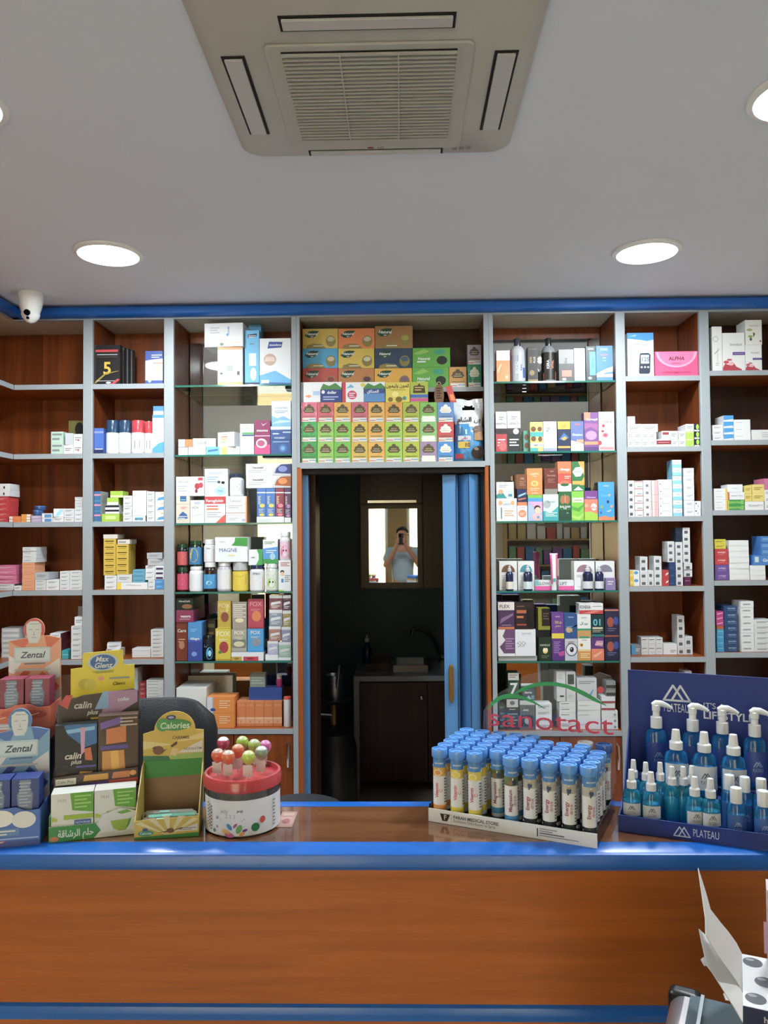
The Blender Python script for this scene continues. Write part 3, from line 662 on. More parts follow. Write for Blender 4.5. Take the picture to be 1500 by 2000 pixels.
# --- narrow left bay
CR(*A1); ON('b2', 0)
five = [('r', .04, .82, .92, .88, 'r'), ('r', .1, .745, .9, .765, 'lg'), ('r', .1, .69, .9, .7, '#6a6030'), ('t', '5', .5, .42, .3, '#d8b62a'), ('p', [(0, .02), (.1, .06), (.45, .26), (.95, .34), (.95, .35), (.42, .29), (.05, .1)], '#a08a2a'), ('r', .1, .09, .85, .105, 'lg'), ('e', .55, .05, .1, .025, 'w'), ('p', [(.6, 0), (.75, 0), (1, .13), (.9, .15)], 'r')]
B(803, 412, 1035, 745, 'k', 'black carton with gold numeral five', five, d=.034, sb=.02, name='black_box')
for k in range(4): B(806 + 36 * k, 420 + 12 * k, 1036 + 36 * k, 742, '#1b1c20', 'black carton, %s of row behind gold numeral carton' % ['second', 'third', 'fourth', 'last'][k], [('r', .93, .02, .96, .98, 'g')], d=.034, sb=.057 + .037 * k, name='black_box', trim=False)
B(1252, 465, 1403, 742, 'w', 'white carton with blue top and bottom beside post', [('p', [(0, .72), (.5, .76), (1, .78), (1, 1), (0, 1)], '#1d4fb0'), ('l', .35, .88, .95, 2, .06, 'w'), ('r', .45, .64, 1, .66, 'or_'), ('r', 0, 0, 1, .15, '#1d4fb0'), ('e', .25, .15, .1, .06, 'pw'), ('e', .7, .45, .15, .1, '#d8c8b0')], sb=.05)
ON('b2', 1)
B(797, 1130, 893, 1338, '#2a62c0', 'blue carton beside post', [('r', 0, .8, 1, .88, '#8090d0'), ('r', 0, 0, 1, .16, 'nv'), ('r', .1, .17, .9, .2, 'w')], d=.06)
for k, (a, b, c) in enumerate(((896, 1008, '#1c4468'), (1008, 1114, '#1c4468'), (1116, 1234, '#c81c34'), (1236, 1312, '#c81c34'))):
    BT(a, 1060 if k < 3 else 1070, b, 1338, 'w', c, 'w', ['white bottle with navy cap, left of two', 'white bottle with navy cap, right of two', 'white bottle with red cap and dark picture', 'white bottle with red cap beside tall carton'][k], 'can', .37, (.04, .58), [('l', .2, .8, .8, 2, .12, 'lg')] if k < 2 else [('r', .1, .72, .8, .8, 'r'), ('r', .35, .2, .75, .65, '#2a3a50'), ('p', [(.1, 0), (1, .0), (.9, .2)], 'r')], name='spray_can', cat='bottle')
B(1320, 940, 1410, 1336, 'w', 'tall white carton with blue bands at back', [('r', 0, .9, 1, 1, '#2a90d8')], sb=.095, d=.05); B(1308, 1015, 1412, 1336, 'w', 'tall white carton with light blue wave beside post', [('r', 0, .92, 1, 1, '#2a90d8'), ('p', [(0, 0), (1, 0), (1, .3), (.5, .25), (0, .12)], '#3aa0e0'), ('l', .1, .7, .9, 3, .12, 'lg')], sb=.02, d=.06)
CR(*A2); ON('b2', 2)
B(797, 350, 868, 612, '#2a6a9e', 'blue carton with pink stripes, stack of three', [('r', 0, .55, 1, .72, '#e08aa8'), ('r', 0, .02, 1, .06, '#5ac0e0')], n=3, jit=0, side='lg', d=.09)
B(877, 545, 1028, 610, 'lm', 'lime green carton under striped cartons', [('r', .2, .3, .8, .75, '#d0e890')]); B(905, 470, 1025, 543, 'w', 'white carton with black stripes, pile of two', [('r', 0, .5, 1, .95, '#1a1c30')], n=2, jit=.4); B(922, 406, 1020, 469, 'lm', 'lime and white carton above striped cartons', [('r', 0, 0, 1, .4, 'w')])
B(950, 348, 1060, 405, 'lm', 'lime carton topping the pile', [('r', 0, 0, 1, .35, '#d8e8a0')])
B(1030, 388, 1138, 610, 'w', 'white carton with faint print, stack of five', WB, n=5, jit=.3); B(1140, 562, 1254, 608, 'w', 'low white carton with teal mark', [('r', .2, .2, .8, .8, '#7fc8d8'), ('t', 'seroza', .5, .5, .4, 'nv')]); B(1142, 345, 1262, 560, 'w', 'large plain white carton standing', [('l', .1, .8, .3, 1, .05, 'lg'), ('l', .1, .2, .3, 1, .05, 'lg')])
B(1265, 352, 1332, 608, 'w', 'narrow white carton, stack of five', WB, n=5, jit=.2); B(1336, 355, 1412, 608, 'w', 'white carton with blue swoosh, stack of three', [('p', [(.2, .1), (1, .2), (1, .5), (.4, .4)], '#4aa0d8'), ('r', .7, .7, .95, .9, '#f0c090')], n=3, jit=.1)
ON('b2', 3)
B(900, 1075, 1003, 1196, 'w', 'white carton under yellow stacks, pile of three', WB, n=3); B(1006, 1136, 1272, 1196, 'w', 'long white carton with yellow end', [('r', 0, 0, .14, 1, 'y'), ('p', [(.3, .7), (.8, .6), (.8, .55), (.3, .6)], 'lg')], d=.06); B(1008, 1068, 1138, 1135, 'pw', 'white carton on long yellow-ended carton', WB)
B(892, 760, 998, 1068, '#d8b42a', 'yellow carton, left stack of six', [('r', .12, .55, .85, .7, '#4a3a10'), ('l', .2, .3, .8, 1, .15, '#8a6a10')], n=6, jit=.15, d=.09); B(1001, 806, 1108, 1068, '#d8b42a', 'yellow carton, right stack of five', [('r', .12, .55, .85, .7, '#4a3a10'), ('l', .2, .3, .8, 1, .15, '#8a6a10')], n=5, jit=.15, d=.09)
B(890, 722, 1012, 759, 'off', 'pale carton on the left yellow stack', None, d=.09); B(1013, 766, 1118, 805, 'off', 'pale carton on the right yellow stack', [('r', .1, .3, .7, .6, 'g')], d=.09)
B(1145, 1025, 1248, 1134, '#5aa8c8', 'light blue carton, pile of three', [('l', .1, .5, .9, 1, .3, '#2a6a9a')], n=3, jit=.1)
B(1275, 1115, 1334, 1196, 'w', 'low white carton, pile of two', WB, n=2); B(1336, 1110, 1412, 1190, '#2a8ed8', 'bright blue carton, pile of two beside post', [fp('#8fd0f0')], n=2, jit=.1); B(1252, 990, 1334, 1114, 'w', 'white carton, pile of three above low ones', WB, n=3); B(1336, 990, 1412, 1109, 'w', 'white carton with purple band, pile of three', [('r', .1, .1, .9, .5, '#3a2050')], n=3, jit=.2)
B(1268, 932, 1410, 988, 'lg', 'grey white carton lying askew, lower', WB, rz=.12); B(1270, 880, 1408, 931, 'lg', 'grey white carton lying askew, topmost', WB, rz=-.1)
CR(*A3); ON('b2', 4)
B(915, 520, 1030, 612, 'w', 'white carton beneath a tilted carton', WB, sb=.06); B(905, 472, 1020, 519, 'pw', 'white carton lying across another', WB, rz=.3, sb=.06); B(1138, 515, 1296, 612, 'w', 'flat white carton, pile of two', [('l', .05, .5, .95, 1, .2, 'lg')], n=2, sb=.06); B(1300, 350, 1410, 612, 'w', 'white carton, stack of seven beside post', WB, n=7, jit=.1, sb=.06)
ON('b2', 5)
B(1052, 912, 1186, 1214, 'lg', 'tall grey carton under grey white stack behind office chair', None, sb=.03); B(1052, 680, 1186, 911, 'lg', 'grey white carton, stack of six behind office chair', [('l', .1, .5, .5, 1, .3, 'dg')], n=6, jit=.3, sb=.03)
B(1190, 925, 1256, 1214, '#b01830', 'tall red carton behind office chair', None, sb=.05); B(1190, 805, 1256, 924, '#b01830', 'red carton, stack of three behind office chair', [fp('#f0b0b0')], n=3, sb=.05); B(1262, 970, 1410, 1214, 'pw', 'tall white carton under stack beside mirrored bay post', None, sb=.03); B(1262, 785, 1410, 969, 'pw', 'white carton, stack of seven beside mirrored bay post', [('l', .1, .5, .7, 1, .3, 'g')], n=7, jit=.3, sb=.03)

# --- left mirrored bay
CR(*B1); ON('b3', 0)
B(562, 415, 825, 806, 'w', 'white device carton with orange edges', [('r', 0, .93, 1, 1, '#e0a050'), ('r', 0, 0, 1, .08, '#e8b060'), ('r', .2, .2, .75, .36, '#c8ccd0'), ('r', .35, .36, .6, .52, '#a8b0ac'), ('r', .1, .28, .2, .33, 'dg'), ('r', .78, .26, .88, .36, 'dg'), ('t', 'MESOPUMA', .5, .04, .05, '#f6e0b0')], d=.1)
B(430, 165, 838, 413, 'w', 'wide white carton with blue figure lying on top', [('tv', 'comfy', .62, .68, .06, '#3a90d0'), ('e', .6, .5, .03, .06, '#2a90d8'), ('p', [(.3, .3), (.9, .2), (.95, .12), (.3, .15)], 'off'), ('e', .45, .1, .05, .06, '#4a7a60'), ('l', .15, .8, .4, 3, .1, 'lg')], d=.12, sb=.016, rz=-.06)
B(848, 180, 1020, 806, '#3a9cd4', 'light blue tall carton at back', None, sb=.12, d=.06); B(832, 240, 997, 806, '#56b8e8', 'light blue tall carton with navy logo', [('p', [(.2, .86), (.85, .89), (.85, .94), (.2, .92)], 'nv'), ('l', .25, .9, .8, 2, .025, 'w'), ('t', 'OPTIA', .5, .75, .02, 'mr'), ('r', .3, .35, .8, .58, '#d8f0fa'), ('e', .6, .2, .22, .12, '#d0e8f4'), ('r', 0, 0, 1, .05, 'nv')], sb=.03, d=.07)
B(1002, 325, 1330, 806, 'w', 'white carton with navy oval logo and round photo', [('p', [(.25, .78), (.7, .8), (.74, .92), (.3, .93)], '#1d3f9e'), ('t', 'soundone', .5, .86, .045, 'w', {'slant': .2}), ('e', .33, .54, .2, .13, '#c8a898'), ('p', [(.15, .5), (.5, .5), (.45, .6), (.2, .6)], '#e0c8bc'), ('p', [(0, 0), (1, 0), (1, .1), (.5, .3), (0, .2)], '#5ab0e4'), ('p', [(0, 0), (1, 0), (1, .03), (.3, .05)], '#1d5fb0'), ('r', .05, .03, .3, .1, 'w')], d=.1)
ON('b3', 1)
B(152, 1466, 252, 1548, 'w', 'small white carton at left end under orange-marked carton', None, d=.09); B(256, 1462, 440, 1548, 'w', 'long white carton with pink square', [('r', .3, .15, .42, .85, '#f0c8c8'), ('r', .6, .25, .85, .75, '#c8c4c0')], d=.05); B(443, 1460, 795, 1548, 'w', 'long white carton with blue panel and yellow stripe', [('r', 0, 0, .4, 1, '#6ac0ea'), ('p', [(.05, .6), (.35, .75), (.35, .5), (.05, .35)], '#2a70b0'), ('r', .46, 0, .62, 1, '#f0d870'), ('l', .72, .6, .95, 2, .2, 'lg')], d=.05)
B(152, 1382, 298, 1462, 'w', 'white carton with orange square', [('r', .45, 0, 1, 1, '#f07a30')], d=.07); B(300, 1372, 536, 1460, 'w', 'white carton with dark script lettering', [('t', 'meff', .4, .45, .4, '#6a7078', {'slant': .2, 'bold': False})], d=.07, rz=.05)
B(585, 1305, 785, 1458, 'w', 'white carton with rainbow bars, tipped on long carton', [('r', .2, .65, .6, .72, '#e07a6a'), ('r', .2, .52, .55, .58, '#e8b060'), ('r', .2, .4, .5, .46, '#d8d060'), ('r', .2, .28, .45, .34, '#8ac0d0')], d=.09, rz=-.35)
B(797, 1220, 943, 1542, 'w', 'white carton with green and navy stripes', [('r', .15, .66, 1, .72, '#4aa850'), ('r', .15, .6, 1, .65, '#1d4f8e'), ('t', 'OLIA', .5, .88, .04, 'g')], d=.07); B(947, 1180, 1113, 1538, '#8e1c5c', 'magenta carton with white lettering', [('r', 0, 0, 1, .28, '#d8287e'), ('p', [(.4, .93), (.55, .87), (.85, .93), (.55, .82)], '#d0a0bc'), ('t', 'mouvou', .5, .7, .07, 'w'), ('e', .45, .32, .35, .14, '#e8d0d8'), ('e', .42, .32, .24, .09, '#b84a78'), ('r', 0, .52, 1, .55, '#e8a8c8')], d=.07)
B(1117, 1385, 1330, 1538, '#1d4f96', 'blue carton with round emblem, lower', [('e', .6, .4, .2, .28, '#2a70b8'), ('e', .6, .4, .1, .14, '#6aa8d8'), ('l', .1, .85, .9, 1, .1, '#a8c8e8')], d=.08); B(1117, 1246, 1330, 1384, '#1d4f96', 'blue carton with pale top, upper', [('r', 0, .75, 1, 1, '#cfe4f2'), ('r', .1, .4, .4, .48, 'w'), ('t', 'novator', .45, .15, .18, '#b8d0e8'), ('r', .6, .5, 1, .6, '#a8c8e8')], d=.08); B(1128, 980, 1330, 1245, '#e2ecf4', 'tall pale carton with blue water print', [('p', [(0, 0), (1, 0), (1, .25), (.6, .4), (.3, .32), (0, .42)], '#7ab8e0'), ('p', [(0, .1), (1, .16), (1, .22), (.4, .24)], '#b8dcf2'), ('t', 'HYDRATINO', .5, .72, .06, '#5a7a9a', {'bold': False}), ('l', .15, .6, .85, 2, .06, '#8aa8c0')], d=.08)
CR(*B2); ON('b3', 2)
B(127, 562, 272, 765, '#d8cfc0', 'beige carton with blue splash, lower', [('p', [(.1, .2), (.85, .25), (.8, .45), (.5, .62), (.25, .45)], '#1d5f9e'), ('l', .15, .35, .8, 2, .1, '#d0d8e0'), ('l', .35, .85, .8, 2, .07, '#e08a7a')], d=.07); B(127, 476, 272, 561, '#d8cfc0', 'beige carton with blue splash, upper', [('r', .3, .35, .75, 1, '#1d5f9e'), ('r', .35, .5, .7, .6, '#8ac0d8')], d=.07)
B(276, 518, 423, 765, 'w', 'white carton with thin grey capitals', [('t', 'HCH', .35, .68, .1, '#5a6068', {'bold': False}), ('e', .5, .88, .25, .06, '#b8bcd0'), ('p', [(.1, .3), (.9, .4), (.9, .38), (.1, .28)], 'lg')], d=.07); B(426, 482, 643, 765, 'w', 'white carton with red heading block', [('r', 0, .73, 1, 1, '#cc2030'), ('t', 'Feroglobin', .48, .85, .11, 'w', {'slant': .1}), ('r', .1, .62, .65, .66, 'r'), ('r', .1, .5, .65, .56, 'or_'), ('l', .1, .4, .8, 3, .08, 'lg'), ('p', [(.55, 0), (1, 0), (1, .32), (.8, .2)], '#e04a30')], d=.07)
B(647, 676, 868, 765, 'w', 'white carton with orange edge, lower', [('l', .1, .6, .6, 2, .2, 'lg'), ('e', .85, .35, .08, .2, '#b0b8d8'), ('r', .94, 0, 1, 1, '#e8a468')], d=.09, side='#d8905a'); B(647, 476, 868, 675, 'w', 'white carton with orange edge, upper', [('t', 'Tefracid', .45, .75, .13, '#8a98a8', {'bold': False}), ('l', .1, .5, .8, 2, .1, 'lg'), ('r', .94, 0, 1, 1, '#e8a468'), ('r', 0, .1, .94, .14, '#b8a898')], d=.09, side='#d8905a')
B(127, 272, 423, 475, 'w', 'wide white carton with dark red berries', [('t', 'ImCare', .25, .75, .13, '#7a828a', {'bold': False}), ('l', .05, .5, .4, 3, .12, 'lg'), ('e', .75, .5, .09, .16, '#b01838'), ('e', .88, .55, .08, .14, '#c01c40'), ('e', .72, .25, .05, .1, '#8a1838'), ('r', .78, .8, .95, .95, '#c02040')], d=.07); B(427, 190, 668, 480, 'w', 'tall white carton with pale blue capsule', [('t', 'Osteocare', .45, .86, .09, '#6a9ac0', {'bold': False}), ('l', .1, .7, .6, 3, .08, '#8ab0d0'), ('e', .68, .2, .25, .16, '#a8d0ee'), ('e', .62, .52, .07, .05, 'dg'), ('e', .8, .5, .08, .05, 'k'), ('t', 'Fizz', .68, .2, .08, '#5a98c8')], d=.07)
BT(672, 240, 826, 476, 'w', '#2a3a58', '#e2e8ee', 'white bottle with navy cap on orange-edged carton', 'pill', .15, (.12, .68), [('l', .2, .7, .8, 3, .18, 'g'), ('r', 0, 0, 2, .08, '#2a3a58')])
B(972, 690, 1258, 765, 'w', 'white tray under blue tube cartons', [('l', .05, .5, .6, 2, .25, 'mint')], d=.1, name='display_tray', cat='tray'); B(1262, 700, 1330, 765, 'w', 'small white tray under purple tube carton', None, d=.1, name='display_tray', cat='tray')
for k, (a, b, c, c2, nm) in enumerate(((974, 1066, '#2f72c0', '#d8d060', 'blue tube carton with yellow fruit, left'), (1068, 1163, '#2f72c0', '#d8d060', 'blue tube carton with yellow fruit, right'), (1166, 1258, '#8e3048', '#e08098', 'maroon tube carton with pink fruit'), (1262, 1330, '#5a3a62', '#b88ac0', 'plum tube carton with lilac fruit'))):
    B(a, 392, b, 690, c, nm, [('r', 0, .82, 1, .86, 'w'), ('l', .15, .7, .45, 6, .05, '#e8e4c0'), ('e', .6, .38, .3, .07, c2), ('e', .55, .06, .3, .05, c2), ('l', .2, .25, .8, 3, .05, '#c8d0d8')], d=.035, name='tube_carton')
for k, (a, b, c, nm) in enumerate(((262, 390, '#a8501c', 'wide white carton with orange lens disc'), (136, 260, '#2a3a7a', 'wide white carton with blue lens disc'))):
    B(858 + 2 * (1 - k), a, 1330, b, 'w', nm, [('t', 'rheobellaf', .26, .68, .16, '#4a5058', {'slant': .2}), ('l', .05, .45, .45, 2, .15, 'lg'), ('e', .84, .5, .28, .75, '#d0d4da') if False else ('p', [(.58, .05), (.62, .5), (.7, .85), (.84, 1), (1, 1), (1, 0), (.6, 0)], '#c4c8d0'), ('p', [(.64, .2), (.68, .6), (.78, .92), (1, .95), (1, .12)], c), ('e', .82, .55, .1, .25, '#e08a40' if k == 0 else '#7a8ad0')], d=.07)
ON('b3', 3)
def bot(a, y0, b, y1, body, cap, lab, label, **k): return BT(a, y0, b, y1, body, cap, lab, label, **k)
bot(122, 1225, 242, 1492, '#3a1418', 'dgr', '#c82a5c', 'pink labelled dark bottle with green cap, front left', ch=.16, ops=[('l', .2, .8, .8, 4, .15, '#f0a8c0')], lz=(.08, .74))
bot(246, 1215, 398, 1492, 'w', 'w', 'w', 'white bottle with green bands', ch=.12, ops=[('r', 0, .55, 1, .7, '#3aa050'), ('r', 0, .3, 1, .42, '#a8d080'), ('l', .1, .45, .8, 1, .08, 'g')])
bot(402, 1175, 538, 1486, '#2a1a16', 'w', '#2a94cc', 'dark bottle with bright blue label', ch=.14, ops=[('l', .1, .8, .9, 3, .12, 'w'), ('e', .5, .4, .25, .15, '#a0d8f0')], lz=(.1, .6))
bot(542, 1166, 694, 1478, '#b8b4bc', 'w', '#e4e6ea', 'tall white labelled bottle with lilac base', ch=.13, ops=[('l', .15, .85, .75, 4, .08, 'lg'), ('r', 0, 0, 1.2, .06, '#c0a0b8')], lz=(.08, .74))
bot(702, 1166, 872, 1478, '#e8d020', '#b8bcc0', '#e8cc24', 'yellow jar with navy panel and silver lid', ch=.28, ops=[('r', .05, .3, .95, .85, '#2a4a7a'), ('e', .5, .85, .3, .12, '#d8c830'), ('l', .15, .5, .8, 2, .12, '#c8d0d8')], lz=(.04, .68), cw=.97)
bot(884, 1200, 1046, 1480, 'w', '#1d2a5a', 'w', 'white bottle with orange label, lower', ch=.13, ops=[('p', [(0, 0), (1, 0), (1, .7), (.5, .5), (0, .2)], '#e8662a'), ('t', 'VITRO', .5, .85, .1, '#5a6a8a'), ('l', .3, .35, .8, 3, .1, 'w')], lz=(.05, .78))
bot(1052, 1186, 1196, 1485, '#c4ccc8', 'w', '#dde6d8', 'clear bottle with green smiling label', ch=.14, ops=[('e', .5, .35, .33, .28, '#98c83a'), ('e', .38, .42, .06, .05, 'k'), ('e', .62, .42, .06, .05, 'k'), ('p', [(.35, .25), (.65, .25), (.58, .15), (.42, .15)], 'w'), ('l', .2, .85, .8, 2, .08, 'gr')], lz=(.06, .72))
B(1200, 1146, 1330, 1488, 'w', 'white carton with green corners beside doorway post', [('l', .15, .92, .9, 3, .05, '#b04a60'), ('e', .3, .62, .16, .06, '#2a1a14'), ('e', .3, .56, .14, .07, '#e8c0a0'), ('r', .22, .28, .4, .4, '#2a80c0'), ('l', .5, .5, .95, 4, .06, 'g'), ('r', 0, 0, .4, .04, 'lm')], d=.06)
bot(122, 980, 238, 1220, '#1a2420', 'dgr', '#c8484c', 'dark green bottle with red label, upper left', ch=.14, ops=[('l', .1, .75, .9, 3, .14, '#f0c0b0')], lz=(.1, .68), sb=.025)
bot(246, 945, 388, 1200, '#1a2c28', 'dgr', '#1d7ab0', 'dark bottle with yellow fruit label', ch=.14, ops=[('e', .45, .55, .36, .42, '#d8b840'), ('l', .2, .7, .75, 3, .18, '#8a7020')], lz=(.08, .74), sb=.025)
bot(404, 930, 528, 1165, 'w', 'w', 'w', 'white bottle with orange label, upper', ch=.2, ops=[('p', [(0, 0), (1, 0), (1, .8), (.5, .6), (0, .5)], '#e8662a'), ('l', .2, .4, .8, 3, .12, 'w'), ('t', 'ferol', .5, .85, .08, '#5a6a8a')], lz=(.05, .72), sb=.025)
B(536, 905, 876, 1160, '#e6eef4', 'wide white carton with green corner and blue capitals', [('t', 'MAGNE', .4, .48, .15, '#2a4a9a', {'bold': False}), ('p', [(.62, .98), (1, .98), (1, .62), (.5, .66), (.6, .8)], '#2f9a3a'), ('t', 'Imagine', .22, .82, .06, '#8a98a8', {'bold': False}), ('r', .4, .24, .6, .29, '#f0d890')], d=.08)
B(884, 1035, 1030, 1198, 'w', 'white carton with green curve', [('p', [(.55, 0), (1, 0), (1, 1), (.6, 1), (.75, .7), (.75, .35)], '#2fa84a'), ('t', 'relief', .32, .5, .09, '#3a5a6a')], d=.05, sb=.03)
B(1036, 930, 1192, 1184, 'w', 'blue and green carton beside green smiling bottle', [('r', 0, .0, 1, .72, '#3a94d8'), ('r', 0, 0, 1, .2, '#2f9a48'), ('p', [(0, .72), (1, .8), (1, .7), (0, .62)], 'w'), ('l', .1, .9, .8, 2, .06, '#7aa070'), ('e', .65, .3, .18, .14, '#a0d0e8'), ('l', .2, .55, .9, 2, .08, '#d8e8f4')], d=.05, sb=.03)
bot(1202, 850, 1328, 1142, 'w', 'w', '#eac8dc', 'white bottle with pink smiling label', ch=.16, ops=[('e', .5, .4, .38, .36, '#e05aa0'), ('e', .38, .48, .07, .05, '#7a1a4a'), ('e', .62, .48, .07, .05, '#7a1a4a'), ('p', [(.35, .3), (.65, .3), (.58, .18), (.42, .18)], 'w')], lz=(.04, .66), sb=.02)
CR(*B3); ON('b3', 4)
B(127, 402, 248, 815, '#7a2c14', 'tall brown carton with pale emblem at left end', [('t', 'Care', .5, .78, .08, 'off'), ('l', .2, .55, .8, 2, .06, '#c8a080'), ('e', .5, .4, .25, .1, '#b08060')], d=.14, sb=.03)
B(127, 276, 310, 401, '#8a2450', 'maroon carton lying on brown carton', [('t', 'vesora', .55, .5, .22, 'w'), ('l', .2, .25, .8, 1, .12, '#d0a0b8')], d=.2, sb=.025); B(127, 152, 305, 275, '#15221e', 'black green carton topping brown carton', [('t', 'NovaCarb', .5, .75, .16, '#b8c0b8'), ('e', .65, .3, .3, .2, '#8a5a3a')], d=.2, sb=.025)
B(252, 405, 398, 820, '#2a8ad0', 'tall two-tone blue carton', [('r', 0, 0, 1, .55, '#1d3f9e'), ('r', 0, .5, 1, .56, '#1d50b8'), ('t', 'Allegra', .5, .58, .06, 'w'), ('e', .45, .18, .2, .06, '#6a90e0'), ('l', .2, .82, .7, 2, .04, '#8ac8f0')], d=.09, sb=.018)
B(432, 380, 540, 812, '#3a2a1a', 'dark brown carton at back', [('r', .1, .8, .9, .9, '#6a6a40'), ('r', .2, .6, .8, .68, '#8a6a3a')], sb=.12, d=.07)
BT(402, 545, 518, 812, '#10141c', '#1a1a1e', '#101a2c', 'black bottle with red band and blue sparkle', 'can', .12, (.05, .86), [('r', -.1, .82, 1.1, .98, '#c8283a'), ('e', .65, .3, .32, .3, '#2a9ad8'), ('e', .68, .3, .15, .15, '#a0e0f4'), ('l', .1, .7, .5, 2, .08, 'lg')], sb=.02)
def fox(c, c2, tx): return [('t', 'FOX', .5, .84, .15, tx), ('e', .55, .42, .3, .18, c2), ('l', .2, .66, .8, 2, .04, tx), ('r', 0, 0, 1, .05, c)]
B(705, 720, 1040, 822, 'w', 'white display tray under foil cartons', [('r', 0, 0, .33, .5, '#c8a83a'), ('r', .38, 0, .85, .5, '#c8304a'), ('r', .1, .15, .24, .35, '#8a7020'), ('r', .5, .15, .7, .35, '#8a1830')], d=.07, sb=.02, name='display_tray', cat='tray')
B(540, 470, 700, 820, '#d8c42e', 'yellow foil carton with red fruit, lower', fox('#b89a20', '#a82c30', '#ece8c0') + [('e', .3, .27, .12, .05, '#3a8a3a')], d=.03, sb=.02); B(708, 475, 866, 719, '#a8a89c', 'silver foil carton, lower', fox('#8a8a80', '#d8d0a0', '#f0e8c0') + [('r', .05, .2, .95, .55, '#78807e'), ('e', .5, .35, .35, .12, '#d8d0a8')], d=.03, sb=.03); B(874, 470, 1042, 719, '#2a9ad8', 'blue foil carton', fox('#1a80c0', '#8a98a8', '#d8e0e4'), d=.03, sb=.03)
B(562, 182, 700, 469, '#c0a428', 'gold foil carton with red fruit, upper', fox('#d0c030', '#8a4a30', '#d8c890') + [('l', .65, .85, .85, 6, .05, '#f0e8a0')], d=.03, sb=.02); B(718, 192, 866, 474, '#a49c90', 'crinkled silver foil carton, upper', [('l', .05, .9, .95, 7, .075, '#e4dccc'), ('e', .5, .32, .3, .08, '#e8e0b0')], d=.03, sb=.03); B(880, 162, 1042, 469, '#b83450', 'red foil carton', fox('#a02844', '#d87a3a', '#d88a98'), d=.03, sb=.03)
k = 0
for (a, y0, b, y1, c, nm) in ((1062, 742, 1196, 820, 'w', 'white sachet stand base, left'), (1198, 770, 1330, 820, 'w', 'white sachet stand base, right'), (1084, 600, 1196, 741, '#b4b8d8', 'lilac sachet pack'), (1200, 610, 1330, 769, '#a0c8b0', 'pale green sachet pack'), (1100, 445, 1226, 598, '#b08070', 'copper sachet pack'), (1230, 450, 1330, 608, '#9098b8', 'blue grey sachet pack'), (1102, 272, 1240, 444, '#8a9cac', 'silver blue sachet pack'), (1244, 280, 1330, 448, '#a49460', 'olive gold sachet pack'), (1104, 120, 1240, 270, '#8e5a66', 'dusty maroon sachet pack'), (1244, 118, 1330, 278, '#6a4e66', 'plum sachet pack')):
    B(a, y0, b, y1, c, nm, None if c == 'w' else [('r', 0, .8, 1, 1, 'pw'), ('p', [(.1, .3), (.9, .45), (.85, .6), (.15, .5)], 'pw'), ('l', .15, .25, .8, 2, .1, 'pw')], d=.05 + (.01 if c == 'w' else 0), sb=.03, m='wrap' if c != 'w' else 'carton', name='sachet_pack' if c != 'w' else 'display_tray', cat='pack' if c != 'w' else 'tray')
ON('b3', 5)
orl = [('r', 0, 0, .2, 1, '#d8dce4'), ('r', .2, 0, .26, 1, '#b8a8b0'), ('e', .22, .2, .1, .1, '#1d3f9e'), ('l', .45, .75, .85, 4, .14, '#f8d0a0')]
B(450, 1352, 738, 1540, '#e8860e', 'orange carton with white end, lower', orl, d=.1, sb=.02); B(450, 1186, 738, 1351, '#e8860e', 'orange carton with white end, upper', orl, d=.1, sb=.02)
B(130, 1090, 446, 1540, '#e4e6e4', 'large white open carton beside orange cartons', [('l', .1, .3, .5, 1, .02, 'lg')], d=.17, sb=.03, name='open_carton'); B(218, 962, 720, 1180, '#e0d4bc', 'cream carton flap at back', None, d=.008, sb=.22, snap=False, name='carton_lid')
for k in range(5): B(762 + 95 * k, 1232, 856 + 95 * k, 1540, '#d87a34', ['leftmost', 'second', 'middle', 'fourth', 'rightmost'][k] + ' of five pale orange cartons in a row', [('r', 0, .1, 1, .3, '#e8a878'), ('r', 0, .3, 1, .36, '#f0c8a0'), ('l', .15, .85, .85, 1, .05, '#f0c090'), ('t', 'd', .5, .2, .08, '#b86a30')], d=.1, sb=.05)
BT(1246, 1190, 1330, 1540, '#e8e8ea', '#d8402a', None, 'white tube with red cap beside doorway post', 'can', .08, sb=.03, name='cream_tube', cat='tube')
B(890, 1088, 1236, 1231, '#1d4fa8', 'flat blue carton on orange row', None, d=.06, sb=.08); BT(1170, 960, 1236, 1087, '#c8207a', 'w', None, 'small magenta bottle on flat blue carton', 'pill', .3, sb=.09); B(900, 940, 1060, 1087, '#a8b4ae', 'pale grey green pack on flat blue carton', [('l', .1, .7, .9, 3, .2, 'mint')], d=.04, sb=.09)

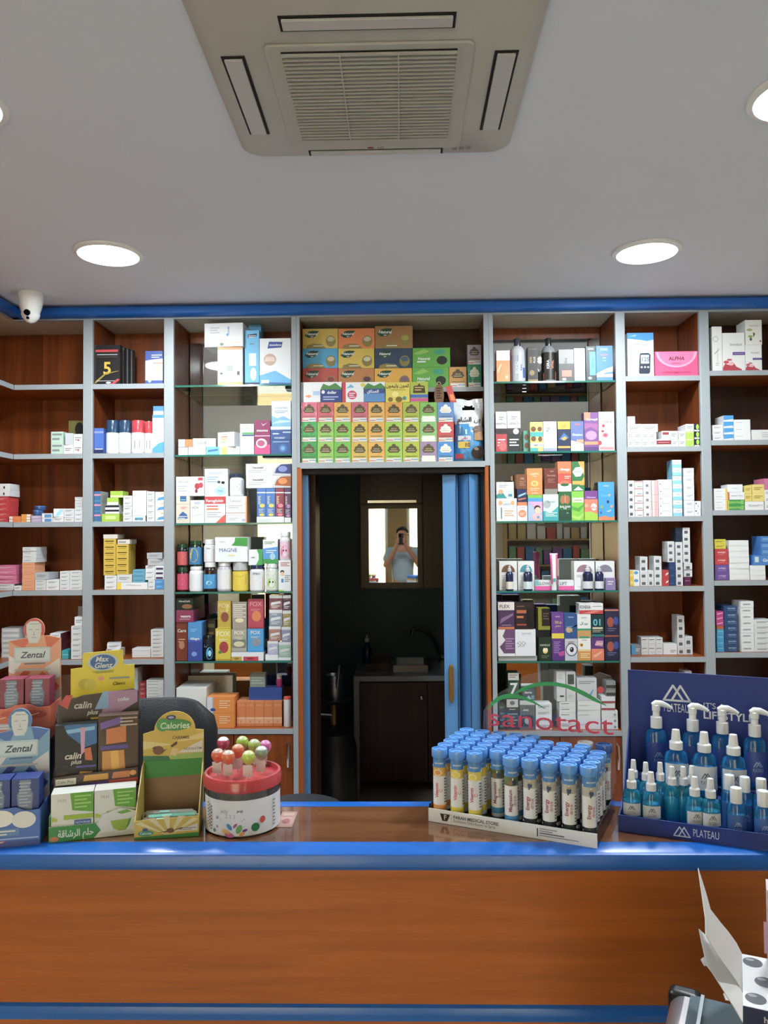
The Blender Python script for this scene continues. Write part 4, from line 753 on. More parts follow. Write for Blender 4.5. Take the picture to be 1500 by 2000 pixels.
# --- tea bay above the doorway
CR(*C1); ON('b4', 0)
def tea(c2, cup='#8a7a3a', lf='dgr'): return [('p', [(.06, .66), (.18, .86), (.3, .9), (.46, .88), (.4, .66), (.3, .54), (.16, .54)], lf), ('t', 'Natural', .27, .74, .13, 'w', {'slant': .15, 'mw': .36}), ('t', 'slim', .27, .6, .06, 'w'), ('e', .8, .36, .14, .28, cup), ('e', .8, .46, .1, .12, c2), ('p', [(.1, .0), (.14, .16), (.3, .24), (.55, .2), (.66, 0)], cup), ('l', .3, .12, .58, 1, .1, 'off')]
for (a, y0, b, y1, c, c2, nm) in ((78, 447, 337, 590, '#b83a34', '#8a2a2c', 'red tea carton'), (340, 447, 603, 590, '#b8743a', '#5a3048', 'amber and purple tea carton'), (606, 447, 880, 590, '#dca22e', '#7a5a7a', 'amber tea carton with lavender picture'), (883, 440, 1150, 590, '#5aa63a', '#3a6a3a', 'green leafy tea carton, lower'),
                                  (78, 302, 337, 446, '#2f9ac8', '#c8b898', 'sky blue tea carton'), (340, 302, 604, 446, '#d0b440', '#c8c8a8', 'yellow tea carton, second row'), (608, 302, 881, 446, '#24405e', '#3a5a7a', 'navy tea carton'), (884, 297, 1160, 439, '#5aa63a', '#2a3a30', 'green tea carton, upper'),
                                  (78, 157, 337, 301, '#c8a83e', '#b8b890', 'yellow tea carton, top row'), (340, 155, 606, 301, '#d8762e', '#c8b8a0', 'orange tea carton, top row'), (609, 137, 885, 301, '#9a6e3a', '#a0a040', 'brown tea carton, top row')):
    gn = 'green' in nm
    ops = tea(c2, '#8a7a40' if not gn else '#2f6a34') if not gn else [('t', 'Natural', .3, .45, .14, 'w', {'slant': .1, 'mw': .45}), ('r', .12, .25, .35, .32, 'w'), ('e', .78, .35, .14, .22, '#1e2a22'), ('e', .72, .78, .15, .14, '#2f9a7a'), ('p', [(.02, .7), (.3, .95), (.45, .8), (.2, .65)], '#8ac050')]
    B(a, y0, b, y1, c, nm, ops, d=.09, sb=.095, name='tea_box')
def pack(c2): return [('r', .08, 0, .92, .2, '#d8d8d0'), ('e', .5, .76, .14, .14, c2), ('p', [(.2, .5), (.24, .46), (.76, .46), (.8, .5), (.8, .72), (.72, .78), (.28, .78), (.2, .72)], c2), ('r', .14, .54, .86, .62, c2), ('t', 'zahrat', .5, .66, .08, '#d0c09a', {'mw': .5, 'bold': False}), ('l', .26, .55, .74, 1, .07, '#c8b890'), ('l', .15, .28, .85, 1, .07, '#5a6a4a'), ('r', .08, .06, .45, .1, '#c86a5a'), ('r', .5, .1, .92, .14, '#6a9ac0')]
B(1152, 437, 1280, 590, '#c8924a', 'amber tea pack on the mid shelf', pack('#5a4a2a'), d=.06, sb=.095, m='wrap', name='tea_pack', cat='pack'); B(1286, 420, 1400, 590, '#1f8a66', 'green tea pack at right end of mid shelf', pack('#d8e0d0'), d=.06, sb=.095, m='wrap', name='tea_pack', cat='pack'); B(1286, 275, 1400, 419, '#a89aa8', 'mauve grey tea pack on green pack', pack('#4a4048'), d=.06, sb=.095, m='wrap', name='tea_pack', cat='pack')
ON('b4', 1)
edges = [66, 187, 308, 435, 558, 682, 812, 937, 1065, 1188]
ROWC = [['#2f9a4e', '#8ec25a', '#6cb84a', '#d0b04a', '#e0a848', '#9cc848', '#b4c23a', '#a48cae', '#3a8ad0'], ['#3aa85a', '#8ec25a', '#7abc4a', '#d4b444', '#e0a848', '#9cc848', '#b4c23a', '#8cc07a', '#c8404a'], ['#d86a86', '#cc5a66', '#dca44a', '#c8607a', '#e0a850', '#d89a3a', '#a8b83e', '#7ab85a', '#5a8ac8']]
CN = [['deep green', 'leaf green', 'mid green', 'sand yellow', 'amber', 'lime', 'olive lime', 'lilac', 'blue'], ['emerald', 'soft green', 'grass green', 'mustard', 'amber', 'lime', 'olive lime', 'white green', 'red'], ['rose pink', 'crimson pink', 'gold and red', 'dark pink', 'amber', 'orange', 'olive', 'white green', 'slate blue']]
ORD = ['first', 'second', 'third', 'fourth', 'fifth', 'sixth', 'seventh', 'eighth', 'ninth']
for r_, (y0, y1) in enumerate(((985, 1132), (840, 984), (696, 839))):
    for k in range(9):
        c = ROWC[r_][k]; lt = r_ == 0 and k in (0, 8) or r_ == 1 and k in (0, 8) or r_ == 2 and k == 8
        B(edges[k] + 1, y0, edges[k + 1] - 1, y1, c, '%s tea pack, %s from left in %s pack row' % (CN[r_][k], ORD[k], ['bottom', 'middle', 'top'][r_]), pack('#e4e4e0' if k == 8 else '#5a5030') + ([('r', .12, .0, .88, .3, '#e8ece0')] if k == 7 else []), d=.065, sb=.012, m='wrap', name='tea_pack', cat='pack')
B(64, 548, 365, 694, 'w', 'white and navy tea carton, left of wide row', [('r', .48, 0, 1, .62, '#1d3a86'), ('t', 'dollar', .76, .48, .14, 'w', {'mw': .36}), ('e', .55, .5, .04, .09, 'w'), ('p', [(.48, .62), (.55, .92), (.7, .8), (.85, .95), (1, .7), (1, .62)], '#4a8a4a'), ('l', .55, .25, .92, 2, .12, '#a8b8e0'), ('p', [(.1, .3), (.2, .38), (.28, .3), (.2, .22)], '#e89a5a'), ('r', 0, 0, .07, 1, '#8a9098'), ('r', .3, .35, .47, .55, '#a8c8e8')], d=.06, sb=.014, name='tea_box')
B(369, 548, 682, 694, 'w', 'white, red and blue tea carton in wide row', [('r', .5, 0, 1, .42, '#4a86c4'), ('r', .5, .42, 1, .66, '#2a4a8a'), ('t', arab('العملاق'), .72, .53, .14, 'w', {'mw': .4}), ('e', .23, .36, .11, .22, '#c8285a'), ('l', .16, .44, .3, 3, .1, 'w'), ('p', [(.48, .66), (.6, .95), (.75, .8), (.9, .95), (1, .75), (1, .66)], '#4a8a4a'), ('e', .48, .86, .05, .1, '#d8c838'), ('r', 0, 0, .08, 1, '#c02a44'), ('p', [(.1, .7), (.2, .9), (.28, .75)], '#6ab0d8')], d=.06, sb=.014, name='tea_box')
B(686, 550, 864, 694, '#d8c84a', 'yellow tea carton with black script', [('t', arab('كمون وليمون'), .5, .84, .17, '#2a2a20'), ('l', .2, .62, .85, 1, .06, '#8a7a2a'), ('e', .2, .14, .1, .12, '#8a6a2a'), ('e', .55, .14, .14, .14, '#7a6a2a'), ('e', .78, .2, .08, .1, '#3a8a9a'), ('e', .4, .4, .14, .14, '#e8dc80')], d=.06, sb=.014, name='tea_box')
B(867, 546, 998, 694, '#a8b838', 'olive tea carton with blue and pink stripes', [('p', [(.15, .45), (.2, .8), (.42, .82), (.5, .93), (.6, .82), (.8, .8), (.85, .45)], '#4a3a1a'), ('l', .25, .72, .75, 2, .12, '#c8b070'), ('r', 0, .22, 1, .38, '#2a5ab0'), ('r', 0, .04, 1, .19, '#c83a8a')], d=.06, sb=.014, name='tea_box')
# carved tag and red label leaning beside it
X0, X1, Z0, Z1 = spot(1042, 548, 1116, 694, .02, .02)
t = thing('wooden_ornament', 'carved brown wooden ornament with ring on tea packs', 'ornament', ((X0 + X1) / 2, YF + .035, Z0)); W = X1 - X0; H = Z1 - Z0
MB().prism([(-W * .42, 0), (W * .42, 0), (W * .5, H * .35), (W * .4, H * .75), (W * .12, H * .92), (-W * .12, H * .92), (-W * .4, H * .75), (-W * .5, H * .35)], -.008, .008, '#7a5636').build('plaque', 'carton', t, .002)
mb = MB(); paint(mb, [('l', .25, .7, .75, 5, .12, '#3a2414')], W, H, lambda u, v, e: (u - W / 2, -.0083 - e, v)); mb.build('carving', 'carton', t); MB().tube([(math.cos(a) * .008, 0, H * .95 + math.sin(a) * .008) for a in [k * .7854 for k in range(9)]], .002, 6, '#b8a080').build('ring', 'plastic', t); keep(X0, X1, YF + .02, YF + .05, Z0, Z1)
X0, X1, Z0, Z1 = spot(1135, 575, 1186, 694, .02, .01)
o = MB().prism([(0, 0), (.028, -.0), (.005, .075), (-.022, .07)], -.002, .002, '#c83a34').build('price_tag', 'carton', None, 0, ((X0 + X1) / 2, YF + .02, Z0)); tag(o, 'red and orange paper tag leaning beside the wooden ornament', 'tag'); mb = MB(); mb.poly([(.004, -.0025, .008), (.022, -.0025, .008), (.012, -.0025, .036), (-.004, -.0025, .036)], '#e8883a'); mb.build('print', 'carton', o)
# coffee bag
X0, X1, Z0, Z1 = spot(1192, 660, 1408, 1132, .012, .07); W = X1 - X0; H = Z1 - Z0
t = thing('coffee_bag', 'white and blue coffee bag with cut handle at right end of packs', 'bag', ((X0 + X1) / 2, YF + .05, Z0))
mb = MB(); nx, nz = 14, 22; hole = lambda u, v: ((u - .5) / .23) ** 2 + ((v - .855) / .045) ** 2 < 1
for side in (0, 1):
    base = len(mb.v)
    for j in range(nz + 1):
        v = j / nz; th = .034 * max(0, math.sin(math.pi * min(v / .82, 1))) ** .6
        for i in range(nx + 1):
            u = i / nx; edge = (1 - (2 * u - 1) ** 4); top = 1.0 - .03 * math.exp(-((u - .5) / .15) ** 2)
            yb = th * edge + .0012 + .002 * math.sin(u * 23 + v * 17) * edge
            mb.v.append(((u - .5) * W * (.97 + .03 * math.sin(v * 9)), -yb if side == 0 else yb, v * H * (top if v > .9 else 1)))
    for j in range(nz):
        for i in range(nx):
            u, v = (i + .5) / nx, (j + .5) / nz
            if hole(u, v): continue
            a = base + j * (nx + 1) + i; q = [a, a + 1, a + nx + 2, a + nx + 1]
            c = '#e6ecf2' if v > .56 + .05 * math.sin(u * 6) else '#2f94d4'
            mb.face(q if side == 0 else q[::-1], c)
mb.build('body', 'wrap', t)
def bagfn(u, v, e):
    uu, vv = u / W, v / H; th = .034 * max(0, math.sin(math.pi * min(vv / .82, 1))) ** .6; edge = 1 - (2 * uu - 1) ** 4
    return ((uu - .5) * W, -(th * max(edge, .8) + .0042) - e, v)
mb = MB(); paint(mb, [('t', arab('بن الشام'), .5, .66, .075, '#1a1a1c', {'mw': .8}), ('e', .8, .5, .17, .06, '#5a3a20'), ('p', [(.66, .33), (.96, .33), (.94, .5), (.68, .5)], '#a87a4a'), ('e', .8, .14, .22, .1, '#3a2e28'), ('e', .8, .2, .15, .03, '#8a7a6a'), ('r', .12, .33, .55, .4, '#c8d0d8'), ('t', arab('شامي'), .33, .365, .03, 'r'), ('r', .12, .21, .5, .31, '#d8b838'), ('t', '10', .43, .26, .06, '#7a2a1a'), ('r', .02, .05, .3, .12, '#c02a3a'), ('p', [(.2, .42), (.3, .42), (.27, .54), (.23, .54)], '#3a6a8a'), ('r', .36, .42, .42, .5, '#bfe0f2')], W, H, bagfn); mb.build('print', 'carton', t)
keep(X0, X1, YF + .012, YF + .09, Z0, Z1)
# --- right mirrored bay
CR(*D1); ON('b5', 0)
B(148, 422, 280, 728, '#e89a5a', 'orange carton with white top', [('r', 0, .68, 1, 1, '#eef0f2'), ('p', [(.1, .3), (.4, .55), (.35, .6), (.05, .36)], '#f8d8b8'), ('e', .75, .15, .1, .06, '#f0d0b0')], d=.06, side='#b03a2a')
BT(287, 290, 444, 728, '#c8ccd2', '#3a3e46', '#b8c0cc', 'tall bottle with blue label and dark cap', 'sham', .17, (.04, .6), [('r', .0, 0, .45, 1, '#24406a'), ('r', .45, 0, 1, .75, '#c8d0dc'), ('tv', 'BOND', .35, .5, .2, 'w'), ('tv', 'Kera', .65, .5, .14, '#2a5a9e'), ('r', .8, .1, 1, .5, '#2a6ab0')], name='shampoo_bottle')
B(454, 386, 554, 728, '#1c1814', 'black carton with gold lettering', [('tv', 'REVE', .3, .62, .2, '#b89a4a'), ('tv', 'PLUS', .65, .62, .2, '#d0c8b0'), ('e', .4, .25, .25, .08, '#8a7434'), ('r', 0, 0, 1, .06, '#8a7434'), ('r', .1, .9, .9, .96, '#4a4030')], d=.05)
BT(597, 288, 745, 728, '#8a8e94', '#2a2c30', '#2a2420', 'tall bottle with black and orange label', 'sham', .17, (.04, .66), [('p', [(0, 0), (1, 0), (1, .3), (.5, .4), (0, .25)], '#c8683a'), ('tv', 'KERA', .35, .55, .18, 'w'), ('tv', 'VITAL', .68, .55, .16, '#e08a6a')], name='shampoo_bottle')
B(757, 412, 904, 728, '#3a3634', 'dark grey carton with coral patch', [('r', 0, .55, 1, 1, '#8a8a8c'), ('tv', 'Silva', .45, .62, .2, '#2a2624'), ('r', .2, .14, .85, .34, '#e0684a'), ('e', .35, .06, .14, .04, 'pw')], d=.06); B(907, 400, 1014, 728, '#e4e6ea', 'white carton with vertical serif lettering', [('tv', 'ISABELLE', .5, .55, .26, '#6a6e78', {'bold': False}), ('p', [(0, 0), (.3, 0), (.12, .6), (0, .62)], '#a8d4ea')], d=.05)
B(1022, 382, 1118, 728, '#2a3a42', 'dark carton with cyan panel', [('r', .38, .16, 1, .84, '#2fb4d8'), ('tv', 'SABONA', .68, .5, .2, '#1a5a78'), ('r', .2, .9, .8, .95, '#8ac0d0'), ('e', .4, .08, .2, .04, 'lg')], d=.05); B(1122, 376, 1284, 728, '#2278c4', 'blue carton with white and pink waves', [('p', [(0, .12), (.5, .22), (1, .26), (1, .4), (.6, .34), (0, .2)], '#e8eef4'), ('r', 0, .1, 1, .19, '#c8a0cc'), ('r', .25, .86, .7, .93, '#7ab4e0'), ('t', 'GESTAL', .5, .74, .05, '#c07a9c'), ('t', 'plus', .5, .66, .04, 'w'), ('t', 'care', .5, .58, .04, '#a0c8e8')], d=.05, side='#1a2c50')
ON('b5', 1)
def split(c1, tx, top='w'): return [('r', 0, 0, 1, .44, c1), ('r', 0, .44, 1, .58, '#3a3438'), ('l', .3, .86, .75, 2, .05, 'g'), ('t', tx, .5, .7, .05, '#8a8e94'), ('l', .15, .3, .85, 3, .07, 'w')]
B(142, 1020, 250, 1412, 'w', 'white carton with red lower half', split('#c02030', 'RENTAL') + [('e', .6, .15, .35, .13, '#e05a60')], d=.05); B(254, 1015, 384, 1412, 'w', 'white carton with black lower half', split('#2a2c30', 'GENIUS') + [('e', .65, .5, .22, .07, '#d8dce0')], d=.05)
B(412, 1205, 470, 1412, '#5a9a8a', 'small teal carton with round pictures', [('e', .5, .7, .35, .14, '#6a4030'), ('e', .5, .3, .35, .14, '#6a4030')], d=.05, sb=.04); B(476, 1120, 603, 1412, '#e4d86a', 'yellow and teal carton with brown circles', [('r', 0, .5, 1, .66, '#3ab0b0'), ('r', 0, 0, .6, .12, '#3ab0b0'), ('e', .25, .76, .2, .09, '#7a4430'), ('e', .75, .76, .18, .08, '#7a4430'), ('e', .25, .43, .2, .09, '#7a4430'), ('e', .78, .42, .16, .09, '#7a4430'), ('r', 0, .15, 1, .28, '#f0ecd8'), ('t', 'COMPLETE', .5, .21, .06, '#4a5a7a')], d=.05)
B(606, 1115, 738, 1412, '#dde6ea', 'pale grey carton with large letter', [('t', 'Z', .35, .72, .12, '#3a4650', {'bold': False}), ('e', .52, .64, .16, .08, '#b8ccd8'), ('r', 0, .06, 1, .1, '#7aa8d0'), ('r', 0, 0, 1, .05, '#a898c8')], d=.05); B(746, 1115, 870, 1412, '#1c2a4e', 'navy carton with yellow top', [('r', 0, .74, 1, 1, '#e0b82a'), ('l', .3, .86, .75, 2, .05, '#a0841a'), ('p', [(.1, .4), (.5, .62), (.9, .45), (.5, .35)], '#2a6ab0'), ('p', [(.25, .42), (.6, .5), (.75, .42), (.5, .36)], '#c8a03a'), ('r', 0, .1, 1, .17, '#e8a040')], d=.05)
B(874, 1112, 1000, 1412, '#5a6fae', 'periwinkle carton with white lower part', [('p', [(0, 0), (1, 0), (1, .24), (.5, .3), (0, .36)], '#eef0f4'), ('t', 'Shtalox', .5, .55, .08, '#c8d4f0', {'slant': .2}), ('r', .45, .28, 1, .38, '#e8966a'), ('r', .3, .86, .75, .92, '#b06a7a')], d=.05); B(1004, 1026, 1142, 1412, '#7a4a92', 'purple and orange tall carton', [('r', 0, .8, .45, 1, '#e07a5a'), ('p', [(0, .55), (.5, .62), (1, .5), (1, .7), (0, .72)], '#a05a9a'), ('t', 'Carnopil', .55, .82, .06, '#f0c8d8'), ('e', .5, .4, .4, .12, '#b48ac8'), ('r', 0, .16, 1, .24, '#e88a5a'), ('r', 0, 0, 1, .1, '#5a3a7a')], d=.05)
B(1146, 1020, 1300, 1412, '#f0eeec', 'white tall carton with red petals', [('t', 'roselle', .5, .75, .07, '#7a7a6a', {'slant': .2}), ('e', .3, .64, .1, .04, '#b82a44'), ('e', .25, .5, .1, .03, '#a82440'), ('e', .42, .4, .22, .07, '#d88a9a'), ('e', .42, .4, .12, .04, '#b83a54'), ('e', .06, .2, .12, .06, '#b82a44'), ('r', .05, .03, .95, .1, '#d08a94')], d=.05, side='#6a1a24')
CR(*D2); ON('b5', 2)
B(147, 466, 348, 690, '#e8ecee', 'white carton with kidney drawing', [('e', .2, .8, .1, .1, '#e8a870'), ('e', .8, .8, .1, .1, '#e8a870'), ('t', 'URIN', .5, .74, .1, '#9ab0c8'), ('r', .22, .1, .27, .6, '#6a7a8a'), ('l', .4, .45, .85, 3, .1, '#e0a878')], d=.06); B(352, 536, 450, 690, '#f2eeea', 'white carton with orange disc', [('e', .5, .48, .4, .25, '#e8825a'), ('l', .25, .5, .75, 2, .1, '#f8d8c8'), ('l', .2, .88, .8, 1, .06, 'g')], d=.06)
B(455, 432, 598, 690, '#a8bce4', 'pink and blue carton with sleeping baby', [('r', 0, .88, 1, 1, '#7ac03a'), ('r', 0, .74, 1, .88, '#2a98d8'), ('p', [(0, .74), (1, .74), (1, .3), (.4, .55)], '#e0a8d0'), ('e', .65, .48, .22, .12, '#3a2018'), ('e', .68, .4, .22, .13, '#f0c8b0'), ('e', .6, .16, .3, .14, '#f0b8b8'), ('e', .7, .14, .1, .05, '#3a90d0')], d=.06)
B(604, 426, 755, 690, '#cfe2e6', 'teal and white carton', [('p', [(0, 0), (1, 0), (1, .55), (.5, .3), (0, .38)], '#2aaab0'), ('e', .25, .62, .25, .15, '#a8b4b8'), ('t', 'Serum', .5, .72, .08, '#6a8a94', {'slant': .2}), ('l', .15, .3, .9, 3, .06, '#d8f0f0')], d=.06)
B(758, 400, 878, 690, '#1f6a38', 'green carton with brown lungs', [('e', .32, .72, .2, .15, '#b06a40'), ('e', .7, .72, .2, .15, '#b06a40'), ('r', .48, .6, .54, .9, '#d8a070'), ('t', 'BALSAM', .5, .48, .07, 'w'), ('t', 'lungs', .5, .42, .04, 'w'), ('r', 0, .0, 1, .36, '#1c4a3a'), ('t', 'sin', .7, .27, .05, '#8ac890')], d=.06); B(881, 396, 1002, 690, '#7cc83a', 'bright lime carton with cream band', [('r', .08, .62, .98, .78, '#f0ecd0'), ('t', 'uralyum', .53, .7, .06, '#4a6a2a'), ('p', [(.0, .4), (.6, .3), (1, .5), (1, .56), (.5, .42), (0, .5)], '#4aa83a'), ('p', [(0, .1), (.6, .0), (1, .2), (1, .26), (.5, .12), (0, .2)], '#a8dc5a')], d=.06)
B(1006, 392, 1138, 690, '#e8765a', 'purple, coral and lime carton', [('r', 0, .72, 1, 1, '#7a3a92'), ('p', [(0, 0), (1, 0), (1, .2), (.5, .3), (0, .28)], '#a0d03a'), ('e', .7, .45, .22, .12, '#f0e8e4'), ('t', 'Climento', .5, .78, .06, '#d0b0e0'), ('t', arab('شام'), .7, .45, .09, '#c8303a'), ('e', .15, .5, .14, .06, '#f0a080')], d=.06); B(1142, 306, 1300, 690, '#2098d0', 'tall cyan carton with small planets', [('t', 'NATAL', .5, .9, .03, 'w'), ('t', 'Cosmo', .45, .65, .06, '#4ac0f0'), ('e', .7, .66, .07, .03, '#c8a878'), ('e', .6, .48, .08, .04, '#1a3a7a'), ('e', .2, .35, .09, .04, '#8ab078'), ('e', .82, .36, .08, .035, '#d89a6a'), ('e', .15, .2, .07, .03, '#3a5ab0'), ('t', arab('كون'), .65, .26, .05, 'w'), ('p', [(0, 0), (1, 0), (1, .1), (.7, .07), (.4, .12), (0, .08)], '#e87a3a')], d=.07, side='#1a3040')
B(147, 306, 318, 465, '#e6eaec', 'white carton with teal hills', [('p', [(.0, 0), (.6, 0), (.4, .3), (.2, .35), (0, .2)], '#2a9a9c'), ('e', .25, .4, .14, .14, '#e8a878'), ('r', .62, .05, .95, .5, '#c8d8dc'), ('r', .68, .1, .9, .25, '#3a90a0'), ('l', .15, .8, .7, 2, .1, 'lg')], d=.06); B(352, 376, 446, 535, '#1c2c5a', 'navy carton with orange base', [('r', 0, 0, 1, .2, '#e07a3a'), ('p', [(.1, .5), (.9, .7), (.9, .8), (.1, .62)], '#8ac0e8'), ('p', [(.1, .3), (.9, .4), (.9, .48), (.1, .4)], '#c86a4a')], d=.06); B(342, 230, 441, 375, '#7a4426', 'brown carton on navy carton', [('t', 'FER', .6, .7, .12, '#c8a080'), ('l', .3, .5, .9, 3, .12, '#a87a58')], d=.06)
B(445, 172, 596, 431, '#e8862e', 'orange carton above baby carton', [('t', 'HAPPY', .5, .78, .08, '#f8d8a8'), ('t', 'sweet', .5, .7, .05, '#f8d8a8'), ('e', .5, .42, .25, .11, '#f0c060'), ('t', 'P2', .5, .42, .08, '#a85a1a'), ('t', 'SUGAR', .5, .06, .05, '#fae0c0'), ('l', .2, .24, .8, 2, .07, '#f8c890')], d=.06); B(616, 172, 743, 425, '#6e2a1e', 'dark red brown carton', [('r', 0, 0, 1, .2, '#8a8a80'), ('t', 'IRON', .6, .88, .04, '#c0a090'), ('t', 'Ferrotin', .55, .72, .07, '#b88a78'), ('l', .25, .58, .8, 3, .06, '#a06a58')], d=.06)
B(746, 106, 880, 399, '#c8402e', 'red carton with orange top and white base', [('r', 0, .6, 1, 1, '#e8682e'), ('t', 'Omega', .5, .74, .08, 'w', {'slant': .2}), ('r', 0, 0, 1, .26, '#f0ece8'), ('e', .5, .27, .35, .1, '#c86a4a'), ('e', .5, .22, .3, .05, '#2f6a3a'), ('l', .5, .5, .95, 2, .06, '#f0d0c0')], d=.06); B(883, 106, 1008, 395, '#2f7a44', 'green and amber carton with white hexagon', [('p', [(.5, 1), (1, 1), (1, .2), (.6, .2), (1, .5)], '#e0a03a'), ('p', [(.05, .65), (.3, .8), (.75, .82), (.95, .68), (.7, .5), (.3, .48)], '#d8e4dc'), ('t', 'cafeonia', .48, .66, .05, '#7a9a84'), ('r', .05, .22, .9, .34, '#e0a83a'), ('p', [(.1, .02), (.5, .16), (.9, .02)], '#d8e0d8')], d=.06)
ON('b5', 3)
def serum(dome): return [('p', [(.12 + .38 - .38 * math.cos(a * math.pi / 12), .62 + .26 * math.sin(a * math.pi / 12)) for a in range(12, -1, -1)], dome), ('r', .1, .08, .45, .1, 'lg'), ('l', .12, .5, .4, 2, .05, 'lg')]
for (a, b, dome, nm, s_) in ((176, 350, '#7a5440', 'white serum carton with brown dome', '#8ab0a8'), (358, 518, '#3a9ab0', 'white serum carton with teal dome', '#d8dcde'), (907, 1108, '#a07888', 'white serum carton with dusty pink dome', '#d8dcde'), (1116, 1310, '#8a8498', 'white serum carton with grey lilac dome', '#5a2028')):
    B(a, 1080, b, 1368, '#eceef0', nm, serum(dome), d=.06, sb=.07, side=s_, name='serum_box')
for (a, b, lb_, nm) in ((242, 320, '#e8e0d8', 'navy dropper bottle before brown-domed carton'), (416, 508, '#d0e4ea', 'navy dropper bottle before teal-domed carton'), (1000, 1102, '#dadce2', 'navy dropper bottle before pink-domed carton'), (1118, 1206, '#d8dae4', 'navy dropper bottle before lilac-domed carton')):
    BT(a, 1125, b, 1374, '#16204a', '#c8ccd4', lb_, nm, 'drop', .24, (.06, .36), [('l', .2, .7, .8, 3, .2, 'g')], sb=.02, name='dropper_bottle')
B(516, 1266, 686, 1372, '#e4e8ec', 'flat white and pink carton left of tube', [('r', 0, 0, 1, .4, '#e0449a'), ('t', 'GLOW', .5, .66, .3, '#6a7a88'), ('r', 0, .45, .22, 1, '#7ac0c8')], d=.04, sb=.06); B(756, 1266, 905, 1372, '#e4e8ec', 'flat white and pink carton right of tube', [('r', 0, 0, 1, .4, '#e0449a'), ('t', 'LIFT', .3, .66, .3, '#6a7a88')], d=.04, sb=.06)
X0, X1, Z0, Z1 = spot(690, 1005, 750, 1372, .02, .04); r = (X1 - X0) / 2; H = Z1 - Z0
t = thing('cream_tube', 'pink and white cream tube standing upright between flat cartons, right mirrored bay', 'tube', ((X0 + X1) / 2, YF + .045, Z0))
MB().lathe([(r * .8, 0), (r * .85, .004), (r * .8, H * .17)], 18, c='w').build('cap', 'plastic', t)
mb = MB(); n = 18
for j, (rx, ry, h, ) in enumerate(((r * .9, r * .9, .17), (r, r * .9, .3), (r * 1.1, r * .6, .7), (r * 1.3, r * .08, .97), (r * 1.3, r * .06, 1.0))):
    mb.v += [(math.cos(k * 6.2832 / n) * rx, math.sin(k * 6.2832 / n) * ry, H * h) for k in range(n)]
for j in range(4):
    for k in range(n):
        a, b = j * n + k, j * n + (k + 1) % n; an = (k + .5) * 360 / n; mb.face([a, b, b + n, a + n], '#eef0f4' if j == 3 or 235 < an < 300 else '#e04a9a')
mb.face([k for k in range(n - 1, -1, -1)], 'w'); mb.face([4 * n + k for k in range(n)], 'w'); mb.build('body', 'plastic', t); keep(X0, X1, YF + .02, YF + .07, Z0, Z1)
mb = MB(); mb.poly([(-r * .5, -r * .93, H * .22), (r * .4, -r * .93, H * .22), (r * .4, -r * .93, H * .32), (-r * .5, -r * .93, H * .32)], '#3ab0a8'); mb.build('print', 'carton', t)
B(1214, 1244, 1312, 1372, '#8a7ab0', 'small violet carton right of last dropper bottle', [('l', .2, .7, .8, 2, .2, 'pw')], d=.025, sb=.03)
CR(*D3); ON('b5', 4)
B(168, 706, 545, 765, '#aab0b0', 'long grey carton under white dotted carton', None, d=.12, sb=.025)
B(163, 446, 328, 705, '#e8e8ee', 'white carton with purple profile', [('p', [(.35, .1), (1, .1), (1, 1), (.45, 1), (.28, .75), (.45, .6), (.1, .35)], '#6a4a72'), ('l', .45, .65, .95, 5, .09, '#a888b0'), ('r', 0, 0, 1, .1, 'w')], d=.07); B(331, 446, 532, 705, '#e4e8ee', 'white carton with scattered dots', [('t', 'BETMEP', .55, .84, .07, '#a8aeb8', {'bold': False})] + [('e', .12 + .09 * (k % 5) + .02 * (k // 5), .5 - .07 * (k // 5) + .03 * (k % 2), .022, .016, '#5a6068') for k in range(14)], d=.07)
B(163, 178, 324, 445, '#4a3058', 'purple carton with white heading', [('r', 0, .7, 1, 1, '#e0dcd8'), ('t', 'FLEX', .4, .84, .12, '#5a5a60'), ('p', [(.1, .2), (.9, .5), (.95, .6), (.2, .4)], '#8a6a9a'), ('r', 0, 0, 1, .09, '#c86a3a'), ('l', .2, .15, .8, 1, .04, 'li')], d=.07); B(328, 184, 514, 445, '#2c2024', 'dark carton with orange heading and shadow figure', [('r', .1, .6, .6, .72, '#b85a2a'), ('r', .1, .42, .45, .5, '#c8703a'), ('e', .8, .4, .22, .35, '#15100f'), ('l', .1, .86, .5, 1, .06, '#8a6a5a'), ('r', .1, .14, .6, .2, '#a03a2a')], d=.07)
B(562, 520, 688, 765, '#24382a', 'dark green carton with vanilla flower', [('t', 'VANILLE', .45, .66, .08, '#c8d0b8', {'slant': .2}), ('e', .5, .42, .2, .12, '#e8d070'), ('e', .42, .46, .1, .08, '#f4ecc8'), ('e', .6, .46, .1, .08, '#f4ecc8'), ('l', .2, .2, .8, 2, .07, '#7a8a70')], d=.06); B(540, 452, 672, 519, '#15181e', 'black carton lying on vanilla carton', None, d=.06); B(556, 238, 672, 451, '#8a8a26', 'olive carton with dark panel', [('r', .3, .18, 1, .98, '#241c1c'), ('l', .4, .75, .9, 3, .12, '#6a5a4a')], d=.06)
B(691, 536, 813, 765, '#5a2c86', 'purple carton with magenta ribbon, lower', [('l', .15, .85, .7, 7, .08, '#a888c8'), ('p', [(.5, .35), (.9, .45), (1, .42), (1, .25), (.6, .2)], '#c03a9a')], d=.06); B(678, 286, 808, 535, '#6a3a92', 'purple carton with yellow base', [('r', 0, 0, 1, .2, '#e8d020'), ('t', arab('شكلات'), .5, .64, .1, '#e8c860'), ('t', arab('مكمل'), .5, .5, .07, '#e8c860'), ('r', .3, .84, .7, .88, '#b890d0')], d=.06)
